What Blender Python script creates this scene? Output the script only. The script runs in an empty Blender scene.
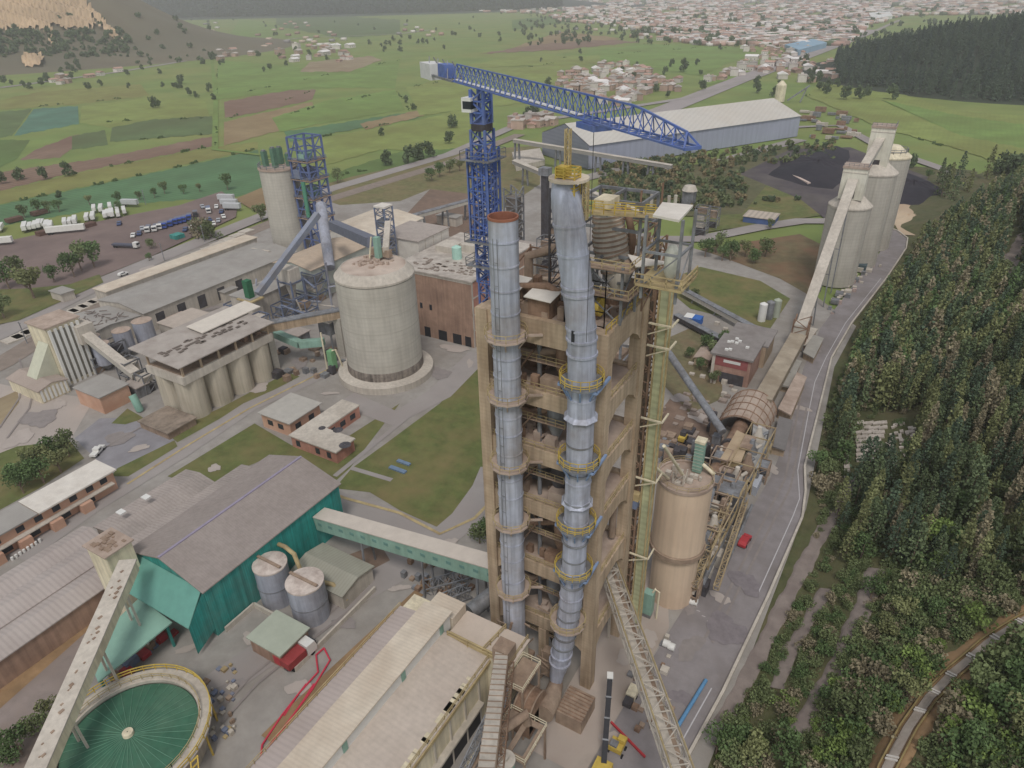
import bpy, math, random
import numpy as np
from mathutils import Vector, Matrix
random.seed(7)
S = bpy.context.scene
C = S.collection
rnd = random.uniform
# ------------------------------------------------------------------ camera geometry (world: x across the plant, y along it)
CF = 692.0; TH = math.radians(29.8); RO = math.radians(-1.42); CH = 106.0; AZ = math.radians(31)
fh = Vector((-math.sin(AZ), math.cos(AZ), 0)); r0 = Vector((math.cos(AZ), math.sin(AZ), 0)); Zv = Vector((0, 0, 1))
fw = fh*math.cos(TH)-Zv*math.sin(TH); u0 = fh*math.sin(TH)+Zv*math.cos(TH)
rt = r0*math.cos(RO)+u0*math.sin(RO); up = -r0*math.sin(RO)+u0*math.cos(RO)
def ray(px, py): return fw+rt*((px-512)/CF)-up*((py-384)/CF)
def G(px, py, z=0.0):
    d = ray(px, py); t = (z-CH)/d.z
    return (d.x*t, d.y*t)
def G3(px, py, z=0.0): return (*G(px, py, z), z)
def RY(px, py, yp):
    d = ray(px, py); t = yp/d.y
    return (d.x*t, yp, CH+d.z*t)
cam = bpy.data.cameras.new('camera'); co = bpy.data.objects.new('camera', cam); C.objects.link(co)
M = Matrix.Identity(4)
for i in range(3): M[i][0] = rt[i]; M[i][1] = up[i]; M[i][2] = -fw[i]
M[2][3] = CH
co.matrix_world = M
cam.sensor_width = 36; cam.lens = 36*CF/1024; cam.clip_start = 0.5; cam.clip_end = 40000
S.camera = co
# ------------------------------------------------------------------ mesh helper
class MB:
    def __init__(s): s.v = []; s.f = []; s.m = []; s.g = []; s.k = 0
    def add(s, vs, fs, m=0):
        b = len(s.v); s.g += [s.k]*len(fs); s.k += 1; s.v.extend(tuple(p) for p in vs)
        for f in fs: s.f.append(tuple(i+b for i in f)); s.m.append(m)
        return s
    def box(s, x0, x1, y0, y1, z0, z1, m=0):
        v = [(x, y, z) for z in (z0, z1) for y in (y0, y1) for x in (x0, x1)]
        return s.add(v, [(0,2,3,1),(4,5,7,6),(0,1,5,4),(2,6,7,3),(0,4,6,2),(1,3,7,5)], m)
    def prism(s, poly, z0, z1, m=0, mtop=None):
        n = len(poly)
        if sum(poly[i][0]*poly[(i+1)%n][1]-poly[(i+1)%n][0]*poly[i][1] for i in range(n)) < 0: poly = poly[::-1]
        v = [(p[0], p[1], z0) for p in poly]+[(p[0], p[1], z1) for p in poly]
        s.add(v, [tuple(range(n))[::-1]]+[(i, (i+1)%n, (i+1)%n+n, i+n) for i in range(n)], m)
        return s.add([(p[0], p[1], z1) for p in poly], [tuple(range(n))], m if mtop is None else mtop)
    def sheet(s, poly, z, m=0):
        n = len(poly)
        if sum(poly[i][0]*poly[(i+1)%n][1]-poly[(i+1)%n][0]*poly[i][1] for i in range(n)) < 0: poly = poly[::-1]
        return s.add([(p[0], p[1], z) for p in poly], [tuple(range(n))], m)
    def bar(s, p, q, w, h=None, m=0):
        p = Vector(p); q = Vector(q); h = w if h is None else h
        d = q-p
        if d.length < 1e-6: return s
        d.normalize(); a = d.cross(Zv)
        if a.length < 1e-3: a = Vector((1, 0, 0))
        a.normalize(); b = a.cross(d)
        v = [e+a*(i*w/2)+b*(j*h/2) for e in (p, q) for i, j in ((-1,-1),(1,-1),(1,1),(-1,1))]
        return s.add(v, [(0,1,2,3),(7,6,5,4),(0,4,5,1),(1,5,6,2),(2,6,7,3),(3,7,4,0)], m)
    def tube(s, pts, r, n=10, m=0, cap=True):
        pts = [Vector(p) for p in pts]; k = len(pts); rs = r if isinstance(r, (list, tuple)) else [r]*k
        vs = []; prev = None
        for i, p in enumerate(pts):
            d = (pts[min(i+1, k-1)]-pts[max(i-1, 0)]).normalized()
            a = (prev-d*prev.dot(d)) if prev is not None else d.cross(Vector((0.3, 0.9, 0.1)))
            if a.length < 1e-3: a = d.cross(Vector((1, 0, 0)))
            a.normalize(); prev = a; b = d.cross(a)
            for j in range(n):
                t = 2*math.pi*j/n; vs.append(p+(a*math.cos(t)+b*math.sin(t))*rs[i])
        fs = [(i*n+j, i*n+(j+1)%n, (i+1)*n+(j+1)%n, (i+1)*n+j) for i in range(k-1) for j in range(n)]
        if cap: fs += [tuple(range(n))[::-1], tuple((k-1)*n+j for j in range(n))]
        return s.add(vs, fs, m)
    def lathe(s, cx, cy, prof, n=28, m=0, capb=False, capt=False):
        vs = [(cx+r*math.cos(2*math.pi*j/n), cy+r*math.sin(2*math.pi*j/n), z) for r, z in prof for j in range(n)]
        k = len(prof)
        fs = [(i*n+j, i*n+(j+1)%n, (i+1)*n+(j+1)%n, (i+1)*n+j) for i in range(k-1) for j in range(n)]
        if capb: fs.append(tuple(range(n))[::-1])
        if capt: fs.append(tuple((k-1)*n+j for j in range(n)))
        return s.add(vs, fs, m)
    def cyl(s, cx, cy, z0, z1, r, n=24, m=0): return s.lathe(cx, cy, [(r, z0), (r, z1)], n, m, True, True)
    def lattice(s, p, q, w, nseg, t=.12, h=None, m=0):
        """square truss from p to q"""
        p = Vector(p); q = Vector(q); h = w if h is None else h
        d = (q-p).normalized(); a = d.cross(Zv)
        if a.length < 1e-3: a = Vector((1, 0, 0))
        a.normalize(); b = a.cross(d)
        cs = [a*(i*w/2)+b*(j*h/2) for i, j in ((-1,-1),(1,-1),(1,1),(-1,1))]
        for c in cs: s.bar(p+c, q+c, t*1.5, None, m)
        for i in range(nseg):
            e = p.lerp(q, i/nseg); g = p.lerp(q, (i+1)/nseg)
            for k in range(4):
                c, c2 = cs[k], cs[(k+1)%4]
                s.bar(e+c, g+c2, t*.8, None, m) if i % 2 else s.bar(e+c2, g+c, t*.8, None, m)
                s.bar(e+c, e+c2, t*.8, None, m)
        return s
    def rail(s, pts, h=1.1, t=.07, step=1.6, closed=False, m=0):
        P_ = [Vector(p) for p in pts]
        if closed: P_.append(P_[0])
        for a, b in zip(P_, P_[1:]):
            for k in (.5, 1): s.bar(a+Zv*h*k, b+Zv*h*k, t, None, m)
            n = max(1, int((b-a).length/step))
            for i in range(n): e = a.lerp(b, i/n); s.bar(e, e+Zv*h, t, None, m)
        e = P_[-1]; s.bar(e, e+Zv*h, t, None, m)
        return s
    def ringdeck(s, cx, cy, z, ri, ro, n=20, th=.2, m=0):
        return s.lathe(cx, cy, [(ri, z), (ro, z), (ro, z+th), (ri, z+th), (ri, z)], n, m)
    def build(s, name, mat, parent=None, smooth=False):
        me = bpy.data.meshes.new(name)
        off = Vector(parent.location) if parent is not None and parent.get('_abs', 1) else Vector((0, 0, 0))
        if parent is not None and parent.parent is not None: off = off+Vector(parent.parent.location)
        me.from_pydata([(p[0]-off.x, p[1]-off.y, p[2]-off.z) for p in s.v], [], s.f)
        mats = mat if isinstance(mat, (list, tuple)) else [mat]
        for x in mats: me.materials.append(x)
        if len(mats) > 1: me.polygons.foreach_set('material_index', s.m)
        if smooth:
            me.polygons.foreach_set('use_smooth', [True]*len(me.polygons))
        me.update()
        o = bpy.data.objects.new(name, me); C.objects.link(o)
        if smooth:
            try: me.set_sharp_from_angle(angle=math.radians(40))
            except Exception: pass
        if parent is not None: o.parent = parent
        return o
def each(mb, name, mats, parent=None, label=None, cat=None, group=None):
    """every separate piece of a helper mesh becomes an object of its own"""
    mats = mats if isinstance(mats, (list, tuple)) else [mats]
    for k in sorted(set(mb.g)):
        q = MB(); idx = [i for i, g in enumerate(mb.g) if g == k]; vs = sorted({v for i in idx for v in mb.f[i]}); mp = {v: j for j, v in enumerate(vs)}
        q.add([mb.v[v] for v in vs], [tuple(mp[v] for v in mb.f[i]) for i in idx])
        o = q.build(name, mats[mb.m[idx[0]] if len(mats) > 1 else 0], parent)
        if parent is None: tag(o, label, cat, group)
def tag(o, label=None, cat=None, group=None, kind=None):
    if label: o['label'] = label
    if cat: o['category'] = cat
    if group: o['group'] = group
    if kind: o['kind'] = kind
    return o
def thing(name, label, cat, loc=(0, 0, 0), group=None):
    o = bpy.data.objects.new(name, None); C.objects.link(o); o.location = loc; o.empty_display_size = .5
    return tag(o, label, cat, group)
def one(name, label, cat, mb, mat, group=None, smooth=False): return tag(mb.build(name, mat, None, smooth), label, cat, group)
def struct(name, mb, mat, smooth=False): return tag(mb.build(name, mat, None, smooth), None, None, None, 'structure')
def copy_tree(o, parent=None):
    c = o.copy(); C.objects.link(c); c.parent = parent
    for ch in list(o.children): copy_tree(ch, c)
    return c
# ------------------------------------------------------------------ materials
def lin(c): return tuple(((v/255)/12.92 if v/255 <= .04045 else ((v/255+.055)/1.055)**2.4) for v in c)
MATS = {}
def mat(name, col, var=.18, scale=.35, rough=.85, dirt=None, dscale=.08, damt=.5, streak=0, stripe=None, metal=0, bump=0, rv=0, gain=1.0, spec=.3):
    """col, dirt: sRGB 0-255; stripe = (axis, period m, strength)"""
    if name in MATS: return MATS[name]
    m = bpy.data.materials.new(name); MATS[name] = m; m.use_nodes = True
    nt = m.node_tree; N = nt.nodes; L = nt.links; bs = N['Principled BSDF']
    c = [min(.9, v*gain) for v in lin(col)]
    tc = N.new('ShaderNodeTexCoord'); V = tc.outputs['Object']
    def noise(sc, det=5, mp=None):
        n = N.new('ShaderNodeTexNoise'); n.inputs['Scale'].default_value = sc; n.inputs['Detail'].default_value = det; n.inputs['Roughness'].default_value = .62
        if mp:
            q = N.new('ShaderNodeMapping'); q.inputs['Scale'].default_value = mp; L.new(V, q.inputs['Vector']); L.new(q.outputs[0], n.inputs['Vector'])
        else: L.new(V, n.inputs['Vector'])
        return n.outputs['Fac']
    def ramp(fac, a, b, p0=.3, p1=.7):
        r = N.new('ShaderNodeValToRGB'); r.color_ramp.elements[0].position = p0; r.color_ramp.elements[1].position = p1
        r.color_ramp.elements[0].color = (*a, 1); r.color_ramp.elements[1].color = (*b, 1); L.new(fac, r.inputs[0]); return r.outputs[0]
    def mul(a, b, f=1.0):
        x = N.new('ShaderNodeMix'); x.data_type = 'RGBA'; x.blend_type = 'MULTIPLY'; x.inputs[0].default_value = f
        L.new(a, x.inputs[6]); L.new(b, x.inputs[7]); return x.outputs[2]
    out = ramp(noise(scale), [v*(1-var) for v in c], [min(.9, v*(1+var)) for v in c])
    if dirt:
        d = lin(dirt); x = N.new('ShaderNodeMix'); x.data_type = 'RGBA'
        fac = ramp(noise(dscale, 8), (0, 0, 0), (damt,)*3, .42, .68)
        L.new(fac, x.inputs[0]); L.new(out, x.inputs[6]); x.inputs[7].default_value = (*d, 1); out = x.outputs[2]
    if streak:
        out = mul(out, ramp(noise(1.1, 4, (1, 1, .05)), (1-streak,)*3, (1+streak*.3,)*3, .35, .62))
    if stripe:
        ax, per, st = stripe
        w = N.new('ShaderNodeTexWave'); w.bands_direction = ax; w.wave_profile = 'SAW' if st < 0 else 'SIN'; w.inputs['Scale'].default_value = math.pi/(10*per)*2; w.inputs['Distortion'].default_value = .15
        L.new(V, w.inputs['Vector']); out = mul(out, ramp(w.outputs['Fac'], (1-abs(st),)*3, (1, 1, 1), .15, .6))
    if rv:
        oi = N.new('ShaderNodeObjectInfo'); out = mul(out, ramp(oi.outputs['Random'], (1-rv,)*3, (1+rv*.4,)*3, 0, 1))
    L.new(out, bs.inputs['Base Color'])
    bs.inputs['Roughness'].default_value = rough; bs.inputs['Metallic'].default_value = metal; bs.inputs['Specular IOR Level'].default_value = spec
    if bump:
        b = N.new('ShaderNodeBump'); b.inputs['Strength'].default_value = bump; b.inputs['Distance'].default_value = .2
        L.new(noise(scale*4), b.inputs['Height']); L.new(b.outputs[0], bs.inputs['Normal'])
    return m
# walls receive less sky light than flat ground under an overcast sky, so their true albedo is above the pixel value
concrete_tan = mat('tan_concrete', (182,162,138), .1, .25, .9, (146,122,98), .16, .6, .26, gain=1.1, stripe=('Z', 1.3, .05))
concrete_floor = mat('dusty_floor', (180,162,148), .14, .5, .95, (134,114,100), .2, .6)
concrete_grey = mat('grey_concrete', (182,177,166), .06, .2, .9, (162,155,144), .08, .5, .1, stripe=('Z', 2.6, .04), gain=1.1)
concrete_pale = mat('pale_concrete', (190,182,170), .09, .3, .9, (156,146,134), .1, .5, .14, gain=1.1)
concrete_tansilo = mat('beige_concrete', (206,184,160), .06, .2, .9, (176,150,128), .1, .5, .1, gain=1.12)
cream = mat('cream_cladding', (216,206,180), .08, .4, .8, (170,156,130), .15, .5, .2, gain=1.1)
cream_roof = mat('cream_roofing', (210,198,180), .1, .35, .85, (176,156,136), .12, .5, 0, stripe=('Y', 1.2, .06))
dust_roof = mat('dusty_roofing', (174,164,156), .07, .3, .9, (152,141,133), .06, .55, .1, stripe=('Y', 1.1, .06))
dust_roof_x = mat('dusty_sheeting', (172,158,148), .1, .3, .9, (140,126,116), .08, .55, 0, stripe=('X', 1.1, .09))
grey_roof = mat('grey_sheeting', (164,160,154), .08, .3, .85, (142,136,130), .1, .5, 0, stripe=('X', 1.3, .08))
white_roof = mat('white_sheet', (214,208,198), .06, .5, .7, (180,170,158), .3, .4, gain=1.05)
duct_steel = mat('bluegrey_steel', (172,176,190), .1, .6, .55, (146,138,136), .22, .6, .3, metal=.15, gain=1.12)
stack_steel = mat('dusty_bluegrey_steel', (172,176,188), .1, .6, .6, (150,138,126), .18, .65, .3, gain=1.1)
galv = mat('dull_steel', (140,142,146), .18, .8, .6, (96,88,80), .3, .6, .2, metal=.2)
dark_steel = mat('dark_steel', (78,76,80), .25, .8, .7, (60,50,44), .3, .6)
rust = mat('rusty_steel', (150,124,104), .22, .7, .9, (96,68,52), .25, .7, .2)
rust_in = mat('rust_lining', (150,100,80), .2, .6, .95)
brown_dust = mat('brown_dusty_steel', (162,142,124), .18, .6, .95, (122,100,84), .2, .7, .15)
yellow = mat('yellow_paint', (200,174,84), .14, 1.2, .6, (150,120,60), .4, .5)
yellow_dust = mat('dusty_yellow_paint', (184,166,124), .16, .9, .8, (140,120,92), .3, .7)
crane_blue = mat('crane_blue_paint', (88,110,172), .2, 1.0, .6, (124,130,150), .4, .5)
steel_blue = mat('blue_steel_paint', (112,124,150), .2, .8, .7, (132,126,120), .3, .6)
white_paint = mat('white_paint', (220,219,214), .05, 1, .5)
teal = mat('teal_cladding', (48,142,134), .12, .5, .75, (104,140,130), .14, .6, .32, stripe=('Y', .9, .1), gain=1.2)
teal_pale = mat('pale_teal_sheet', (140,178,162), .08, .4, .7, (120,150,140), .15, .4)
green_pale = mat('pale_green_roof', (172,178,162), .07, .4, .8, (150,156,140), .15, .4)
seagreen = mat('sea_green_sheet', (134,166,152), .1, .5, .7, (120,140,120), .2, .5, .1, gain=1.1)
elev_green = mat('yellow_green_sheet', (186,188,150), .12, .5, .85, (150,156,130), .2, .7, .12, gain=1.05, stripe=('Z', 2.4, .12))
brick = mat('brick_wall', (166,134,120), .14, .8, .9, (140,104,88), .12, .5, .15, gain=1.15)
brick_dust = mat('dusty_brick', (160,132,114), .14, .5, .9, (128,104,92), .1, .6, .2, gain=1.15)
brick_red = mat('red_brick', (176,130,114), .14, .8, .9, (140,88,70), .15, .5, .1, gain=1.1)
orange_wall = mat('orange_brick', (192,156,134), .12, .8, .9, (160,110,84), .2, .5, gain=1.1)
window_dark = mat('dark_glazing', (52,56,62), .2, 1, .3)
silo_blue = mat('blue_grey_tank_steel', (154,157,168), .1, .5, .6, (130,124,120), .15, .6, .2, gain=1.12)
black_paint = mat('black_steel', (44,44,48), .2, 1, .6)
red_paint = mat('red_paint', (176,58,64), .12, 1, .5)
blue_paint = mat('sky_blue_paint', (96,142,180), .12, 1, .5)
tyre = mat('rubber', (36,36,38), .2, 2, .9)
# ------------------------------------------------------------------ ground, fields, roads
meadow = mat('meadow_grass', (116,134,74), .18, .02, .95, (140,136,82), .008, .6)
lawn = mat('lawn_grass', (98,106,62), .22, .35, .95, (130,116,80), .07, .8)
yard = mat('dusty_yard', (156,151,145), .12, .35, .95, (134,127,119), .05, .85)
asphalt = mat('dusty_asphalt', (142,136,136), .12, .4, .95, (122,115,112), .08, .8)
road_grey = mat('worn_road', (157,151,147), .1, .2, .95, (138,128,124), .05, .6)
soil = mat('brown_soil', (128,108,94), .16, .3, .95, (104,90,78), .05, .6)
orange_soil = mat('orange_soil', (154,126,94), .18, .4, .95, (120,100,76), .12, .6)
track = mat('grey_gravel_track', (140,129,122), .14, .5, .95, (110,98,94), .2, .5)
pale_concrete_path = mat('path_concrete', (170,160,150), .12, .8, .9, (140,126,112), .3, .5)
line_white = mat('road_line_white', (190,187,188), .08, 2, .8)
coal = mat('coal', (46,45,52), .2, .3, .95, (66,60,66), .05, .5)
sand = mat('sandy_earth', (196,176,150), .14, .1, .95, (160,134,110), .05, .6)
ground_m = MB()
xs = [-14000,-9000,-6000,-4000,-2500,-1500,-900,-500,-250,0,250,500,900,1500,2500,4000,7000]
ys = [-2500,-1000,-400,0,250,500,900,1500,2500,4000,6000,9000,14000]
gv = [(x, y, 0) for y in ys for x in xs]; nx = len(xs)
ground_m.add(gv, [(j*nx+i, j*nx+i+1, (j+1)*nx+i+1, (j+1)*nx+i) for j in range(len(ys)-1) for i in range(nx-1)])
struct('ground', ground_m, meadow)
def px(*pts, z=0): return [G(a, b, z) for a, b in pts]
def flat(name, pts, z, m): return struct(name, MB().sheet(pts, z), m)
fcol = {'g': (98,122,68), 'G': (92,126,88), 'y': (132,144,80), 'o': (132,134,78), 'r': (134,112,96), 'b': (146,128,96), 'd': (98,116,74), 't': (92,128,108), 'l': (118,142,76), 'e': (150,136,110)}
FM = {k: mat('field_'+k, v, .16, .05, .95, tuple(int(a*.84+(8 if j == 0 else 0)) for j, a in enumerate(v)), .013, .8, stripe=('Y' if k in 'rGd' else 'X', 7, .12 if k in 'rGdt' else .04)) for k, v in fcol.items()}
FM['y2'] = FM['y']
fields = [
 ('G', (-60,222),(0,205),(130,178),(258,150),(262,168),(300,178),(240,196),(130,204),(0,226),(-60,240)),
 ('r', (-60,196),(0,172),(90,160),(214,136),(214,146),(140,160),(60,176),(-60,206)),
 ('o', (-60,206),(60,177),(140,161),(214,147),(258,142),(258,149),(130,177),(0,204),(-60,220)),
 ('r', (20,160),(35,150),(72,136),(100,132),(70,150),(60,158)),
 ('d', (72,136),(105,130),(108,145),(72,150)),
 ('t', (14,136),(34,109),(78,106),(79,124)),
 ('d', (0,138),(12,136),(32,109),(0,112)),
 ('g', (0,168),(18,158),(30,140),(0,140)),
 ('y', (80,123),(82,106),(150,98),(205,100),(210,118),(150,120),(110,128)),
 ('o', (0,100),(40,92),(140,84),(150,96),(80,104),(0,110)),
 ('d', (110,142),(112,128),(150,120),(212,116),(214,134)),
 ('r', (225,118),(224,102),(290,90),(316,90),(312,100),(250,114)),
 ('b', (224,122),(312,102),(320,120),(260,136),(224,146)),
 ('l', (216,100),(218,60),(330,70),(400,60),(395,88),(310,88)),
 ('l', (272,118),(330,100),(395,90),(405,110),(330,122),(280,132)),
 ('G', (284,132),(405,113),(420,118),(330,134),(290,142)),
 ('y', (290,144),(420,120),(470,108),(470,150),(380,150),(310,170)),
 ('g', (320,178),(400,152),(470,148),(470,152),(360,186),(335,190)),
 ('b', (360,124),(420,110),(424,116),(366,130)),
 ('y', (406,88),(470,72),(560,66),(560,100),(480,108),(420,116)),
 ('e', (300,72),(310,62),(370,56),(382,60),(350,72)),
 ('b', (512,48),(560,32),(620,38),(600,46)),
 ('r', (480,54),(540,44),(610,40),(640,42),(560,50)),
 ('l', (560,58),(640,44),(720,46),(760,50),(700,76),(620,62)),
 ('y', (440,70),(520,56),(600,56),(600,64),(520,66)),
 ('g', (512,30),(512,20),(590,12),(600,18)),
 ('d', (276,16),(340,16),(400,20),(400,34),(340,38),(276,26)),
 ('l', (225,45),(240,18),(280,26),(260,46)),
 ('l', (700,76),(730,72),(740,66),(770,60),(790,56),(745,78),(700,86)),
 ('y', (806,96),(820,84),(880,88),(960,112),(1030,116),(1030,175),(960,150),(880,128)),
 ('l', (880,100),(960,116),(1030,126),(1030,150),(960,136)),
]
def ragged(pts):
    out = []
    for (a, b), (c_, d) in zip(pts, pts[1:]+pts[:1]):
        n = max(1, int(math.hypot(a-c_, b-d)/3)); j0 = rnd(0, 6)
        for i in range(n):
            t = i/n; w_ = .5*math.sin(i*.9+j0)+.35*math.sin(i*2.3+j0*2); out.append((a+(c_-a)*t, b+(d-b)*t+(w_*.8 if 0 < i else 0)))
    return out
for i, (k, *pts) in enumerate(fields): flat('field', px(*ragged(pts)), .06+.012*i, FM[k])
# wide dusty works yard and its roads
flat('yard', [(-300,30),(-130,-12),(-30,-12),(-8,60),(-6,140),(-11,215),(-9,250),(-40,290),(-70,300),(-150,330),(-230,420),(-296,430),(-296,240)], .5, yard)
Z0 = .5
flat('lawn', px((335,490),(352,470),(385,446),(440,405),(475,370),(492,372),(492,495),(470,516),(440,530),(400,512),(370,494)), Z0+.06, lawn)
flat('lawn', px((168,478),(255,425),(292,447),(262,462),(225,478),(205,490)), Z0+.06, lawn)
flat('lawn', px((262,462),(292,447),(330,450),(400,405),(350,470),(330,488),(300,470)), Z0+.06, lawn)
flat('lawn', px((180,488),(225,488),(205,500)), Z0+.06, lawn)
flat('lawn', px((112,478),(118,470),(175,442),(178,448),(130,478)), Z0+.06, lawn)
flat('lawn', px((112,425),(128,410),(145,420),(126,426)), Z0+.06, lawn)
flat('lawn', px((0,455),(18,448),(70,442),(85,460),(40,490),(0,512)), Z0+.06, lawn)
flat('lawn', px((340,560),(380,545),(395,570),(375,585),(345,580)), Z0+.06, soil)
flat('lawn', px((660,285),(700,268),(760,282),(790,300),(770,330),(690,310)), Z0+.06, lawn)
flat('lawn', px((700,250),(800,235),(830,250),(815,300),(780,280)), Z0+.05, mat('scrub_grass', (112,102,76), .25, .2, .95, (128,96,76), .06, .8))
flat('lawn', px((700,215),(690,195),(760,170),(800,185),(830,215),(700,234)), Z0+.05, lawn)
flat('scrub_ground', px((600,205),(640,176),(740,157),(800,146),(832,147),(832,158),(770,182),(742,215),(690,217),(640,215)), Z0+.09, mat('dark_scrub_ground', (92,94,66), .25, .3, .95, (116,106,80), .06, .6))
flat('coal_yard', px((740,175),(790,150),(850,148),(985,200),(960,215),(880,205),(850,240),(800,200)), Z0+.1, mat('coal_dust_ground', (94,88,86), .2, .1, .95, (66,60,70), .04, .7))
flat('bare_earth', px((884,206),(915,205),(962,226),(965,236),(940,238),(900,236)), .7, sand)
flat('bare_earth', px((640,440),(670,400),(715,420),(730,470),(650,470)), Z0+.05, soil)
flat('bare_earth', px((0,460),(0,385),(30,392),(95,400),(72,440)), Z0+.03, mat('pale_yard', (176,166,158), .08, .2, .95, (150,140,132), .05, .5))
flat('gravel_yard', px((75,440),(100,420),(155,418),(178,440),(112,474),(98,462)), Z0+.04, mat('blue_grey_gravel', (146,144,148), .12, .3, .95, (124,120,122), .08, .5))
flat('lorry_park', px((-30,250),(100,222),(180,206),(222,192),(238,205),(236,218),(150,258),(70,290),(-30,330)), Z0+.05, mat('brown_park_soil', (128,112,106), .14, .05, .95, (104,90,88), .02, .8))
flat('waste_ground', px((235,200),(300,172),(300,205),(260,215)), Z0+.04, FM['b'])
flat('waste_ground', px((300,192),(350,178),(470,151),(540,146),(540,185),(500,212),(430,190),(400,202),(340,206)), Z0+.035, mat('rough_grass', (112,110,74), .22, .3, .95, (134,116,88), .05, .8))
flat('waste_ground', px((400,222),(430,190),(480,196),(480,240),(420,235)), Z0+.04, soil)
def strip(name, pts, w, z, m, hf=None):
    """ribbon along ground points"""
    if hf: return drape(name, pts, w, z, m, hf)
    mb = MB(); L_ = []; R_ = []
    P_ = [Vector((p[0], p[1], 0)) for p in pts]
    for i, p in enumerate(P_):
        d = (P_[min(i+1, len(P_)-1)]-P_[max(i-1, 0)]).normalized(); n = Vector((-d.y, d.x, 0))
        for A_, s in ((L_, 1), (R_, -1)):
            q = p+n*s*w/2; A_.append((q.x, q.y, z+(hf(q.x, q.y) if hf else 0)))
    n = len(P_)
    mb.add(R_+L_, [(i, i+1, n+i+1, n+i) for i in range(n-1)])
    return struct(name, mb, m)
flat('verge', px((165,434),(220,410),(288,374),(300,378),(235,412),(178,444)), Z0+.065, lawn)
flat('verge', px((-20,330),(-20,292),(30,290),(70,286),(100,276),(104,284),(60,304),(20,322)), Z0+.3, lawn)
flat('verge', px((0,430),(0,400),(18,392),(20,404)), Z0+.05, FM['e'])
flat('soil_bank', px((262,738),(300,700),(420,588),(428,578),(440,584),(418,602),(312,707),(276,748)), Z0+.21, orange_soil)
flat('pale_ground', [(-33,58),(-24,58),(-22,92),(-29,110),(-33,96)], Z0+.06, mat('pale_dust_ground', (176,164,154), .1, .3, .95, (146,132,122), .15, .6))
def dense(pts, step):
    out = []
    for a, b in zip(pts, pts[1:]):
        a = Vector(a[:2]); b = Vector(b[:2]); k = max(1, int((b-a).length/step))
        out += [tuple(a.lerp(b, i/k)) for i in range(k)]
    return out+[tuple(pts[-1][:2])]
def drape(name, pts, w, z, m, hf, nc=8):
    mb = MB(); P_ = [Vector((p[0], p[1], 0)) for p in pts]; n = len(P_); vs = []
    for i, p in enumerate(P_):
        d = (P_[min(i+2, n-1)]-P_[max(i-2, 0)]).normalized(); nn = Vector((-d.y, d.x, 0)); wob = 1+(.12*math.sin(i*.7)+.1*math.sin(i*1.9) if w > 1.9 else 0)
        for k in range(nc+1):
            q = p-nn*w*wob*(.5-k/nc); vs.append((q.x, q.y, hf(q.x, q.y)+z*(1 if 0 < k < nc else -.2)))
    mb.add(vs, [(i*(nc+1)+k, (i+1)*(nc+1)+k, (i+1)*(nc+1)+k+1, i*(nc+1)+k+1)[::-1] for i in range(n-1) for k in range(nc)])
    return struct(name, mb, m, True)
# access road on the right, its kerb, white edge line
RE = [(40,-12.5),(67,-11.5),(83,-9.7),(108,-7.9),(136,-6.5),(146,-7.6),(156,-9.6),(181,-10.9),(220,-13),(251,-11),(303,-4.7),(346,-.7),(362,-1.2),(372,-6),(378,-12)]
RL = [(40,-24.5),(60,-23.7),(79,-22.7),(101,-20.8),(120,-18.1),(147.6,-15.7),(172.6,-15.9),(209,-19.2),(242,-19.6),(285.6,-15.6),(342.5,-9.4),(355,-9),(366,-14)]
def ex(y):
    if y <= RE[0][0]: return RE[0][1]
    for (a, b), (c_, d) in zip(RE, RE[1:]):
        if y <= c_: return b+(d-b)*(y-a)/(c_-a)
    return RE[-1][1]
flat('road', [(x, y) for y, x in RL]+[(x, y) for y, x in RE[::-1]], Z0+.1, asphalt)
kb = MB()
for (a, b), (c_, d) in zip(RE, RE[1:]): kb.bar((b+.3, a, Z0+.35), (d+.3, c_, Z0+.35), .5, .7)
struct('kerb', kb, concrete_pale)
wl = [(x-1.6, y) for y, x in RE[:5]]+[(-8.0,143),(-10.5,154),(-12.9,181),(-14.6,202),(-14.3,220),(-12.6,251),(-6.3,303)]
strip('road_line', [p for p in wl if p[1] < 92], .2, Z0+.115, line_white); strip('road_line', [p for p in wl if p[1] > 96], .2, Z0+.115, line_white)
sb = MB()
for k in range(9):
    p = G(672+k*5.2, 586+k*5.4); sb.box(p[0]-.35, p[0]+.35, p[1]-.12, p[1]+.12, Z0+.11, Z0+.12)
struct('road_marking', sb, mat('faded_line', (176,170,168), .1, 2))
# works roads
strip('road', px((60,800),(150,740),(215,690),(345,600),(420,560),(465,520),(486,490),(494,470)), 7, Z0+.07, road_grey)
strip('road', px((330,505),(380,520),(440,555)), 9, Z0+.075, road_grey)
strip('road', px((20,560),(90,510),(180,455),(250,408),(330,372),(380,350)), 6, Z0+.08, road_grey)
strip('road', px((345,400),(395,420),(440,395),(480,355)), 8, Z0+.085, road_grey)
strip('kerb', px((300,482),(345,500),(400,515),(440,536),(475,520),(494,500)), .8, Z0+.16, yellow_dust)
strip('kerb', px((128,486),(190,446),(250,410),(330,370)), .7, Z0+.14, yellow_dust)
strip('path', px((335,478),(400,425),(480,362)), 1.4, Z0+.12, road_grey); strip('path', px((352,470),(392,482)), 1.4, Z0+.13, road_grey)
mb = MB(); 
for q in ((398,472,5,1.2),(404,465,4,1)):
    a = G(q[0], q[1]); mb.box(a[0]-q[2]/2, a[0]+q[2]/2, a[1]-q[3]/2, a[1]+q[3]/2, Z0+.065, Z0+.5)
one('hose_bundle', 'faded blue hoses lying on the lawn beside the tower', 'hoses', mb, mat('faded_blue', (112,132,156), .15, 1))
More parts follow.
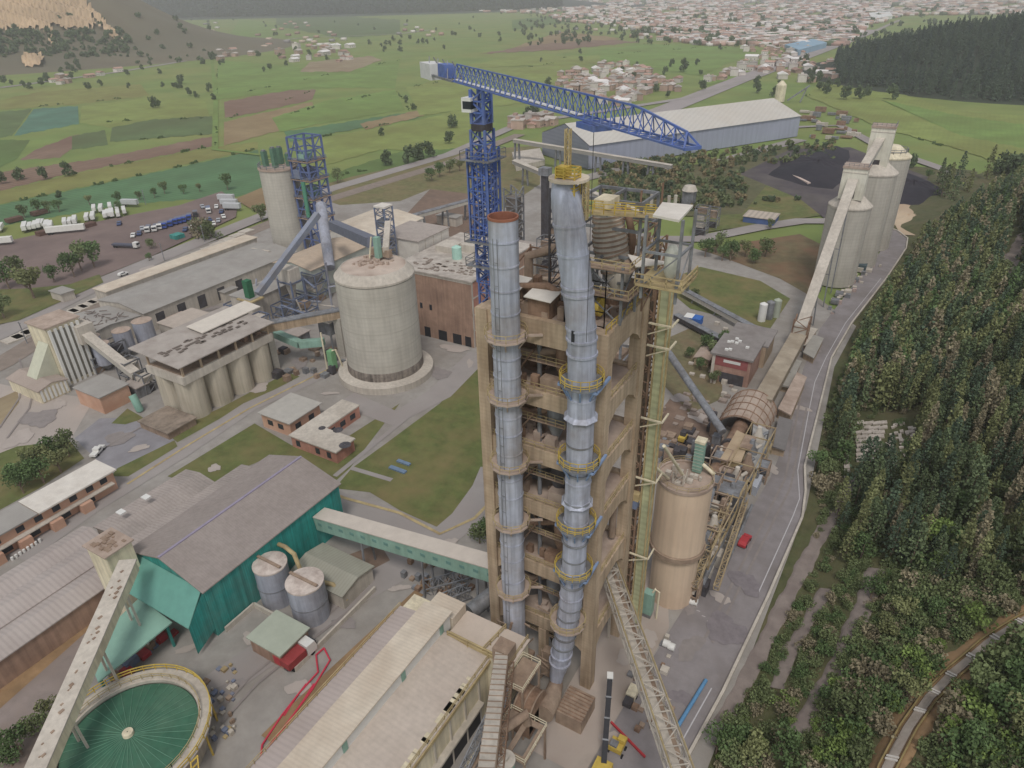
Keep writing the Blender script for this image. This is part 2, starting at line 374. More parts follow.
strip('road', px((0,395),(0,352),(60,318),(130,285),(250,232),(350,195),(450,160),(520,128)), 9, Z0+.1, road_grey) if False else None
strip('railway', px((-60,395),(0,366),(110,298),(250,233),(330,200),(450,163),(520,135)), 10, Z0+.11, mat('ballast', (138,126,116), .14, .3, .95))
strip('road', px((-60,362),(0,335),(110,280),(250,222),(330,190),(450,155),(520,124),(600,112),(690,98),(760,76),(860,38),(900,20)), 11, Z0+.14, road_grey)
strip('road', px((640,120),(700,96),(780,64),(870,30)), 26, Z0+.02, mat('far_road', (158,150,148), .1, .05))
strip('road', px((640,240),(700,240),(760,228),(800,222),(830,222)), 9, Z0+.12, road_grey)
strip('road', px((300,160),(215,150),(216,100),(212,60)), 5, .5, FM['l'])
strip('road', px((0,88),(60,80),(120,72),(180,62),(230,48),(300,38),(400,34),(430,30)), 14, .55, road_grey)
strip('road', px((790,128),(840,126),(880,148),(960,176),(1000,190)), 9, .75, road_grey)
strip('road', px((540,190),(620,170),(700,168),(800,140)), 12, Z0+.06, yard)
flat('bare_earth', px((655,345),(700,325),(722,345),(722,400),(690,415),(662,385)), Z0+.055, mat('weedy_earth', (112,108,80), .25, .5, .95, (128,108,86), .12, .8))
flat('bare_earth', px((-10,800),(-10,705),(60,650),(112,612),(120,625),(70,690),(45,760),(40,800)), Z0+.09, mat('trodden_earth', (146,134,128), .16, .4, .95, (118,104,94), .1, .8))
# dust drifts, stains and wheel tracks on the yards
def blob(a, b, s, m, z, sq=1.0, name='dust_patch'):
    x, y = G(a, b); k0 = rnd(0, 6); th = rnd(0, 3.14); p = []
    for k in range(22):
        t = 2*math.pi*k/22; r = s*(1+.22*math.sin(2*t+k0)+.15*math.sin(3*t+k0*2)+.1*math.sin(7*t+k0*3)); u, v = r*math.cos(t), r*sq*math.sin(t)
        p.append((x+u*math.cos(th)-v*math.sin(th), y+u*math.sin(th)+v*math.cos(th)))
    flat(name, p, z, m)
dust_pale = mat('pale_dust', (178,168,160), .1, .6, .95, (160,150,144), .3, .6); dust_dark = mat('dark_oily_dust', (142,135,132), .12, .6, .95, (142,134,130), .3, .6)
for i, (a, b, s) in enumerate(((230,690,3),(190,650,2.5),(250,640,2),(345,625,2.5),(300,690,2),(400,590,2),(40,420,6),(20,440,5),(60,405,4),(120,440,4),(140,450,3),(260,390,3),(300,365,4),(330,395,2.4),(350,385,2),(440,375,4),(455,350,5),(470,365,3),(640,690,2.2),(625,660,1.8),(660,700,2.4),(690,650,3),(735,540,2.4),(770,470,2.5),(690,610,2),(720,600,2),(800,410,2.5),(815,350,3),(610,740,1.6),(650,640,2),(205,310,6),(150,270,6),(215,470,2),(380,545,2),(450,545,2),(700,420,4),(680,400,3))):
    blob(a, b, s, dust_pale if i % 3 else dust_dark, Z0+.15+.001*i, rnd(.3, .9))
tk = mat('wheel_track', (140,132,128), .1, .8, .95)
for pts in (((0,430),(20,400),(25,380),(20,360)),((8,440),(30,410),(36,385),(32,362)),((105,450),(140,430),(180,425)),((215,720),(250,680),(300,640),(350,600)),((222,726),(258,686),(308,646),(358,606)),((705,640),(745,560),(785,480),(800,400)),((712,645),(752,565),(790,490),(806,410))):
    strip('wheel_track', px(*pts), .5, Z0+.195, tk)
# ------------------------------------------------------------------ the wooded slope right of the road
def sst(a, b, v): t = min(1, max(0, (v-a)/(b-a))); return t*t*(3-2*t)
def hz(x, y):
    d = x-ex(y)-5
    if d <= 0: return 0
    h = .42*d if d < 90 else 37.8+.15*(d-90)
    h *= sst(0, 8, d)*.25+.75
    return h*(1-.95*sst(300, 500, y))+.8*math.sin(x*.21+y*.13)*sst(4, 20, d)+.5*math.sin(x*.5-y*.33)*sst(4, 20, d)
hs = MB(); X_ = [-2+3*i for i in range(70)]+[215,235,260]; Y_ = [-20+5*i for i in range(110)]
rows = []
for y in Y_: rows += [(max(0, 1)*x+ex(y)+2, y, .3+hz(x+ex(y)+2, y)) for x in X_]
n = len(X_)
hs.add(rows, [(j*n+i, j*n+i+1, (j+1)*n+i+1, (j+1)*n+i) for j in range(len(Y_)-1) for i in range(n-1)])
struct('hillside', hs, mat('scrubby_soil', (84,88,58), .24, .4, .95, (108,98,74), .09, .7, bump=.4), True)
def GH(px_, py_):
    d = ray(px_, py_); t = 20
    for _ in range(4000):
        z = CH+d.z*t
        if z <= hz(d.x*t, d.y*t)+.3: break
        t += .3
    return (d.x*t, d.y*t, hz(d.x*t, d.y*t)+.3)
hzz = lambda x, y: hz(x, y)+.3
def hstrip(name, pxs, w, m, off=.25): return strip(name, dense([GH(*p) for p in pxs], 1.5), w, off, m, hzz)
hstrip('hill_track', ((858,478),(838,505),(818,540),(800,575),(782,610),(762,650),(740,690),(722,725)), 3.2, track)
hstrip('hill_track', ((876,570),(866,600),(850,640),(832,680),(812,712),(795,735)), 3.4, track)
hstrip('hill_track', ((826,590),(808,622),(790,650),(776,690)), 2.6, track)
hstrip('soil_bank', ((862,830),(882,775),(904,732),(926,700),(952,673),(985,645),(1024,622),(1060,606),(1110,588),(1180,572)), 4.8, orange_soil, .3)
SP = dense([GH(*p) for p in ((866,830),(886,770),(907,730),(928,700),(953,674),(986,646),(1024,622),(1060,606),(1110,588),(1180,572))], 1.2)
strip('stepped_path', SP, 1.5, .55, pale_concrete_path, hzz)
st = MB()
for i in range(2, len(SP)-1):
    if i % 4 in (0,) and rnd(0, 1) < .85:
        a = Vector(SP[i]); d = (Vector(SP[i+1])-a).normalized(); nn = Vector((-d.y, d.x))
        for k in (0, .5):
            p = a+d*k-nn*.7; q = a+d*k+nn*.7
            st.bar((*p, hzz(*p)+.66), (*q, hzz(*q)+.66), .3, .16)
struct('path_step', st, mat('step_concrete', (214,208,200), .06, 2))
for off in (-1.0, 1.0):
    kb = MB(); pts = []
    for i in range(len(SP)-1):
        a = Vector(SP[i]); d = (Vector(SP[i+1])-a).normalized(); p = a+Vector((-d.y, d.x))*off; pts.append((p.x, p.y, hzz(p.x, p.y)+.5))
    for a, b in zip(pts, pts[1:]): kb.bar(a, b, .22, .5)
    struct('path_kerb', kb, mat('kerb_soil', (140,124,84), .2, 1))
hstrip('hill_track', ((1040,215),(1022,240),(1008,262),(1014,285),(1030,300)), 5, track, .3)
# stone facing on the slope
fm = MB(); fs2 = MB()
for c_, cols, rowsn in (((851,418),1,15),((863,428),6,10),((895,425),4,12)):
    pass
rk = MB()
def slab(pxx, pyy, w, h, th=.5):
    p = GH(pxx, pyy); z = p[2]; a = Vector((.86, .2, .36)).normalized(); b = Vector((-.2, 1, 0)).normalized(); nn = a.cross(b)
    c_ = Vector(p)
    v = [c_+a*(i*w/2)+b*(j*h/2)+nn*k for k in (-.3, th) for i, j in ((-1,-1),(1,-1),(1,1),(-1,1))]
    rk.add(v, [(3,2,1,0),(4,5,6,7),(0,1,5,4),(1,2,6,5),(2,3,7,6),(3,0,4,7)])
for i in range(14): slab(848-2.2*math.sin(i*.4)-i*.25, 418+i*5.0, 1.3, 1.6)
for r_ in range(9):
    for k in range(9-r_//2): slab(858+k*3.4+rnd(-.6,.6)+r_*.2, 424+r_*4.6+rnd(-.6,.6), 1.2, 1.25)
for _ in range(46): slab(rnd(888,915), rnd(424,470), rnd(.6,1.2), rnd(.5,1.3))
one('stone_retaining_wall', 'pale block stone facing showing through the trees on the slope', 'retaining wall', rk, mat('pale_block', (196,186,176), .14, 1.2, .9, (150,140,128), .4, .6))
# ------------------------------------------------------------------ far hills
def mound(name, cx, cy, rx, ry, rot, h, m, n=44, rough=.12, pw=1.4, kind=True):
    mb = MB(); vs = []
    for j in range(n+1):
        for i in range(n+1):
            u = -1+2*i/n; v = -1+2*j/n
            d = min(1, math.hypot(u, v)); z = h*(0.5+0.5*math.cos(math.pi*d))**pw
            z *= 1+rough*math.sin(u*7+v*3)+rough*.6*math.sin(u*13-v*11+1)
            x = u*rx*math.cos(rot)-v*ry*math.sin(rot); y = u*rx*math.sin(rot)+v*ry*math.cos(rot)
            vs.append((cx+x, cy+y, z-1.5))
    mb.add(vs, [(j*(n+1)+i, j*(n+1)+i+1, (j+1)*(n+1)+i+1, (j+1)*(n+1)+i) for j in range(n) for i in range(n)])
    return struct(name, mb, m, True), lambda x, y: mbh(x, y, cx, cy, rx, ry, rot, h, rough, pw)
def mbh(x, y, cx, cy, rx, ry, rot, h, rough, pw):
    dx, dy = x-cx, y-cy; u = (dx*math.cos(rot)+dy*math.sin(rot))/rx; v = (-dx*math.sin(rot)+dy*math.cos(rot))/ry
    d = min(1, math.hypot(u, v)); z = h*(0.5+0.5*math.cos(math.pi*d))**pw
    return max(0, z*(1+rough*math.sin(u*7+v*3)+rough*.6*math.sin(u*13-v*11+1))-1.5)
forest_floor = mat('forest_floor', (58,66,54), .2, .02, .95)
_, fhill = mound('forested_hill', 90, 1130, 300, 320, 0, 58, forest_floor, pw=.9)
_, qhill = mound('quarry_hill', -2000, 900, 860, 700, .25, 260, mat('dry_hillside', (116,108,90), .18, .012, .95, (98,96,82), .006, .7))
_, wridge = mound('wooded_ridge', -3900, 3500, 2700, 1150, .35, 520, mat('far_wood', (60,70,66), .25, .01, .95, (78,84,72), .004, .4))
# quarry face: terraced tan cut lying on the hill's own surface
qm = MB(); nu, nv = 64, 30; idx = {}
def hit(a, b, fn, t=700, step=6, tmax=4200):
    d = ray(a, b)
    while t < tmax:
        if CH+d.z*t <= fn(d.x*t, d.y*t): return Vector((d.x*t, d.y*t, fn(d.x*t, d.y*t)))
        t += step
def inq(a, b):
    e = 2.2*math.sin(a*.31)+1.6*math.sin(a*.83+b)
    return (b < 31+e and a < 84+b*.55+e) or (abs(a-(88+(b-10)*1.0)) < 4 and b < 43) or (b < 46 and abs(a-53-e) < 2.2 and b > 30) or ((a-34)**2/90+(b-62)**2/60 < 1+.1*e)
for j in range(nv+1):
    for i in range(nu+1):
        p = hit(-25+i*2.4, -10+j*2.6, lambda x, y: qhill(x, y)+.01)
        if p is None: continue
        p.z += 5+3*math.sin(p.z*.35+i*.4)+1.5*math.sin(i*2.1+j); idx[(i, j)] = len(qm.v); qm.v.append(tuple(p))
for j in range(nv):
    for i in range(nu):
        q = [(i, j), (i, j+1), (i+1, j+1), (i+1, j)]
        if all(k in idx for k in q) and inq(-25+(i+.5)*2.4, -10+(j+.5)*2.6): qm.f.append(tuple(idx[k] for k in q)); qm.m.append(0)
struct('quarry_face', qm, mat('quarry_earth', (194,168,136), .16, .02, .95, (152,132,108), .012, .6))
# ------------------------------------------------------------------ foliage
def leafmat(name, a, rv=.3, gain=1.0): return mat(name, a, .3, .5, .9, rv=rv, gain=gain*1.45, spec=.1)
pine_leaf = leafmat('pine_needles', (90,102,74)); pine_leaf2 = leafmat('dark_pine_needles', (76,90,72)); eu_leaf = leafmat('olive_leaves', (112,116,80))
broad_leaf = leafmat('broad_leaves', (84,102,66)); bright_leaf = leafmat('bright_leaves', (112,130,74)); bush_leaf = leafmat('bush_leaves', (98,108,74)); dry_leaf = leafmat('dry_brush', (130,122,100))
bark = mat('bark', (128,112,98), .2, 2, .95); far_leaf = leafmat('far_leaves', (80,92,68), 0)
def card(vs, fs, c, s, rng):
    a = Vector((rng.gauss(0,1), rng.gauss(0,1), rng.gauss(0,.7))).normalized(); b = a.orthogonal().normalized()
    b = Matrix.Rotation(rng.uniform(0, 6.28), 3, a) @ b; d = a.cross(b); k = len(vs)
    w = s*rng.uniform(.6, 1.3); l = s*rng.uniform(.6, 1.3)
    for i, j in ((-1,-.6),(1,-.8),(.7,.9),(-.8,.7)): vs.append(tuple(c+b*(i*w/2)+d*(j*l/2)))
    fs.append((k, k+1, k+2, k+3))
def pine_crown(seed, h=13, r=2.0, n=420, s=.62, low=.12):
    rng = random.Random(seed); vs = []; fs = []; tiers = [rng.uniform(.85, 1.25) for _ in range(12)]
    for _ in range(n):
        t = rng.random()**.8; z = h*(low+(1-low)*t)
        R_ = r*(1-t)**.55*tiers[int(t*11.9)]+.15; a = rng.uniform(0, 6.283); q = R_*rng.uniform(.35, 1)
        q *= 1+.25*math.sin(a*3+seed)
        card(vs, fs, Vector((q*math.cos(a), q*math.sin(a), z-q*.25)), s*(1.15-.5*t), rng)
    return vs, fs
def broad_crown(seed, h=7, r=3, n=320, s=.8, trunk=.25):
    rng = random.Random(seed); vs = []; fs = []
    lobes = [(Vector((rng.uniform(-.55,.55)*r, rng.uniform(-.55,.55)*r, h*rng.uniform(trunk+.2, .85))), r*rng.uniform(.35, .62)) for _ in range(7)]
    for _ in range(n):
        c, q = rng.choice(lobes); d = Vector((rng.gauss(0,1), rng.gauss(0,1), rng.gauss(0,.8))).normalized()
        p = c+d*q*rng.uniform(.6, 1.08)
        if p.z < h*.08: continue
        card(vs, fs, p, s, rng)
    return vs, fs
def vf(name, vs, fs, m):
    me = bpy.data.meshes.new(name); me.from_pydata(vs, [], fs); me.materials.append(m); me.update(); return me
def trunk_mesh(h, r, seed=0, limbs=0):
    rng = random.Random(seed); mb = MB()
    mb.tube([(0,0,-.6),(rng.uniform(-.1,.1),rng.uniform(-.1,.1),h*.5),(rng.uniform(-.2,.2),rng.uniform(-.2,.2),h)], [r, r*.7, r*.15], 6)
    for _ in range(limbs):
        a = rng.uniform(0, 6.28); z = h*rng.uniform(.35, .6); l = h*rng.uniform(.3, .45)
        mb.tube([(0,0,z),(l*.5*math.cos(a), l*.5*math.sin(a), z+l*.5),(l*.8*math.cos(a), l*.8*math.sin(a), z+l)], [r*.5, r*.3, r*.1], 5)
    me = bpy.data.meshes.new('trunk'); me.from_pydata(mb.v, [], mb.f); me.materials.append(bark); return me
PINES = [(vf('crown', *pine_crown(i, 13+i%3, [1.5,2.2,1.8,2.6][i%4]), [pine_leaf, pine_leaf2, eu_leaf, pine_leaf, dry_leaf, pine_leaf2, eu_leaf, pine_leaf][i%8]), trunk_mesh(11, .2, i)) for i in range(8)]
BROADS = [(vf('crown', *broad_crown(i+20, 7, 3, 700, .46), [broad_leaf, bush_leaf, broad_leaf, eu_leaf][i%4]), trunk_mesh(5, .25, i, 4)) for i in range(6)]
BRIGHT = (vf('crown', *broad_crown(77, 7, 3.2, 800, .45), bright_leaf), trunk_mesh(5, .25, 9, 4))
BUSH = [vf('bush', *broad_crown(i+40, 2.6, 1.9, 480, .32, -.1), [bush_leaf, broad_leaf, dry_leaf, bright_leaf, bush_leaf][i%5]) for i in range(10)]
def plant_tree(name, label, cat, x, y, z, kind, sc, group=None, fat=1.0):
    crown, trunk = kind
    r = thing(name, label, cat, (x, y, z), group); r.rotation_euler.z = rnd(0, 6.28); r.scale = (sc*fat, sc*fat, sc*rnd(.9, 1.1))
    for nm, me in (('trunk', trunk), ('crown', crown)):
        o = bpy.data.objects.new(nm, me); C.objects.link(o); o.parent = r
    return r
def merged(name, specs, mats_, kind='stuff', nsub=None):
    """many far plants as one mass: specs = (mesh, x, y, z, scale, matindex)"""
    VS = []; FS = []; MI = []; off = 0; cache = {}
    for me, x, y, z, sc, mi in specs:
        if me.name not in cache:
            a = np.empty(len(me.vertices)*3, dtype=np.float32); me.vertices.foreach_get('co', a); a = a.reshape(-1, 3)
            f_ = np.array([list(p.vertices) for p in me.polygons], dtype=np.int64); cache[me.name] = (a, f_)
        a, f_ = cache[me.name]; t = .5 if name == 'town_houses' else rnd(0, 6.28); c_, s_ = math.cos(t)*sc, math.sin(t)*sc
        VS.append(np.stack([a[:,0]*c_-a[:,1]*s_+x, a[:,0]*s_+a[:,1]*c_+y, a[:,2]*sc*rnd(.85,1.15)+z], 1)); FS.append(f_+off); MI += [mi]*len(f_); off += len(a)
    V = np.concatenate(VS); F_ = np.concatenate(FS); k = F_.shape[1]
    me = bpy.data.meshes.new(name); me.vertices.add(len(V)); me.vertices.foreach_set('co', V.astype(np.float32).ravel())
    me.loops.add(F_.size); me.loops.foreach_set('vertex_index', F_.ravel().astype(np.int32))
    me.polygons.add(len(F_)); me.polygons.foreach_set('loop_start', np.arange(0, F_.size, k, dtype=np.int32)); me.polygons.foreach_set('loop_total', np.full(len(F_), k, dtype=np.int32))
    for m in mats_: me.materials.append(m)
    me.polygons.foreach_set('material_index', np.array(MI, dtype=np.int32)); me.update(); me.validate()
    o = bpy.data.objects.new(name, me); C.objects.link(o); o['kind'] = kind
    return o
def proj(x, y, z):
    v = Vector((x, y, z-CH)); w = v.dot(fw)
    return (512+CF*v.dot(rt)/w, 384-CF*v.dot(up)/w, w)
# --- pines on the slope
pts = []
cell = {}
for _ in range(26000):
    y = rnd(95, 560); x = ex(y)+rnd(6, 140)
    z = hz(x, y)+.2; a, b, w = proj(x, y, z)
    if w < 30 or a > 1180 or b > 900: continue
    if b > 560+.25*(a-840) or (b > 500 and rnd(0, 1) < .72): continue
    if 845 < a < 920 and 412 < b < 482: continue
    if a < 862-(b-470)*.6 and b > 455: continue
    if b < 318 and a < (872+(318-b)*.55 if b > 258 else 905+(258-b)*1.55): continue
    if a > 985+(300-b)*.3 and 215 < b < 300 and a < 1024: continue
    pass
    k = (int(x/2.4), int(y/2.4))
    if k in cell: continue
    cell[k] = 1; pts.append((w+(1e5 if a > 1030 else 0), x, y, z))
pts.sort()
gp = 'pines crowding the slope'
for i, (w, x, y, z) in enumerate(pts[:300]):
    plant_tree('pine_tree', 'slender dark green pine standing among other pines on the slope', 'tree', x, y, z, PINES[i%8], rnd(.55, 1.1), gp, .95)
LOWP = [vf('lowpine', *pine_crown(i+60, 13, 2.1, 210, .9, .05), pine_leaf) for i in range(4)]
pm = [pine_leaf, pine_leaf2, eu_leaf, broad_leaf, dry_leaf]
merged('pine_forest', [(LOWP[i%4], x, y, z, rnd(.55, 1.15), random.choice((0,0,1,1,2,2,3,4))) for i, (w, x, y, z) in enumerate(pts[300:])], pm)
# --- scrub on the lower slope and along its foot
bp = []; cell = {}
for _ in range(26000):
    y = rnd(40, 240); x = ex(y)+rnd(4, 90); z = hz(x, y)+.2; a, b, w = proj(x, y, z)
    if not (680 < a < 1180 and 380 < b < 830): continue
    k = (int(x/1.45), int(y/1.45))
    if k in cell: continue
    dpath = min((x-q[0])**2+(y-q[1])**2 for q in SP[::2])
    if dpath < 8+rnd(0,8): continue
    if 845 < a < 905 and 412 < b < 482 and rnd(0,1) < .93: continue
    if b < 500 and rnd(0,1) < .5: continue
    dens = .5+.5*math.sin(x*.32+1)*math.cos(y*.21)+.35*math.sin(x*.9-y*.5)
    if rnd(0, 1) > .85+.4*dens: continue
    tr = min(abs((a-858)+(b-478)*.545), abs((a-876)+(b-570)*.49), abs((a-826)+(b-590)*.5))
    if tr < 9: continue
    cell[k] = 1; bp.append((w+(1e5 if a > 1030 or b > 775 else 0), x, y, z, .72 if tr < 26 else 1))
bp.sort(); NB = 240
for i, (w, x, y, z, nf) in enumerate(bp[:NB]):
    o = bpy.data.objects.new('shrub', BUSH[i%10]); C.objects.link(o); o.location = (x, y, z-.2); o.rotation_euler.z = rnd(0, 6.28); s_ = rnd(.5, 1.2)*(1.25 if i % 5 else .85)*nf*(1+.5*max(0, math.sin(x*.25)*math.cos(y*.19))); o.scale = (s_, s_, s_*rnd(.8, 1.3))
    tag(o, 'leafy low shrub growing in the scrub on the slope', 'shrub', 'shrubs on the lower slope')
merged('undergrowth', [(BUSH[random.randrange(10)], x, y, z-.2, nf*rnd(.5, 1.2)*(1+.5*max(0, math.sin(x*.25)*math.cos(y*.19))), random.choice((0,1,2,3,4,4))) for (w, x, y, z, nf) in bp[NB:]], [bush_leaf, broad_leaf, dry_leaf, bush_leaf, bush_leaf])
for i, (a, b, sc) in enumerate(((930,545,1.1),(905,560,.9),(945,575,.8),(884,640,.8),(838,466,1.0),(826,480,.9),(815,470,.8),(845,720,1.0),(1000,720,1.0),(905,700,.8),(985,310,1.2),(1000,280,1.1),(736,748,.8),(730,735,.7),(716,755,.8),(748,765,.9),(780,760,.9),(730,768,.8),(960,560,1.0),(985,590,.9),(870,600,.7),(900,620,.8),(860,560,.9),(1010,560,1.0),(935,620,.7),(980,700,.9),(1010,680,.8),(1015,740,1.0),(975,755,.9),(880,530,.9),(960,520,1.0),(1000,510,1.0))):
    x, y, z = GH(a, b); plant_tree('broadleaf_tree', ['bright yellow-green leafy tree rising out of the scrub on the slope','broad dark green leafy tree rising out of the scrub on the slope'][0 if i in (0,2,10) else 1], 'tree', x, y, z-.2, BRIGHT if i in (0,2,10) else BROADS[i%6], sc, 'leafy trees on the slope')
# --- dense wood on the far hill
fw_ = []
for _ in range(5200):
    x = rnd(-190, 420); y = rnd(815, 1330); z = fhill(x, y)
    if z < 1.0: continue
    a, b, w = proj(x, y, z+14)
    if a < 838 or a > 1040: continue
    fw_.append((LOWP[random.randrange(4)], x, y, z-1, rnd(1.05, 1.6), random.choice((0,0,1))))
merged('pine_wood', fw_, [leafmat('wood_needles', (76,88,74), 0), leafmat('wood_needles_dark', (66,78,70), 0)])
# --- woods on the ridge and under the quarry, as masses
LOWB = [vf('lowbroad', *broad_crown(i+90, 8, 4, 70, 2.6, 0), far_leaf) for i in range(4)]
wr = []
for _ in range(3600):
    a = rnd(100, 560); b = rnd(-6, 22); 
    d = ray(a, b)
    t = 1500; hit = None
    while t < 6500:
        z = CH+d.z*t; zz = wridge(d.x*t, d.y*t)
        if z <= zz and zz > 8: hit = (d.x*t, d.y*t, zz); break
        t += 25
    if hit: wr.append((LOWB[random.randrange(4)], hit[0]+rnd(-12,12), hit[1]+rnd(-12,12), hit[2]-4, rnd(3, 5.5), 0))
if wr: merged('ridge_wood', wr, [leafmat('ridge_leaves', (42,52,50), 0)])
qw = []
for _ in range(800):
    a = rnd(-10, 215); b = rnd(14, 66)
    if not ((33+3*math.sin(a*.2) < b < 58 and a < 130) or (a > 60 and b > 10 and rnd(0,1) < .1)): continue
    d = ray(a, b); t = 900
    while t < 3500:
        z = CH+d.z*t; zz = max(0, qhill(d.x*t, d.y*t))
        if z <= zz: qw.append((LOWB[random.randrange(4)], d.x*t, d.y*t, zz-2, rnd(.6, 1.6), 0)); break
        t += 10
merged('hill_foot_wood', qw, [far_leaf])
# --- single trees and hedgerow trees of the plain
PT = [(156,108,1.3),(128,76,1.0),(142,70,.9),(150,66,.9),(160,74,.9),(72,80,1.2),(30,90,1),(24,88,1),(48,82,1.2),(5,84,1.2),(70,70,1.3),(80,70,1.1),(177,88,.8),(190,96,1),(197,98,.8),(210,92,1.1),(214,100,.8),(174,88,.7),(212,60,1.3),(205,55,1.2),(452,128,1.2),(449,144,1.0),(386,166,1.1),(410,164,1.3),(420,160,1.3),(430,158,1.2),(381,136,.7),(406,103,.8),(414,110,.7),(495,170,1.2),(440,178,1.2),(450,174,1.2),(432,182,1.2),(460,172,1.1),(470,168,1.1),(338,184,1.2),(228,190,1.2),(262,222,1.3),(70,176,1.0),(45,180,.9),(20,180,.9),(2,184,.9),(95,268,1.6),(82,272,1.5),(75,278,1.3),(35,300,1.9),(10,290,1.6),(20,278,1.3),(55,283,1.1),(5,320,1.4),(684,72,1.7),(665,75,1.1),(548,85,1.0),(581,62,.9),(580,54,.9),(541,62,.7),(535,118,1.4),(527,120,1.2),(120,212,.8),(25,218,1),(40,215,1),(50,213,.9),(60,212,.9),(90,205,.8),(118,203,.8),(140,200,.7),(155,198,.7),(165,194,.9),(184,194,.8),(200,192,.7),(210,236,1.1),(152,250,.7),(150,262,.5),(60,392*0+200,.6),(370,45,1.2),(385,52,1.2),(400,45,1.2),(410,40,1.2),(418,44,1.1),(390,46,1.2),(470,30,1.2),(480,38,1.2),(500,42,1.1),(520,25,1.2),(530,38,1.2),(545,20,1.3),(555,28,1.2),(572,20,1.2),(590,30,1.2),(515,32,1),(720,50,1),(718,42,1),(838,78,1.1),(845,100,1.4),(858,99,1.3),(890,100,1.5),(866,96,1.1),(270,70,1),(286,66,.9),(264,72,.8),(296,52,1.2),(310,56,1.2),(705,258,1.2),(716,254,1.2),(730,262,1.1),(745,258,1.0),(754,264,1.0),(765,258,1.2),(722,262,.9),(770,230,.6),(945,196,1.3),(950,206,1.1),(938,186,1.2),(695,300,.6),(706,355,.9),(715,362,.9),(725,350,.8),(40,470,1.0),(55,462,1.0),(70,458,1.0),(45,485,1.0),(30,478,.9),(25,495,.9),(62,474,1.0),(20,485,.9),(480,545,.8),(487,540,.7),(35,738,.6),(24,756,.7),(52,716,.5),(14,768,.6),(44,728,.5),(700,372,.6),(712,385,.6),(690,360,.5),(722,372,.5),(1000,175,1.5),(1015,180,1.5),(985,182,1.2),(940,200,1.3),(1020,172,1.4),(955,190,1.2),(966,196,1.1),(910,168,.9),(928,180,.8)]
import random as _r; _q=_r.Random(3)
PT += [(_q.uniform(*a), _q.uniform(*b), _q.uniform(.7,1.3)) for a, b, n in (((380,470),(22,52),16),((470,570),(12,44),20),((570,700),(22,40),6),((230,380),(18,66),14),((190,225),(30,66),12),((10,200),(66,92),12),((800,845),(60,104),14),((690,790),(40,100),12),((600,690),(66,100),8)) for _ in range(n)]
gl = 'trees scattered over the plain and the works'
def near_what(a, b):
    if b > 700 and a < 60: return 'green bush beside the foot of the long dusty gallery'
    if 680 < a < 730 and 340 < b < 390: return 'dark bush in the weedy ground next to the brick substation'
    if b > 430 and a < 100: return 'bushy green tree in the clump behind the brick office row'
    if a < 110 and b > 255: return 'tall dark green tree beside the main road, near the lorry park'
    if a > 930 and b > 160: return 'thin tall tree standing by the coal yard'
    if 690 < a < 780 and b > 220: return 'rounded bushy tree on the grass below the curving side road'
    if 470 < a < 490 and b > 500: return 'round dark tree at the foot of the preheater tower'
    if 425 < a < 475 and b > 165: return 'dense tree in the row behind the railway near the crane'
    if 375 < a < 435 and b > 150: return 'roadside tree on the edge of the meadow near the railway'
    if b > 190 and a < 260: return 'small tree along the edge of the lorry park'
    if 370 < a < 600 and b < 60: return 'dark tree in the belt between the far fields and town'
    return 'lone dark tree standing in the far green fields'
FAR_T = [vf('field_tree', *broad_crown(i+140, 7, 3, 420, .75, .02), far_leaf) for i in range(4)]
for i, (a, b, sc) in enumerate(PT):
    x, y = G(a, b); far = math.hypot(x, y) > 500
    if far:
        o = bpy.data.objects.new('field_tree', FAR_T[i%4]); C.objects.link(o); o.location = (x, y, 0); o.scale = (sc*1.4, sc*1.4, sc*1.5); o.rotation_euler.z = rnd(0, 6)
        tag(o, near_what(a, b), 'tree', gl)
    else: plant_tree('broadleaf_tree', near_what(a, b), 'tree', x, y, .3, PINES[i%8] if a > 930 else BROADS[i%6], sc*1.1, gl)
# shrubs of the cutting in front of the long hall
sh = []
for _ in range(900):
    a = rnd(600, 835); lo = 163+(a-612)*-.10; b = rnd(lo, 212 - abs(a-690)*.1)
    if a > 745 and b < 200 and b > 165: continue
    x, y = G(a, b); sh.append((LOWB[random.randrange(4)], x, y, 0, rnd(.25, .62), random.choice((0,0,1,2))))
merged('scrub_thicket', sh, [leafmat('thicket_leaves', (94,102,72), 0), leafmat('thicket_dark', (78,90,68), 0), leafmat('thicket_dry', (120,110,84), 0)])
# ------------------------------------------------------------------ town
def house_mesh(i, w, l, h, pitch, wc, rc):
    mb = MB(); mb.box(-w/2, w/2, -l/2, l/2, 0, h, 0)
    if pitch: 
        e = .5; z = h+w*.22
        mb.add([(-w/2-e,-l/2-e,h-.1),(w/2+e,-l/2-e,h-.1),(0,-l/2-e,z),(-w/2-e,l/2+e,h-.1),(w/2+e,l/2+e,h-.1),(0,l/2+e,z)], [(0,2,5,3),(2,1,4,5),(0,1,2),(5,4,3),(0,3,4,1)], 1)
    else: mb.box(-w/2-.3, w/2+.3, -l/2-.3, l/2+.3, h+.01, h+.5, 1); mb.box(-w*.2, w*.1, -l*.2, l*.1, h+.5, h+2.2, 0)
    for s in (-1, 1):
        for k in (-.3, 0, .3): mb.box(s*(w/2+.02)-.04, s*(w/2+.02)+.04, k*l-.5, k*l+.5, 1.2, 2.4, 2)
    me = bpy.data.meshes.new('house'); me.from_pydata(mb.v, [], mb.f)
    for m in (wc, rc, window_dark): me.materials.append(m)
    me.polygons.foreach_set('material_index', mb.m); return me
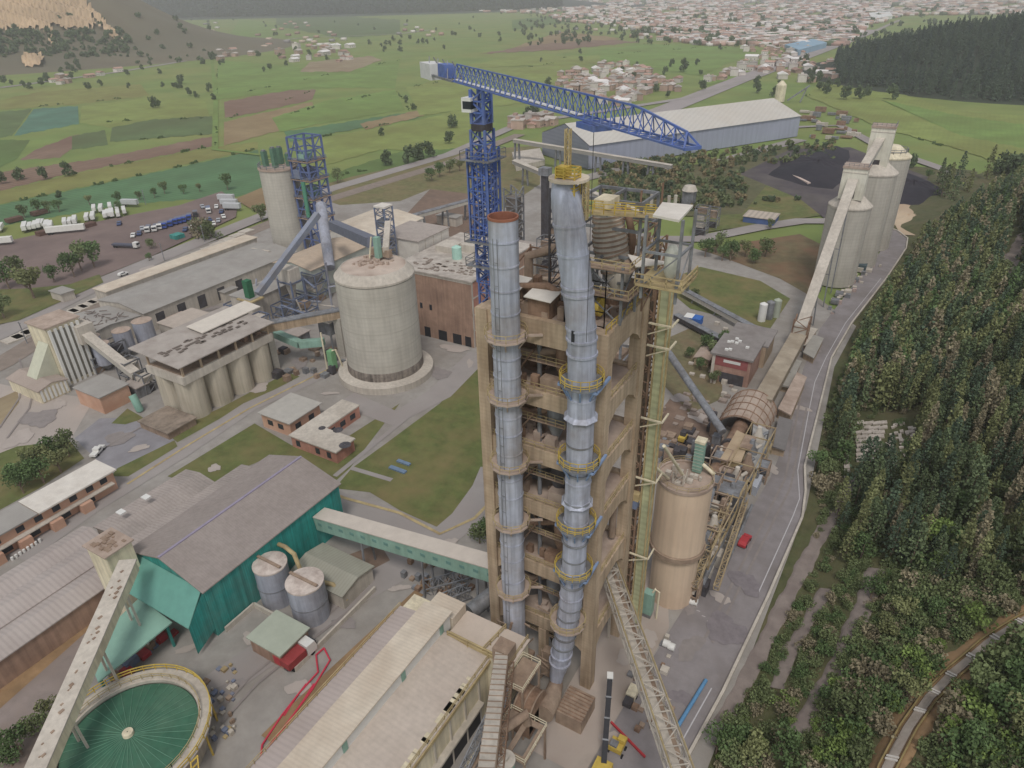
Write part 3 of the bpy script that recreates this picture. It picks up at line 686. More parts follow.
hw = mat('house_plaster', (214,206,198), .1, .3, .9, rv=.25); hp = mat('house_brick', (182,156,142), .12, .3, .9, rv=.25); rr = mat('clay_tile', (178,146,132), .15, .5, .9, rv=.25); rg = mat('cement_sheet_roof', (186,178,170), .12, .5, .9, rv=.25); rw = mat('bright_roof', (228,224,220), .06, .5, .8)
HM = [(house_mesh(0, 8, 11, 5, 1, hw, rr), 'white house with clay tiled gable roof'), (house_mesh(1, 9, 10, 6, 0, hp, rg), 'brick house with flat grey roof'), (house_mesh(2, 8, 13, 3.4, 1, hp, rr), 'low brick house with clay tiled roof'), (house_mesh(3, 9, 9, 7.5, 0, hw, rg), 'white two storey house, flat roof'), (house_mesh(4, 10, 16, 5, 1, hw, rw), 'long white building with bright roof'), (house_mesh(5, 8, 10, 5.5, 1, hp, rg), 'brick house with grey gable roof')]
def inpoly(p, poly):
    r_ = False; j = len(poly)-1
    for i in range(len(poly)):
        if (poly[i][1] > p[1]) != (poly[j][1] > p[1]) and p[0] < (poly[j][0]-poly[i][0])*(p[1]-poly[i][1])/(poly[j][1]-poly[i][1])+poly[i][0]: r_ = not r_
        j = i
    return r_
towns = [([(555,88),(560,76),(600,64),(640,66),(660,80),(684,82),(680,92),(650,92),(640,100),(612,108),(590,98)], 110, 'in the cluster beside the fields', 4.4),
 ([(256,42),(256,26),(300,20),(340,36),(352,44),(350,60),(330,60),(300,64),(268,54)], 42, 'in the village beyond the fields', 6),
 ([(310,62),(320,44),(352,50),(350,62)], 8, 'in the village beyond the fields', 6),
 ([(180,28),(215,22),(220,32),(190,34)], 7, 'in the hamlet below the ridge', 7),
 ([(215,62),(216,46),(256,38),(256,56)], 12, 'in the hamlet below the ridge', 7),
 ([(512,130),(514,122),(550,118),(552,128)], 12, 'in the row behind the pale hall', 5),
 ([(385,34),(390,26),(430,24),(445,34),(440,40)], 9, 'along the far country road', 7),
 ([(700,84),(760,56),(800,40),(840,26),(850,34),(800,56),(770,72)], 70, 'by the main road to town', 4.5),
 ([(760,72),(800,58),(830,62),(836,80),(800,84)], 26, 'beside the main road junction', 5),
 ([(50,84),(60,78),(110,72),(130,70),(60,86)], 8, 'on the road below the quarry', 7),
 ([(555,34),(600,22),(700,16),(860,20),(850,34),(760,56),(720,46),(640,40),(610,32)], 190, 'on the near edge of the town', 4),
 ]
allh = []
for poly, n_, where, sp in towns:
    bx = [p[0] for p in poly]; by = [p[1] for p in poly]; got = []; tries = 0
    while len(got) < n_ and tries < 6000:
        tries += 1; p = (rnd(min(bx), max(bx)), rnd(min(by), max(by)))
        if inpoly(p, poly) and all(abs(p[0]-q[0])*.8+abs(p[1]-q[1])*1.6 > sp for q in got): got.append(p)
    for p in got:
        x, y = G(*p); allh.append((math.hypot(x, y), x, y, where))
allh.sort()
for i, (d_, x, y, where) in enumerate(allh[:295]):
    me, lb = HM[random.choice((0,0,1,2,3,4,5,5))]
    o = bpy.data.objects.new('house', me); C.objects.link(o); o.location = (x, y, .05); o.rotation_euler.z = random.choice((0, 1.571, 0, .6, .3)); s_ = rnd(.85, 1.25)*(1.25 if d_ > 1500 else 1); o.scale = (s_, s_, s_)
    tag(o, lb+' '+where, 'house', 'houses '+where)
TW = []
town_poly = [(470,12),(520,4),(600,0),(700,-6),(860,-12),(1040,-20),(1040,14),(900,16),(862,30),(850,44),(800,58),(740,50),(690,44),(620,26),(560,22),(540,14)]
def blk(i, w, l, h):
    mb = MB(); mb.box(-w/2, w/2, -l/2, l/2, 0, h); me = bpy.data.meshes.new('block'); me.from_pydata(mb.v, [], mb.f); return me
BK = [blk(0, 12, 16, 6), blk(1, 16, 14, 8), blk(2, 10, 22, 5), blk(3, 18, 30, 7)]
for d_, x, y, w_ in allh[295:]: TW.append((BK[0], x, y, 0, 1, random.choice((0,1,2,3,4))))
for _ in range(22000):
    p = (rnd(470, 1040), rnd(-20, 46)) 
    if not inpoly(p, town_poly): continue
    x, y = G(*p)
    if math.hypot(x, y) > 11000: continue
    u_ = x*.878+y*.479; v_ = -x*.479+y*.878
    if u_ % 95 < 11 or v_ % 130 < 11: continue
    if math.sin(p[0]*.12+p[1]*.5)+math.sin(p[0]*.05-p[1]*.3) < -1.35: continue
    TW.append((BK[random.choice((0,0,1,1,2,3))], x, y, 0, max(1, min(2.2, math.hypot(x, y)/2600)), random.choice((0,0,0,1,2,2,3,4,5))))
merged('town_houses', TW, [mat('town_white', (216,209,203), .1, .1), mat('town_cream', (198,180,164), .1, .1), mat('town_clay', (182,150,136), .1, .1), mat('town_brick', (160,134,124), .1, .1), mat('town_grey', (150,146,144), .1, .1), far_leaf])
tt = [(LOWB[random.randrange(4)], *G(rnd(520, 1010), rnd(-4, 46)), 0, rnd(.8, 1.8), 0) for _ in range(480)]
merged('town_trees', tt, [far_leaf])
for i, (poly, lb) in enumerate(((((784,50),(812,44),(826,48),(798,56)),'long low shed with a pale blue roof in the town'),(((404-404+868,16),(888,13),(892,19),(872,22)),'white flat roofed warehouse beside the pine hill'))):
    one('warehouse', lb, 'warehouse', MB().prism(px(*poly), 0, 9), mat('pale_blue_roof', (140,168,186), .1, .05) if i == 0 else white_paint)
# ragged hedge lines between the far fields
hg = []
for (a, b), (c_, d) in (((0,205),(130,178)),((130,178),(258,149)),((60,177),(214,146)),((216,146),(218,60)),((80,123),(210,118)),((110,142),(214,134)),((224,120),(316,90)),((270,118),(395,90)),((290,143),(420,118)),((395,88),(410,112)),((406,88),(560,62)),((560,58),(720,46)),((320,180),(470,150)),((0,110),(150,96)),((216,98),(400,60)),((640,44),(760,50)),((880,128),(1024,170)),((806,96),(880,88))):
    n = int(math.hypot(a-c_, b-d)*.9)
    for i in range(n):
        if math.sin(i*.37+a)+math.sin(i*.11+b) < .75: continue
        t = i/n; x, y = G(a+(c_-a)*t+rnd(-.6,.6), b+(d-b)*t+rnd(-.5,.5)); hg.append((LOWB[random.randrange(4)], x, y, -.5, rnd(.1, .3), 0))
merged('hedgerows', hg, [leafmat('hedge_leaves', (86,102,66), 0)])
B0 = .5
# ================================================================== preheater tower
T = thing('preheater_tower', 'tall tan concrete frame tower with open dusty floors standing at the centre of the works', 'tower', (-39, 79, B0))
X0, X1, Y0, Y1 = -49.2, -29.4, 72.4, 87.0
CW = 1.9; LV = [68.2, 57.4, 47.6, 37.6, 25.0, 13.0]
for x in (X0+CW/2, X1-CW/2):
    for y in (Y0+CW/2, Y1-CW/2):
        MB().box(x-CW/2, x+CW/2, y-CW/2, y+CW/2, B0-.5, LV[0]).build('column', concrete_tan, T)
for y in (Y0+CW/2, Y1-CW/2): MB().box(-39.6, -38.2, y-.6, y+.6, B0-.5, LV[5]-3).build('column', concrete_tan, T)
def hbeam_x(y, z, dep, hau, th=1.0):     # beam along x with haunched ends
    a, b = X0+CW, X1-CW
    prof = [(a, z), (b, z), (b, z-dep-hau), (b-1.0, z-dep-hau*.5), (b-3.2, z-dep), (a+3.2, z-dep), (a+1.0, z-dep-hau*.5), (a, z-dep-hau)]
    v = [(p[0], yy, p[1]) for yy in (y-th/2, y+th/2) for p in prof]; n = len(prof)
    return MB().add(v, [tuple(range(n)), tuple(range(2*n-1, n-1, -1))]+[(i, i+n, (i+1)%n+n, (i+1)%n) for i in range(n)])
def hbeam_y(x, z, dep, hau, th=1.0):
    a, b = Y0+CW, Y1-CW
    prof = [(a, z), (b, z), (b, z-dep-hau), (b-1.0, z-dep-hau*.5), (b-3.2, z-dep), (a+3.2, z-dep), (a+1.0, z-dep-hau*.5), (a, z-dep-hau)]
    v = [(xx, p[0], p[1]) for xx in (x+th/2, x-th/2) for p in prof]; n = len(prof)
    return MB().add(v, [tuple(range(n)), tuple(range(2*n-1, n-1, -1))]+[(i, i+n, (i+1)%n+n, (i+1)%n) for i in range(n)])
for k, z in enumerate(LV):
    dp = 3.6 if k == 0 else 2.6
    hbeam_x(Y0+.8, z, dp, 1.6).build('beam', concrete_tan, T)
    if k < 5: hbeam_x(Y1-.8, z, dp, 1.6).build('beam', concrete_tan, T)
    hbeam_y(X1-.8, z, dp, 2.4).build('beam', concrete_tan, T); hbeam_y(X0+.8, z, dp, 2.4).build('beam', concrete_tan, T)
    fl = MB()
    fl.box(X0+1.35, X1-1.35, Y0+1.35, Y1-1.35, z-.9, z-.35)
    fl.build('floor_slab', concrete_floor, T)
    r_ = MB(); r_.rail([(X1-.5, Y0+.4, z), (X1-.5, Y1-.5, z)], 1.1, .09)
    if k != 0: r_.rail([(X0+.5, Y0+.4, z), (X1-.5, Y0+.4, z)], 1.1, .08)
    r_.build('railing', yellow if k == 0 else yellow_dust, T)
    # shrouded equipment, dust heaps and small sheds on every floor
    q = MB()
    for _ in range(9):
        x = rnd(X0+3, X1-6); y = rnd(Y0+1.6, Y0+5); w = rnd(.5, 1.8); q.box(x-w/2, x+w/2, y-w/3, y+w/3, z-.35, z+rnd(.3, 1.7))
    for _ in range(3):
        x = rnd(X0+3, X1-6); y = rnd(Y0+2, Y1-3); q.bar((x, y, z+rnd(.2,2)), (x+rnd(-4,4), y+rnd(-1,3), z+rnd(.2,3.6)), .3)
    each(q, 'floor_equipment', [brown_dust, rust, concrete_floor][k%3], T)
for (x, y, r, z0, z1) in ((-43.6, 80, 3.0, 50.5, 56.3), (-35.6, 80, 3.0, 59.5, 66.8), (-43.6, 80, 3.2, 29.5, 36.5), (-35.6, 80, 3.0, 40, 46.5), (-43.8, 78.2, 2.7, 14.5, 23), (-43.6, 80, 2.8, 61, 67), (-35, 80, 2.8, 27, 35)):
    MB().lathe(x, y, [(.5, z0-5.5), (r*.95, z0), (r, z0+.2), (r, z1), (r*.6, z1+.9), (.4, z1+1.1)], 24, 0, True, True).build('cyclone', galv if z0 < 30 else rust, T, True)
for pts, r in ((((-43.6,80,58),(-41,79,60),(-37,79.5,66)),1.2), (((-35.6,80,36),(-38,78,40),(-42,79,50)),1.0), (((-36.5,76,4),(-36.5,76,12),(-37,77,30)),.9), (((-31.6,84,25.5),(-31.6,84,36)),.6), (((-43,79,10),(-39,77,6),(-36,76,3)),1.0)):
    MB().tube(pts, r, 14).build('gas_duct', brown_dust, T, True)
# roof deck machinery and the sheds on it
for (x0, x1, y0, y1, h) in ((-46.5,-43.8,75,78,3.0),(-41.6,-38.4,73.8,77,2.8)):
    s_ = MB().box(x0, x1, y0, y1, 67.85, 67.85+h).build('roof_shed', rust, T); 
    MB().add([(x0-.4,y0-.4,68+h),(x1+.4,y0-.4,67.9+h),(x1+.4,y1+.4,68.4+h),(x0-.4,y1+.4,68.5+h),(x0-.4,y0-.4,67.88+h),(x1+.4,y0-.4,67.78+h),(x1+.4,y1+.4,68.28+h),(x0-.4,y1+.4,68.38+h)], [(0,1,2,3),(7,6,5,4),(0,4,5,1),(1,5,6,2),(2,6,7,3),(3,7,4,0)]).build('shed_roof', white_roof, s_)
q = MB()
for _ in range(38):
    x = rnd(X0+2, X1-2); y = rnd(Y0+2, Y1-2); w = rnd(.3, 1.3); q.box(x-w/2, x+w/2, y-w/2, y+w/2, 67.85, 67.85+rnd(.3, 2.2))
for _ in range(14):
    x = rnd(X0+3, X1-3); y = rnd(Y0+2, Y1-3); q.bar((x, y, 68+rnd(0,1)), (x+rnd(-3,3), y+rnd(-3,3), 68+rnd(.3,3)), .22)
each(q, 'roof_machinery', rust, T)
MB().tube([(-33.2,77.5,69.6),(-32.6,77.5,69.6)], 1.3, 20).build('sheave_wheel', yellow, T, True)
# open steel storeys above the concrete
fr = MB(); FX = (-37.8, -34.2, -29.6); FY = (76.5, 81.5, 87.5)
for x in FX:
    for y in FY: fr.bar((x, y, 68), (x, y, 82.5 if y > 77 else 76), .32)
for z in (71.6, 75.2, 78.8, 82.4):
    for y in FY:
        if z > 76 and y < 77: continue
        fr.bar((FX[0], y, z), (FX[2], y, z), .26, .4)
    for x in FX: fr.bar((x, FY[0] if z < 76 else FY[1], z), (x, FY[2], z), .26, .4)
for i, z in enumerate((68, 71.6)): fr.bar((FX[0], FY[0], z), (FX[1], FY[0], z+3.6), .16); fr.bar((FX[2], FY[0], z), (FX[1], FY[0], z+3.6), .16); fr.bar((FX[2], FY[0], z), (FX[2], FY[1], z+3.6), .16); fr.bar((FX[2], FY[2], z), (FX[2], FY[1], z+3.6), .16)
fr.build('steel_frame', galv, T)
for z in (71.7, 75.3):
    d = MB(); d.box(FX[0]-.3, FX[2]+1.2, FY[0]-.6, FY[0]+1.4, z, z+.18); d.box(FX[2]-1, FX[2]+1.2, FY[0]+1.4, FY[2], z, z+.18); d.build('steel_deck', brown_dust, T)
    MB().rail([(FX[0], FY[0]-.5, z+.2), (FX[2]+1.1, FY[0]-.5, z+.2), (FX[2]+1.1, FY[2], z+.2)], 1.1, .09).build('railing', yellow_dust, T)
pa = [G3(627,262,75), G3(642,260.7,75.6), G3(671,267.5,75.4), G3(635,274.5,75)]
MB().prism([p[:2] for p in pa], 75.9, 76.05).build('canopy_roof', white_roof, T)
# ribbed gooseneck gas duct on top
gp_ = [RY(607,211,83), RY(608,224,83), RY(610,238,83), RY(612,253,83), RY(616,268,83), RY(620,288,83)]
rr_ = [1.75, 2.0, 2.25, 2.3, 2.0, 1.5]
MB().tube(gp_, rr_, 24).build('top_cyclone_duct', concrete_pale, T, True)
rb = MB()
for i in range(13):
    t = i/12*4.0; k = min(3, int(t)); p = Vector(gp_[k]).lerp(Vector(gp_[k+1]), t-k); r = rr_[k]+(rr_[k+1]-rr_[k])*(t-k)
    d = (Vector(gp_[k+1])-Vector(gp_[k])).normalized()
    rb.tube([p-d*.12, p+d*.12], r+.14, 24)
rb.build('stiffener_ribs', brown_dust, T)
# bridge from the duct head to the hoist head
br = [RY(588,212,74), RY(660,216,84)]
MB().bar(br[0], br[1], 1.8, .3).build('bridge_deck', yellow_dust, T)
b_ = MB(); dv = (Vector(br[1])-Vector(br[0])); nn = Vector((-dv.y, dv.x, 0)).normalized()*.9
for s in (-1, 1): b_.rail([Vector(br[0])+nn*s, Vector(br[1])+nn*s], 1.2, .1)
b_.build('railing', yellow, T)
tr = MB()
for _ in range(5): pass
MB().box(*sorted((RY(597,203,78)[0], RY(613,203,78)[0])), 77, 80, 82.6, 83.6).build('hatch_cover', cream, T)
for k in range(5):
    z0, z1 = LV[k+1], LV[k]-3
    MB().box(X0+.5, X0+.8, Y0+5, Y1-2, z0, z1).build('added_shade_wall', concrete_tan, T); MB().box(X0+3, X1-8, Y1-1.2, Y1-.9, z0, z1-1).build('added_shade_wall', concrete_floor, T)  # walls added on the left and back to darken the tower's open floors
sf = MB()
for x in (-40.6, -38.6):
    for y in (78, 83): sf.bar((x, y, 68), (x, y, 84), .24)
for z in range(69, 85, 2):
    for y in (78, 83): sf.bar((-40.6, y, z), (-38.6, y, z), .14); 
    for x in (-40.6, -38.6): sf.bar((x, 78, z), (x, 83, z), .14); sf.bar((x, 78, z), (x, 83, z+2), .1)
sf.build('scaffold_frame', dark_steel, T)
sf = MB()
for x in (-36.4, -33.6, -30.8):
    for z in (68.4, 70.4, 72.4, 74.4): sf.bar((x, 74.2, 68), (x, 74.2, 76), .12); sf.bar((-36.4, 74.2, z), (-30.8, 74.2, z), .1); sf.bar((x, 74.2, z), (x, 76.6, z), .1)
sf.build('scaffold_frame', galv, T)
sf = MB()
for x, y, zt in ((-33.8,85.5,81),(-31.2,85.5,83),(-28.8,82,80),(-28.8,86.6,84),(-46.8,84,74),(-43.6,84,74),(-46.8,79,73)):
    sf.bar((x, y, 68), (x, y, zt), .22)
for z in (70.5, 73, 76, 79):
    sf.bar((-33.8,85.5,z),(-28.8,85.5,z),.18); sf.bar((-28.8,82,z),(-28.8,86.6,z),.18); sf.bar((-33.8,85.5,z-2.5),(-31.2,85.5,z),.12); sf.bar((-28.8,82,z-2.5),(-28.8,86.6,z),.12)
sf.bar((-46.8,84,73.6),(-43.6,84,73.6),.2); sf.bar((-46.8,84,71),(-43.6,84,71),.2); sf.bar((-46.8,79,72),(-46.8,84,73.6),.2); sf.build('stair_frame', rust, T)
for z in (70.6, 73.1, 76.1): 
    d_ = MB().box(-34, -28.6, 84.4, 86.2, z, z+.14).build('steel_deck', yellow_dust, T); MB().rail([(-34,84.4,z+.14),(-28.6,84.4,z+.14),(-28.6,86.2,z+.14)], 1.1, .09, 1.5).build('railing', yellow_dust, d_)
for k, (pts, r) in enumerate(((((-44,76,68),(-44,76,71),(-40,76.5,71.5),(-37,77,70)),.5),(((-46,82,68),(-46,82,73),(-42,83,74.5)),.7),(((-34,80,68),(-34.5,79,72),(-35.5,78,76)),.6),(((-32,84,70),(-31.4,84,77),(-32.5,84,81)),.5))):
    MB().tube(pts, r, 12).build('roof_pipe', [rust, brown_dust, galv, rust][k], T, True)
for k, (x, y, z, w, d_, h) in enumerate(((-46.6,73.6,57.1,2.6,1.8,2.6),(-39.8,73.8,57.1,3.2,1.6,1.8),(-45.8,73.6,47.3,2.8,1.6,2.2),(-38.4,73.7,37.3,3.6,1.6,2.4),(-44.6,73.7,37.3,2.2,1.6,2.0),(-39,73.7,24.7,4.2,1.6,2.2))):
    MB().box(x, x+w, y, y+d_, z, z+h).build('equipment_cabin', [concrete_floor, brown_dust, rust][k%3], T)
for k, (z0, z1) in enumerate(((2,12),(13.2,22),(25.2,34.5),(37.8,45),(47.8,54.6),(57.6,64.4))):
    xm = (-37.6, -38.2, -36.9)[k % 3]
    MB().lathe(xm, 75.9, [(.35, z0), (1.35, z0+(z1-z0)*.4), (1.4, z0+(z1-z0)*.8), (.9, z1-.3), (.5, z1)], 18, 0, True, True).build('vessel', [dark_steel, galv, rust][k % 3], T, True)
    MB().tube([(-46.5, 75.6, z0+(z1-z0)*.55), (-42, 75.2, z0+(z1-z0)*.6), (xm-1, 75.9, z0+(z1-z0)*.75)], .55, 12).build('cross_duct', [rust, brown_dust][k % 2], T, True)
    MB().tube([(-35.2, 73.9, z0), (-35.2, 73.9, z1+3)], .2, 8).build('riser_pipe', galv, T, True)
    pl = MB(); zz_ = z0+(z1-z0)*.5; pl.box(-46.6, -36, 74.2, 75.1, zz_, zz_+.12); pd = pl.build('mid_platform', brown_dust, T); MB().rail([(-46.6, 74.2, zz_+.12), (-36, 74.2, zz_+.12)], 1.1, .07, 1.4).build('railing', yellow_dust, pd)
for z0, z1 in ((13,25),(25,37.6),(37.6,47.6),(47.6,57.4),(57.4,68)):
    MB().tube([(-40.6,75.2,z0),(-40.6,75.2,z1)], .35, 10).build('riser_pipe', galv, T, True)
st_ = MB()
for k in range(5):
    z0, z1 = LV[k+1], LV[k]; m_ = (z0+z1)/2
    st_.bar((-44.5, Y0+2.2, z0), (-41, Y0+2.2, m_), .9, .2); st_.bar((-41, Y0+3.2, m_), (-44.5, Y0+3.2, z1), .9, .2)
st_.build('stair', rust, T)
# ================================================================== exhaust stack
SX, SY = -42.75, 70.0
K = thing('exhaust_stack', 'straight dusty blue grey steel stack with an open rusty mouth in front of the tower', 'chimney', (SX, SY, B0))
def wig(z): return SX-(z-45)*.012
pr = MB(); zz = [B0, 12, 26, 40, 55, 68, 82.2]
pr.lathe(SX, SY, [(1.85, z) for z in zz], 32); pr.lathe(SX, SY, [(1.72, 82.2), (1.72, 77), (.1, 76.9)], 32)
pr.build('shell', stack_steel, K, True)
lip = MB(); lip.lathe(SX, SY, [(1.7, 80.0), (1.7, 82.0), (1.7, 82.3), (1.9, 82.3), (1.9, 82.0)], 32); lip.build('rim', rust_in, K, True)
MB().lathe(SX, SY, [(1.69, 81.9), (1.69, 77.2), (.1, 77.1)], 32).build('lining', rust_in, K, True)
for z in (79.3, 76.2, 73.0, 69.8, 63.4, 60.6, 54.2, 51.4, 48.0, 43.5, 40.2, 34.0, 31, 27.6, 23, 19.5): MB().lathe(SX, SY, [(1.86, z), (1.94, z), (1.94, z+.2), (1.86, z+.2)], 32).build('flange', duct_steel if int(z) % 2 else stack_steel, K, True)
for z in (66.2, 57.0, 45.6, 34.6, 20.2):
    d = MB(); d.ringdeck(SX, SY, z, 1.9, 2.9, 12, .25)
    for a in (0, 1.05, 2.1, 3.14, 4.2, 5.2): d.bar((SX+1.84*math.cos(a), SY+1.84*math.sin(a), z-1.3), (SX+2.8*math.cos(a), SY+2.8*math.sin(a), z), .16)
    d.bar((SX+2, SY+1.5, z), (SX+4, Y0+.3, z), .3); d.bar((SX-2, SY+1.5, z), (SX-4, Y0+.3, z), .3)
    dk = d.build('ring_platform', concrete_floor, K)
    MB().rail([(SX+2.85*math.cos(2*math.pi*j/12), SY+2.85*math.sin(2*math.pi*j/12), z+.25) for j in range(12)], 1.1, .07, 2, True).build('railing', yellow_dust, dk)
ld = MB(); ld.bar((SX+.3, SY-2.05, B0), (SX+.3, SY-2.05, 80), .07); ld.bar((SX-.3, SY-2.05, B0), (SX-.3, SY-2.05, 80), .07); [ld.bar((SX-.3, SY-2.05, z), (SX+.3, SY-2.05, z), .06) for z in range(2, 80, 3)]; ld.build('ladder', galv, K)
# ================================================================== downcomer duct
D = thing('downcomer_duct', 'big blue grey round steel duct dropping down the front of the tower to a fan', 'duct', (-31.6, 69.5, B0))
DP = [(-35.2,70.6,87.0),(-34.6,70.1,86.2),(-34.2,69.8,84.8),(-33.6,69.5,82),(-33.0,69.5,78.5),(-32.2,69.5,73.6),(-31.6,69.5,68),(-31.4,69.4,60),(-31.4,69.3,52),(-31.5,69.3,43.7),(-31.7,69.3,32.3),(-32.0,69.3,24),(-32.6,69.0,17),(-33.4,68.4,9)]
MB().tube(DP[:10]+DP[10:], [1.2,1.6,1.75,1.8,1.82,1.82,1.8,1.8,1.78,1.75,1.75,1.72,1.65,1.5], 32).build('shell', duct_steel, D, True)
MB().tube([(-33.4,68.4,9),(-33.7,68.1,6.5),(-33.7,68.0,4.5)], [1.5,1.15,.9], 20).build('reducer', duct_steel, D, True)
def dpt(z):
    for p, q in zip(DP, DP[1:]):
        if q[2] <= z <= p[2]:
            t = (p[2]-z)/(p[2]-q[2]); return Vector(p).lerp(Vector(q), t)
    return Vector(DP[-1])
for z, ext in ((82.6,.1),(79.3,.1),(75.5,.18),(74.6,.22),(70.2,.12),(68.8,.2),(66.8,.22),(60.6,.12),(57.8,.2),(53.6,.1),(49.0,.25),(47.4,.1),(44.0,.3),(40.2,.12),(36.5,.28),(33.2,.12),(30.6,.12),(28.0,.3),(25.2,.14),(23.0,.14),(20.8,.14),(18.6,.16),(16.4,.14),(14.2,.14),(12,.14),(10.2,.14)):
    c_ = dpt(z); MB().tube([c_-Vector((0,0,.14)), c_+Vector((0,0,.14))], 1.82-(max(0,70-z)/70)*.12+ext*.75, 32).build('stiffening_ring', galv if z < 60 and int(z*10) % 3 else duct_steel, D, True)
for i, z in enumerate((57.6, 43.6)):       # octagonal flared expansion joints
    c_ = dpt(z); MB().lathe(c_.x, c_.y, [(1.8, z+1.6), (1.9, z+.6), (2.35, z), (1.9, z-.5)], 8).build('expansion_joint', duct_steel, D)
for z in (63.2, 51.0, 40.0, 31.0, 19.6):
    c_ = dpt(z); d = MB(); d.ringdeck(c_.x, c_.y, z-.6, 1.85, 2.85, 16, .25)
    dk = d.build('ring_platform', concrete_floor if z < 20 else galv, D)
    rl = MB(); ring = [(c_.x+2.8*math.cos(2*math.pi*j/16), c_.y+2.8*math.sin(2*math.pi*j/16), z-.35) for j in range(16)]
    rl.rail(ring, 1.3, .085, .75, True); rl.rail(ring, .65, .065, 9, True)
    rl.build('railing', yellow if z > 20 else yellow_dust, dk)
    if z > 25:
        bk = MB()
        for a in (-2.6, -1.9, -1.2, -.5): bk.bar((c_.x+1.75*math.cos(a), c_.y+1.75*math.sin(a), z-2.6), (c_.x+2.7*math.cos(a), c_.y+2.7*math.sin(a), z-.7), .2)
        bk.bar((c_.x-2.7, c_.y-1.2, z-.9), (c_.x+2.7, c_.y-1.2, z-.9), .35); bk.bar((c_.x-2.6, c_.y-1.2, z-.9), (c_.x-2.6, Y0+.4, z-.9), .35); bk.bar((c_.x+2.6, c_.y-1.2, z-.9), (c_.x+2.4, Y0+.4, z-.9), .35)
        bk.build('support_bracket', mat('pale_blue_steel', (132,152,184), .12, 1), dk)
MB().box(-32.2, -31.8, 67.6, 67.9, 68.6, 70.4).build('inspection_hatch', black_paint, D)
# working platform over the duct head with its yellow hoist mast
cx, cy, _ = RY(569,176,70.5); pz = 87.3
W = thing('work_platform', 'round work platform with yellow frames and a yellow mast on the duct head', 'platform', (cx, cy, pz))
MB().lathe(cx, cy, [(.1, pz), (2.3, pz), (2.3, pz+.3), (.1, pz+.3)], 24).build('deck', cream_roof, W)
f = MB()
for x in (-1, 0, 1.3):
    for y in (-1.3, .2): f.bar((cx+x, cy+y, pz-2.2), (cx+x, cy+y, pz+1.5), .16)
for z in (-2, -.6, .8, 1.5): f.rail([(cx-1, cy-1.3, pz+z-.6), (cx+1.3, cy-1.3, pz+z-.6), (cx+1.3, cy+.2, pz+z-.6), (cx-1, cy+.2, pz+z-.6)], .6, .12, .8, True)
f.box(cx-1.0, cx+.2, cy-1.2, cy, pz+.4, pz+1.6); f.build('frame', yellow, W)
MB().lattice((cx-.2, cy, pz+.4), (cx-.2, cy, pz+5.4), .5, 6, .08).build('mast', yellow_dust, W)
MB().lattice((cx+2.1, cy, pz-4.2), (cx+2.1, cy, pz), .5, 5, .08).build('ladder_cage', yellow_dust, W)
# ================================================================== tower crane
CX, CY = -50.2, 77.7
R_ = thing('tower_crane', 'blue lattice tower crane with a long jib reaching over the works', 'crane', (CX, CY, B0))
MB().lattice((CX, CY, B0), (CX, CY, 74), 1.9, 40, .17).build('mast', crane_blue, R_)
MB().lattice((CX, CY, 70), (CX, CY, 90.5), 2.1, 12, .2).build('upper_mast', crane_blue, R_)
cg = MB(); cg.lattice((CX, CY, 76), (CX, CY, 88.2), 3.0, 7, .16)
for i in range(5): cg.box(CX-1.5+i*.7, CX-1.38+i*.7, CY-1.62, CY-1.5, 76, 88)
for i in range(5): cg.box(CX+1.5, CX+1.62, CY-1.5+i*.7, CY-1.38+i*.7, 76, 88)
cg.build('climbing_cage', crane_blue, R_)
for z in (76, 86.8, 72.6):
    d = MB().box(CX-2.2, CX+2.2, CY-2.2, CY-1.6, z, z+.15); d.box(CX-2.2, CX+2.2, CY+1.6, CY+2.2, z, z+.15); d.box(CX-2.2, CX-1.6, CY-1.6, CY+1.6, z, z+.15); d.box(CX+1.6, CX+2.2, CY-1.6, CY+1.6, z, z+.15)
    dk = d.build('walkway', galv, R_); MB().rail([(CX-2.15,CY-2.15,z+.15),(CX+2.15,CY-2.15,z+.15),(CX+2.15,CY+2.15,z+.15),(CX-2.15,CY+2.15,z+.15)], 1.1, .06, 2, True).build('railing', galv, dk)
MB().lathe(CX, CY, [(1.4, 90.4), (1.4, 91.2)], 16, 0, True, True).build('slewing_ring', dark_steel, R_); MB().lattice((CX, CY, 91.2), (CX, CY, 95.2), 1.8, 3, .24).box(CX-.6, CX+.6, CY-.6, CY+.6, 91.2, 92.4).build('tower_head', crane_blue, R_)
JZ = 95.4; tip = Vector((*G(692,151,JZ-.2), JZ)); dj = (tip-Vector((CX, CY, JZ))); jl = dj.length; dj.normalize(); sj = Vector((-dj.y, dj.x, 0))
cp = Vector((CX, CY, 0))-sj*1.3-dj*.6
cb = MB().box(cp.x-.7, cp.x+.7, cp.y-.8, cp.y+.8, 92.6, 94.3).build('operator_cab', white_paint, R_)
MB().box(cp.x-.5, cp.x+.73, cp.y-.83, cp.y+.5, 93.0, 93.9).build('cab_window', window_dark, cb)
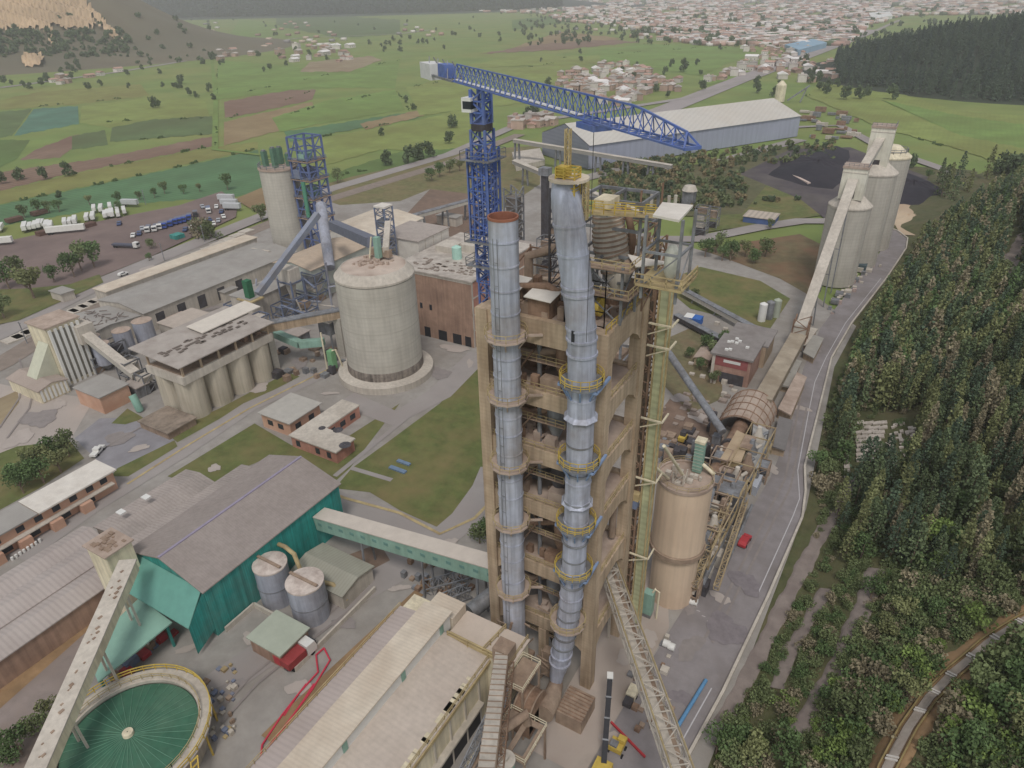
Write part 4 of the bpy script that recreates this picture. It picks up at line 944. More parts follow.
# triangular-section jib: two bottom chords and one top chord
jb = MB(); n = 34; hgt = 2.0; wj = 1.5
def jp(t, k):
    c_ = Vector((CX, CY, JZ))+dj*t; taper = 1 if t < jl*.82 else 1-.55*(t-jl*.82)/(jl*.18)
    return c_+sj*(wj/2*k) if k else c_+Vector((0, 0, hgt*taper))
a0 = -9.0
for i in range(n):
    t0 = a0+(jl-a0)*i/n; t1 = a0+(jl-a0)*(i+1)/n; tm = (t0+t1)/2
    for k in (-1, 1): jb.bar(jp(t0, k), jp(t1, k), .15); jb.bar(jp(t0, k), jp(tm, 0), .08); jb.bar(jp(tm, 0), jp(t1, k), .08)
    jb.bar(jp(t0, -1), jp(t0, 1), .1); jb.bar(jp(t0, -1), jp(t1, 1), .08)
    if i < n-1: jb.bar(jp(tm, 0), jp(tm+(jl-a0)/n, 0), .16)
jb.bar(jp(jl, -1), jp(jl, 1), .25); jb.bar(jp(jl, -1), jp(jl-.8, 0), .14); jb.bar(jp(jl, 1), jp(jl-.8, 0), .14)
jb.build('jib', crane_blue, R_)
wk = MB()
for s in (0,): wk.bar(jp(a0, 0)*0+Vector((CX, CY, JZ+.12))+dj*a0, Vector((CX, CY, JZ+.12))+dj*(jl*.6), .7, .08)
wk.build('jib_walkway', white_paint, R_)
cj = MB(); e = Vector((CX, CY, JZ))-dj*21.5
for k in (-1, 1): cj.bar(Vector((CX, CY, JZ))+sj*k*.8-dj*8, e+sj*k*.8, .28)
for i in range(8): p = Vector((CX, CY, JZ))-dj*(8+i*1.8); cj.bar(p-sj*.8, p+sj*.8, .14)
for i in range(6): p = Vector((CX, CY, JZ))-dj*(8+i*2); cj.bar(p+sj*.8*(-1)**i, p-dj*2+Vector((0,0,2.2)), .12); 
cj.build('counter_jib', galv, R_)
c_ = Vector((CX, CY, JZ))-dj*19
cw = MB(); cw.bar(c_-dj*2.4+Vector((0,0,.4)), c_+dj*2.4+Vector((0,0,.4)), 2.2, 2.1); cw.build('counterweight', mat('pale_counterweight', (206,206,204), .08, 1), R_)
wn = c_+dj*6.5; MB().bar(wn-dj*1.4+Vector((0,0,.9)), wn+dj*1.4+Vector((0,0,.9)), 1.6, 1.7).build('winch_house', crane_blue, R_)
MB().bar(e-dj*.4+Vector((0,0,-.6)), e-dj*.1+Vector((0,0,1.0)), 1.0).build('end_guard', yellow, R_)
ty = Vector((CX, CY, JZ-.5))+dj*(jl*.66); MB().bar(ty-dj*1.6, ty+dj*1.6, 2.0, .5).build('trolley', crane_blue, R_)
MB().bar(ty-Vector((0,0,.3)), ty-Vector((0,0,22)), .05).build('hoist_rope', dark_steel, R_)
# ================================================================== hoist tower, green duct at the back corner
H_ = thing('hoist_tower', 'slender brown lattice hoist tower with a white roofed head behind the tower corner', 'hoist tower', (-30.4, 89.2, B0))
MB().lattice((-30.4, 89.4, B0), (-30.2, 89.4, 76), 2.5, 34, .2).build('lattice_frame', rust, H_)
MB().box(-31.2, -29.8, 88.6, 90.1, B0, 74).build('hoist_shaft', mat('shaft_brown', (150,132,112), .2, .8, .9, (110,90,74), .3, .7), H_)
rf = [G(662.6,199.8,85), G(693,208,84.4), G(679,221.5,84.6), G(653,212.5,85)]
MB().prism(rf, 84.5, 84.75).build('head_roof', white_roof, H_)
hx = sum(p[0] for p in rf)/4; hy = sum(p[1] for p in rf)/4
f = MB()
for x in (-2.0, 2.0):
    for y in (-2.2, 2.2): f.bar((hx+x, hy+y, 75), (hx+x, hy+y, 84.5), .3)
for z in (76.5, 80.5): 
    for s in (-1, 1): f.bar((hx-2, hy+2.2*s, z), (hx+2, hy+2.2*s, z), .25); f.bar((hx+2*s, hy-2.2, z), (hx+2*s, hy+2.2, z), .25)
f.bar((hx-2,hy-2.2,76.5),(hx+2,hy-2.2,80.5),.15); f.bar((hx+2,hy-2.2,76.5),(hx+2,hy+2.2,80.5),.15); f.build('head_frame', galv, H_)
MB().box(hx-2.6, hx+2.8, hy-2.8, hy+2.6, 76.6, 76.85).build('head_deck', yellow_dust, H_)
MB().rail([(hx-2.6,hy-2.8,76.85),(hx+2.8,hy-2.8,76.85),(hx+2.8,hy+2.6,76.85)], 1.2, .12).build('railing', yellow_dust, H_)
MB().lathe(hx+.6, hy-.3, [(.3,76.9),(.8,78),(.8,80.2),(.4,81)], 16, 0, True, True).build('head_pulley_housing', mat('pale_green_steel', (200,200,188), .1, 1), H_, True)
E_ = thing('vertical_elevator_casing', 'tall yellow green sheet metal casing running up the back corner of the tower', 'elevator', (-27.4, 88.6, B0))
MB().box(-28.2, -27.0, 87.9, 89.4, B0, 69.5).build('casing', elev_green, E_)
cr = MB()
for x, y in ((-28.35,87.8),(-26.85,87.8),(-26.85,89.5)): cr.box(x-.12, x+.12, y-.12, y+.12, B0, 71)
cr.build('corner_post', yellow_dust, E_)
for z in (64, 60.5, 48, 36.5, 20):
    b_ = MB(); b_.bar((-29.4, 87.3, z), (-26.0, 87.3, z), .25); b_.bar((-26.0, 87.3, z), (-26.0, 90.2, z), .25); b_.bar((-29.4,87.3,z-1.8),(-26.0,87.3,z),.16); b_.build('tie_bracket', cream, E_)
MB().box(-31.6, -28.5, 86.9, 88.0, 31.8, 33.2).build('access_cage', yellow_dust, E_); MB().box(-31.4, -28.7, 86.8, 88.0, 30.2, 31.7).build('cage_floor', steel_blue, E_)
# ================================================================== tan silo and gear on its roof
cx, cy = -24.6, 100.4
N_ = thing('blending_silo', 'tan concrete silo with a stepped lower part standing beside the tower', 'silo', (cx, cy, B0))
MB().lathe(cx, cy, [(4.3, B0), (4.3, 12.6), (5.0, 13.2)], 40, 0, True).build('base_shaft', concrete_tansilo, N_, True)
MB().lathe(cx, cy, [(5.0, 13.2), (5.25, 13.3), (5.25, 14.3), (4.95, 14.4)], 40).build('ledge_ring', brown_dust, N_, True)
MB().lathe(cx, cy, [(4.9, 14.4), (4.9, 29.6)], 40).build('shaft', concrete_tansilo, N_, True)
MB().lathe(cx, cy, [(.1, 29.2), (4.7, 29.2), (4.7, 29.6), (5.05, 29.6), (5.05, 29.0), (4.9, 28.9)], 40).build('roof_deck', concrete_floor, N_)
MB().rail([(cx+4.9*math.cos(2*math.pi*j/16), cy+4.9*math.sin(2*math.pi*j/16), 29.6) for j in range(16)], 1.0, .07, 2, True).build('railing', yellow_dust, N_)
f = MB(); f.lattice((cx-.6, cy-1.6, 29.3), (cx-.6, cy-1.6, 31.6), 1.9, 1, .16)
f.build('roof_frame', concrete_pale, N_); f = MB()
for _ in range(9): x = cx+rnd(-3,3); y = cy+rnd(-3,3); w = rnd(.3,1.0); f.box(x-w/2, x+w/2, y-w/2, y+w/2, 29.25, 29.3+rnd(.3,1.2))
each(f, 'roof_gear', concrete_pale, N_)
F_ = thing('dust_filter', 'upright pale green filter box with a cream top on the tan silo', 'dust filter', (cx+1.2, cy+3.2, 29.3))
MB().box(cx+.4, cx+2.0, cy+2.2, cy+3.8, 29.4, 35.6).build('casing', seagreen, F_); MB().box(cx+.3, cx+2.1, cy+2.1, cy+3.9, 35.6, 36.1).build('lid', cream, F_)
r_ = MB()
for i in range(8): r_.box(cx+.35, cx+2.05, cy+2.12, cy+2.19, 30+i*.7, 30.1+i*.7)
r_.build('cladding_rib', green_pale, F_)
MB().tube([(cx+2.0,cy+3,31),(cx+4.4,cy+2.6,29.8)], .35, 10).build('outlet_pipe', cream, F_)
for p, q in ((RY(664,446,89.6), (cx-.2, cy-.5, 29.8)), (RY(655,467,89.6), (cx-2.4, cy-2.4, 29.8))):
    one('chute_pipe', 'pale inclined chute pipe from the tower down to the tan silo roof', 'pipe', MB().tube([p, q], .28, 10), cream, 'chutes to the tan silo', True)
# silo foot: cabinet and bollards
A_ = thing('foot_filter', 'pale green upright filter with a cream bent pipe at the foot of the tan silo', 'dust filter', (*G(647,615), B0))
x, y = G(647,617); MB().box(x-.9, x+.9, y-.8, y+.8, B0+1.0, 6.8).build('casing', seagreen, A_); MB().box(x-.8, x+.8, y-.7, y+.7, B0-.4, B0+1.0).build('hopper', galv, A_)
MB().tube([(x+.6,y,6.9),(x+1.0,y,8),(x+1.8,y,7.6),(x+1.8,y,B0)], .2, 8).build('pipe', cream, A_)
def gable(mb, x0, x1, y0, y1, z, rise, axis='y', ov=.4, th=.25, m=0):
    """gable roof slab over a rectangle, ridge along axis"""
    x0 -= ov; x1 += ov; y0 -= ov; y1 += ov
    if axis == 'y':
        c = (x0+x1)/2; top = [(x0,y0,z),(c,y0,z+rise),(x1,y0,z),(x0,y1,z),(c,y1,z+rise),(x1,y1,z)]
    else:
        c = (y0+y1)/2; top = [(x0,y0,z),(x0,c,z+rise),(x0,y1,z),(x1,y0,z),(x1,c,z+rise),(x1,y1,z)]
    v = top+[(a, b, d-th) for a, b, d in top]
    f = [(0,1,4,3),(1,2,5,4),(6,9,10,7),(7,10,11,8),(0,6,7,1),(1,7,8,2),(3,4,10,9),(4,5,11,10),(0,3,9,6),(2,8,11,5)]
    return mb.add(v, f, m)
def gwall(mb, x0, x1, y0, y1, z, rise, axis='y', m=0):
    """walls with gable ends, open top"""
    if axis == 'y':
        c = (x0+x1)/2
        mb.add([(x0,y0,B0),(x1,y0,B0),(x1,y0,z),(c,y0,z+rise),(x0,y0,z)], [(0,1,2,3,4)], m); mb.add([(x0,y1,B0),(x1,y1,B0),(x1,y1,z),(c,y1,z+rise),(x0,y1,z)], [(4,3,2,1,0)], m)
        mb.add([(x0,y0,B0),(x0,y1,B0),(x0,y1,z),(x0,y0,z)], [(3,2,1,0)], m); mb.add([(x1,y0,B0),(x1,y1,B0),(x1,y1,z),(x1,y0,z)], [(0,1,2,3)], m)
    else:
        c = (y0+y1)/2
        mb.add([(x0,y0,B0),(x0,y1,B0),(x0,y1,z),(x0,c,z+rise),(x0,y0,z)], [(4,3,2,1,0)], m); mb.add([(x1,y0,B0),(x1,y1,B0),(x1,y1,z),(x1,c,z+rise),(x1,y0,z)], [(0,1,2,3,4)], m)
        mb.add([(x0,y0,B0),(x1,y0,B0),(x1,y0,z),(x0,y0,z)], [(0,1,2,3)], m); mb.add([(x0,y1,B0),(x1,y1,B0),(x1,y1,z),(x0,y1,z)], [(3,2,1,0)], m)
    return mb
def shed(name, label, x0, x1, y0, y1, h, rise, wm, rm, axis='y', cat='building', group=None):
    t = thing(name, label, cat, ((x0+x1)/2, (y0+y1)/2, B0), group)
    gwall(MB(), x0, x1, y0, y1, h, rise, axis).build('wall', wm, t); gable(MB(), x0, x1, y0, y1, h+.3, rise, axis).build('roof', rm, t)
    return t
def flatb(name, label, x0, x1, y0, y1, h, wm, rm, cat='building', slope=0, ov=.4, group=None):
    t = thing(name, label, cat, ((x0+x1)/2, (y0+y1)/2, B0), group)
    MB().box(x0, x1, y0, y1, B0, h).build('wall', wm, t)
    v = [(x0-ov,y0-ov,h+.02),(x1+ov,y0-ov,h+.02+slope),(x1+ov,y1+ov,h+.02+slope),(x0-ov,y1+ov,h+.02)]
    MB().add(v+[(a,b,c+.3) for a,b,c in v], [(3,2,1,0),(4,5,6,7),(0,1,5,4),(1,2,6,5),(2,3,7,6),(3,0,4,7)]).build('roof', rm, t)
    return t
def wins(t, xs, ys, z0, z1, face, c, name='window', m=None):
    """windows on a wall: face 'x' at x=c for (y0,y1) in ys, or 'y' at y=c for xs"""
    for a, b in (ys if face == 'x' else xs):
        q = MB()
        if face == 'x': q.box(c-.05, c+.06, a, b, z0, z1)
        else: q.box(a, b, c-.06, c+.05, z0, z1)
        q.build(name, m or window_dark, t)
# ================================================================== foreground mill hall with monitor roof
t = thing('mill_hall', 'long hall in front of the tower with cream monitor roof and dusty lower roofs', 'building', (-50, 40, B0))
hx0, hx1, hy0, hy1 = -61.8, -42.4, 8, 67
MB().box(hx0+.4, hx1-.2, hy0, hy1-.4, B0, 12.6).build('wall', cream, t)
def slope_roof(x0, z0, x1, z1, y0, y1, th=.3): 
    v = [(x0,y0,z0),(x1,y0,z1),(x1,y1,z1),(x0,y1,z0)]; return MB().add(v+[(a,b,c-th) for a,b,c in v], [(0,1,2,3),(7,6,5,4),(0,4,5,1),(1,5,6,2),(2,6,7,3),(3,7,4,0)])
slope_roof(hx0, 12.9, -55.4, 13.9, hy0, hy1-4).build('side_roof', mat('grey_dusty_roof', (184,172,166), .07, .3, .9, (168,154,146), .1, .5, 0, stripe=('Y', 1.6, .07)), t)
MB().box(-55.4, -50.9, hy0+.1, hy1-4.1, 13.5, 17.0).build('monitor_wall', white_paint, t)
mr = MB(); v = slope_roof(-55.9, 17.1, -50.3, 17.7, hy0, hy1-4); v.build('monitor_roof', cream_roof, t)
slope_roof(-50.9, 14.6, hx1+.3, 13.2, hy0, hy1-6).build('side_roof', mat('pale_dusty_roof', (196,184,172), .07, .3, .9, (178,164,152), .1, .5, .08, stripe=('Y', 1.6, .035)), t)
MB().box(-56, -50.5, hy1-3.9, hy1, 12.7, 15.6).build('end_roof_block', cream_roof, t); MB().box(-50.45, -38.4, hy1-5.95, hy1, 5, 13.4).build('end_block', cream, t); MB().box(-50.45, -38.1, hy1-5.95, hy1+.2, 13.41, 13.7).build('end_block_roof', mat('pale_end_roof', (200,186,172), .07, .4), t)
cw_ = MB()
for y in (22, 37, 50, 60): cw_.box(-50.88, -50.75, y, y+.9, 14.7, 16.9)
cw_.build('monitor_louvre', seagreen, t)
g_ = MB(); g_.box(hx1-.2, hx1+.5, hy0, hy1, 12.3, 13.0); g_.build('gutter', yellow_dust, t)
MB().rail([(hx0+.2,hy0,12.9),(hx0+.2,hy1-4,12.9)], 1.0, .09, 2).build('roof_railing', yellow_dust, t)
MB().rail([(hx1+.2,hy0,13.3),(hx1+.2,hy1-6,13.3)], 1.0, .1, 2).build('roof_railing', yellow_dust, t)
fr = MB()
for i in range(13): y = hy0+2+i*4; fr.box(hx1-.25, hx1+.06, y, y+.3, B0, 12.3)
fr.box(hx1-.3, hx1+.9, hy0, 58, 5.9, 6.4); fr.build('wall_ledge', concrete_pale, t)
MB().box(hx1-.3, hx1-.05, 14, 58, B0+.2, 5.8).build('wall_opening', black_paint, t)
ps = MB()
for _ in range(26): y = rnd(hy0, hy1-9); ps.box(hx1-.9, hx1+.2, y, y+rnd(.4,1.8), 13.22, 13.42)
tag(ps.build('spilled_dust', cream, t), kind='stuff')
# yellow end platform on the hall roof and pipes behind it
q = MB(); q.rail([(-50,60.8,13.9),(-38.4,60.8,13.8)], 1.5, .16, 3); q.rail([(-43.4,61,13.8),(-42.6,67,13.8)], 1.2, .16, 2); q.rail([(-38.4,61,13.8),(-38.4,67,13.8)], 1.1, .12, 2); q.bar((-50,61.3,14.2),(-39,61.3,14.0),.8,.5)
one('roof_walkway', 'yellow dusty walkway crossing the end of the hall roof', 'walkway', q, yellow_dust)
# covered conveyor climbing towards the camera beside the hall
P0 = G3(502,655,15.5); P1 = G3(484,790,25); vv = Vector(P1)-Vector(P0)
t = thing('covered_conveyor', 'dusty corrugated covered conveyor rising along the side of the mill hall', 'conveyor', (*P0[:2], B0))
MB().bar(P0, P1, 2.0, 1.7).build('gallery_cover', concrete_pale, t)
rb = MB()
for i in range(22): a = Vector(P0)+vv*(i/22); rb.bar(a, a+vv.normalized()*.16, 2.15, 1.85)
rb.build('cover_rib', brown_dust, t)
s = MB()
for k in (.15, .5, .85):
    a = Vector(P0)+vv*k
    for e in (-.8, .8): s.bar((a.x+e, a.y, B0), (a.x+e, a.y, a.z-.8), .3)
s.lattice(Vector(P0)+Vector((1.6,0,-1.2)), Vector(P1)+Vector((1.6,0,-1.2)), .9, 16, .1); s.build('trestle', rust, t)
MB().box(P0[0]-1.4, P0[0]+1.4, P0[1]-.6, P0[1]+2.0, 13.6, 17.0).build('head_house', brown_dust, t)
# ================================================================== fan platform between the hall and the tower foot
t = thing('fan_platform', 'rusty steel platforms with railings and ducts around the big exhaust fan', 'platform', (*G(520,700,6), B0))
def plat(mb, x0, x1, y0, y1, z, hole=False):
    if hole:
        mb.box(x0, x1, y0, y0+.9, z, z+.25); mb.box(x0, x1, y1-.9, y1, z, z+.25); mb.box(x0, x0+.9, y0+.9, y1-.9, z, z+.25); mb.box(x1-.9, x1, y0+.9, y1-.9, z, z+.25); mb.box((x0+x1)/2-.4, (x0+x1)/2+.4, y0+.9, y1-.9, z, z+.25)
    else: mb.box(x0, x1, y0, y1, z, z+.25)
    for x in (x0+.2, x1-.2):
        for y in (y0+.2, y1-.2): mb.box(x-.15, x+.15, y-.15, y+.15, B0, z)
for (x0,x1,y0,y1,z,ho) in ((-38.0,-34.8,58.8,64.6,12.2,False),(-36.4,-30.2,51.2,58.0,8.2,True),(-37.8,-32.4,44.6,50.8,6.6,True)):
    d = MB(); plat(d, x0, x1, y0, y1, z, ho); dk = d.build('deck', brown_dust, t)
    MB().rail([(x0,y0,z+.25),(x1,y0,z+.25),(x1,y1,z+.25),(x0,y1,z+.25)], 1.1, .09, 1.6, True).build('railing', cream, dk)
MB().tube([(-33.7,68,4.6),(-33.0,65.2,4.8),(-32.8,61.8,5.0)], [1.2,1.5,1.7], 16).build('inlet_duct', brown_dust, t, True)
sc = MB()
for i in range(14):      # arched fan casing
    a0, a1 = math.pi*i/14, math.pi*(i+1)/14
    sc.add([(-36.6, 61.5-2.9*math.cos(a0), 6.0+2.9*math.sin(a0)), (-33.6, 61.5-2.9*math.cos(a0), 6.0+2.9*math.sin(a0)), (-33.6, 61.5-2.9*math.cos(a1), 6.0+2.9*math.sin(a1)), (-36.6, 61.5-2.9*math.cos(a1), 6.0+2.9*math.sin(a1))], [(0,1,2,3)])
for x in (-36.6, -33.6): sc.add([(x, 61.5-2.9*math.cos(math.pi*i/14), 6.0+2.9*math.sin(math.pi*i/14)) for i in range(15)]+[(x,64.4,3),(x,58.6,3)], [tuple(range(17))])
sc.box(-36.6, -33.6, 58.6, 64.4, 2, 6); sc.build('fan_casing', rust, t)
rb = MB()
for x in (-36.65, -35.1, -33.65): rb.tube([(x, 61.5-3*math.cos(math.pi*i/14), 6.0+3*math.sin(math.pi*i/14)) for i in range(15)], .14, 6)
rb.build('casing_rib', brown_dust, t)
MB().box(-31.8, -27.2, 64.2, 69.6, B0, 3.6).build('dust_box', brown_dust, t); 
rb = MB()
for i in range(8): rb.box(-31.85, -27.15, 64.5+i*.65, 64.62+i*.65, 3.6, 3.75)
rb.build('box_rib', rust, t)
st = MB(); st.bar((-37.6,58.6,12),(-35.6,51,8.4),.9,.25); st.lattice((-38,57.5,11.5),(-37.4,45,8),1.1,9,.11); st.build('stair', galv, t)
MB().tube([(-33,57,8.6),(-33,57,11),(-35.5,54,9)], .7, 12).build('branch_duct', brown_dust, t, True)
q = thing('cyclone_collector', 'pale green round dust collector with a dusty lid at the end of the conveyor', 'dust collector', (*G(505,757,11), B0))
x, y = G(505,760,11); MB().lathe(x, y, [(.3,5),(1.35,8),(1.4,11)], 20, 0, True).build('vessel', teal_pale, q, True); MB().lathe(x, y, [(.1,11.3),(1.5,11.2),(1.5,10.9)], 20).build('lid', concrete_pale, q); MB().box(x-.4,x+.5,y-.4,y+.3,11.3,12).build('top_fitting', concrete_pale, q)
# steelwork between stack foot and tower foot
q = MB(); 
for _ in range(26):
    a = Vector((rnd(-48,-34), rnd(67.6,72), rnd(1,16))); q.bar(a, a+Vector((rnd(-3,3), rnd(-1,1), rnd(-2,4))), rnd(.12,.35))
for _ in range(12): x = rnd(-48,-35); y = rnd(68,71.5); z = rnd(.5, 8); q.box(x-.8, x+.8, y-.7, y+.7, z, z+rnd(.5,2))
each(q, 'steel_beam', brown_dust, None, 'dusty steel beam or casing lying among the others at the tower foot', 'steelwork', 'steelwork at the tower foot')
dd = one('inclined_duct', 'fat ribbed brown duct running from the stack foot to the hall', 'duct', MB().tube([(-42.8,70,9),(-45,69,7),(-50.5,68.6,5)], 1.9, 20), brown_dust, None, True)
sl = one('ribbed_gas_pipe', 'dusty grey pipe with ribs rising past the hall end wall', 'pipe', MB().tube([G3(470,612,8), G3(500,588,9), G3(520,560,14)], 1.5, 18), galv, None, True)
# ================================================================== open lattice conveyor bridge
P0 = Vector(G3(604,556,18.5)); P1 = Vector(G3(686,790,22)); vv = P1-P0; n1 = vv.normalized(); sd = Vector((-n1.y, n1.x, 0)).normalized()
t = thing('lattice_conveyor_bridge', 'open cream lattice conveyor bridge running down from the tower over the road', 'conveyor', (P0.x, P0.y, B0))
MB().lattice(P0, P1, 2.7, 17, .17, 2.0).build('truss', concrete_pale, t)
bl = MB(); bl.bar(P0-Vector((0,0,.6)), P1-Vector((0,0,.6)), 1.0, .16); bl.build('belt', white_paint if False else concrete_pale, t)
wk = MB(); wk.bar(P0-Vector((0,0,1.0))+sd*.95, P1-Vector((0,0,1.0))+sd*.95, .7, .12); wk.build('walkway', brown_dust, t)
for s in (-1, 1): MB().rail([P0+sd*s*1.35+Vector((0,0,1)), P1+sd*s*1.35+Vector((0,0,1))], .9, .09, 3).build('railing', yellow_dust, t)
ft = MB(); p = P1-n1*1
for s in (-1, 1): ft.bar((p.x+s*1.3, p.y, B0), (p.x+s*.9, p.y, p.z-1), .4)
p = P0+n1*2
for s in (-1, 1): ft.bar((p.x+s*1.3, p.y, B0), (p.x+s*.9, p.y, p.z-1), .4)
each(ft, 'trestle_leg', concrete_pale, t)
# ================================================================== teal hall and its green gallery
t = thing('teal_hall', 'large hall with bright teal walls and a broad dusty gable roof', 'building', (-106, 65, B0))
tx0, tx1, ty0, ty1 = -117, -95.6, 48.6, 84
gwall(MB(), tx0, tx1, ty0, ty1, 12.2, 3.4).build('wall', teal, t); gable(MB(), tx0, tx1, ty0, ty1, 12.45, 3.4, 'y', .5).build('roof', mat('greybrown_roof', (156,146,140), .06, .3, .9, (138,128,122), .06, .6, .1, stripe=('Y', 1.0, .05)), t)
rg = MB()
c = (tx0+tx1)/2; rg.box(c-.25, c+.25, ty0-.4, ty1+.4, 15.75, 16.0); rg.build('ridge_cap', mat('mauve_ridge', (150,142,160), .1, 1), t)
ve = MB(); v = [(tx0+1,ty0-.1,12.6),(tx1-.3,ty0-.1,12.6),(tx1+1.2,ty0-5.2,8.4),(tx0-.5,ty0-5.2,8.4)]
ve.add(v+[(a,b,z-.25) for a,b,z in v], [(0,1,2,3)[::-1],(7,6,5,4)[::-1],(0,4,5,1),(1,5,6,2),(2,6,7,3),(3,7,4,0)]); ve.build('porch_roof', mat('pale_teal_roof', (104,156,144), .08, .5, .6), t)
MB().add([(tx1+1.1,ty0-5.1,8.2),(tx1,ty0-.1,12.4),(tx1,ty0-.1,B0+2),(tx1+1.1,ty0-5.1,B0+1)], [(0,1,2,3)]).build('porch_side', teal, t)
cn_ = thing('teal_canopy', 'low flat teal edged canopy roof over a store beside the round basin', 'canopy', (*G(130,640), B0)); MB().prism([G(98,682,7),G(172,622,7),G(139,598,7),G(85,650,7)], 6.7, 7.0).build('roof', teal_pale, cn_)
for a in ((100,678),(165,622),(95,650)): p = G(*a, 7); MB().box(p[0]-.2, p[0]+.2, p[1]-.2, p[1]+.2, B0, 6.69).build('post', teal, cn_)
pass
sto = MB()
for i in range(16): p = G(110+i*4.2+rnd(-2,2), 688-i*3.6+rnd(-2,2)); w = rnd(.4,1.0); sto.box(p[0]-w, p[0]+w, p[1]-w, p[1]+w, B0, B0+rnd(.4,1.8), random.randrange(3))
each(sto, 'stored_part', [rust, steel_blue, red_paint], None, 'machine part stored in the row along the teal canopy edge', 'machine part', 'parts along the canopy')
t = thing('green_gallery', 'long closed sea green conveyor gallery with cream roof from teal hall to tower', 'conveyor', (-70, 77, B0))
P0 = Vector((-95.4, 77.2, 7.6)); P1 = Vector((-49.4, 77.0, 14.6))
MB().bar(P0, P1, 3.2, 3.4).build('gallery_wall', seagreen, t); MB().bar(P0+Vector((0,0,1.85)), P1+Vector((0,0,1.85)), 3.6, .25).build('gallery_roof', mat('greyish_cream_roof', (200,190,178), .07, .4), t)
w_ = MB()
for i in range(15): a = P0.lerp(P1, (i+.5)/15); w_.box(a.x-.55, a.x+.55, a.y-1.66, a.y-1.58, a.z-.2, a.z+.5)
w_.build('window_strip', mat('grey_green_glazing', (104,140,132), .1, 1), t)
lg = MB()
for k in (.28, .62, .9):
    a = P0.lerp(P1, k)
    for e in (-1.3, 1.3): lg.bar((a.x, a.y+e*1.3, B0), (a.x, a.y+e, a.z-1.7), .35)
each(lg, 'trestle_leg', galv, t)
# ================================================================== twin steel tanks beside the teal hall and their sheds
for i, (x, y, r, h) in enumerate(((-92.6,61.0,3.2,10.0),(-83.6,61.2,3.5,9.6))):
    t = thing('storage_tank', ['dusty steel tank standing against the teal hall wall','dusty steel tank nearer the red pipes, with a walkway over its white roof'][i], 'tank', (x, y, B0), 'twin tanks beside the teal hall')
    MB().lathe(x, y, [(r, B0), (r, h)], 32).build('shell', silo_blue, t, True); MB().lathe(x, y, [(.1, h+.5), (r+.12, h+.03), (r+.12, h-.3)], 32).build('roof', mat('chalky_roof', (206,194,184), .12, .8, .9, (150,132,122), .5, .7), t)
    MB().box(x-r, x+r, y-.45, y+.1, h+.5, h+.75).build('roof_walkway', brown_dust, t)
    MB().lathe(x, y, [(r+.02, h*.5), (r+.12, h*.5), (r+.12, h*.5+.2), (r+.02, h*.5+.2)], 32).build('hoop', galv, t)
shed('pump_house', 'low shed with a grey green gable roof behind the twin tanks', -92.2, -78.8, 65.2, 74, 4.2, 1.1, concrete_pale, mat('grey_green_roof', (164,162,148), .1, .4, .85, (134,130,120), .1, .5, stripe=('X', 1.4, .08)), 'x')
t = flatb('plant_room', 'small block with a flat pale green roof beside the red lorry', -86.9, -79.0, 49.4, 56, 4.2, brick_dust, green_pale)
wins(t, [], [(50,51.6),(53,54.4)], 1.2, 3, 'x', -79.0, 'door', dark_steel); wins(t, [(-81.2,-79.6)], [], 1, 3, 'y', 49.4, 'red_panel', red_paint)
q = MB(); q.bar((-98,57.5,B0+.8),(-77.5,57.4,B0+.8),.4,1.6) if False else None
q.bar((-76.8,50,B0+.6),(-76.8,72,B0+.6),.4,1.2); q.bar((-95,57,B0+.6),(-88,57,B0+.6),.4,1.2); q.bar((-95,50,B0+.6),(-95,57,B0+.6),.4,1.2)
one('bund_wall', 'low grey wall enclosing the twin tanks along the works road', 'wall', q, concrete_pale)
one('filter_pipe', 'curved dusty yellow pipe between the teal wall and the tank tops', 'pipe', MB().tube([(-95.5,66,9.5),(-92.6,65.2,10.8),(-89.5,64.6,10.8),(-87.5,64,6),(-82,66.2,4.9),(-79,66.2,2)], .45, 10), yellow_dust, None, True)
# ================================================================== thickener basin
cx, cy, r = -87.2, 26.2, 10.6
t = thing('thickener_basin', 'round green covered basin with a yellow rimmed walkway', 'basin', (cx, cy, B0))
MB().lathe(cx, cy, [(r, B0), (r, 5.6), (r-.5, 5.6), (r-.5, 5.0)], 64).build('wall', concrete_pale, t, True)
MB().lathe(cx, cy, [(.1, 6.1), (r-.6, 4.9)], 64).build('cover', mat('dark_green_cover', (62,108,86), .16, .4, .85, (92,124,102), .14, .7, .1), t)
rb = MB()
for i in range(40): a = 2*math.pi*i/40+rnd(-.04,.04); rb.bar((cx+.9*math.cos(a), cy+.9*math.sin(a), 6.12), (cx+(r-.7)*math.cos(a), cy+(r-.7)*math.sin(a), 5.0), .05, .05)
rb.build('cover_seam', mat('faded_seam', (110,152,130), .2, .6), t); MB().lathe(cx, cy, [(.1,6.75),(.8,6.7),(.85,6.1)], 20).build('centre_cap', cream, t)
dk = MB().lathe(cx, cy, [(r-.1, 5.62), (r+1.6, 5.62), (r+1.6, 5.85), (r-.1, 5.85), (r-.1, 5.62)], 64).build('walkway', concrete_pale, t)
MB().rail([(cx+(r+1.55)*math.cos(2*math.pi*j/40), cy+(r+1.55)*math.sin(2*math.pi*j/40), 5.85) for j in range(40)], 1.2, .14, 2, True).build('railing', yellow, dk); MB().rail([(cx+(r-.1)*math.cos(2*math.pi*j/40), cy+(r-.1)*math.sin(2*math.pi*j/40), 5.85) for j in range(40)], 1.0, .09, 2, True).build('railing', yellow_dust, dk)
lg = MB()
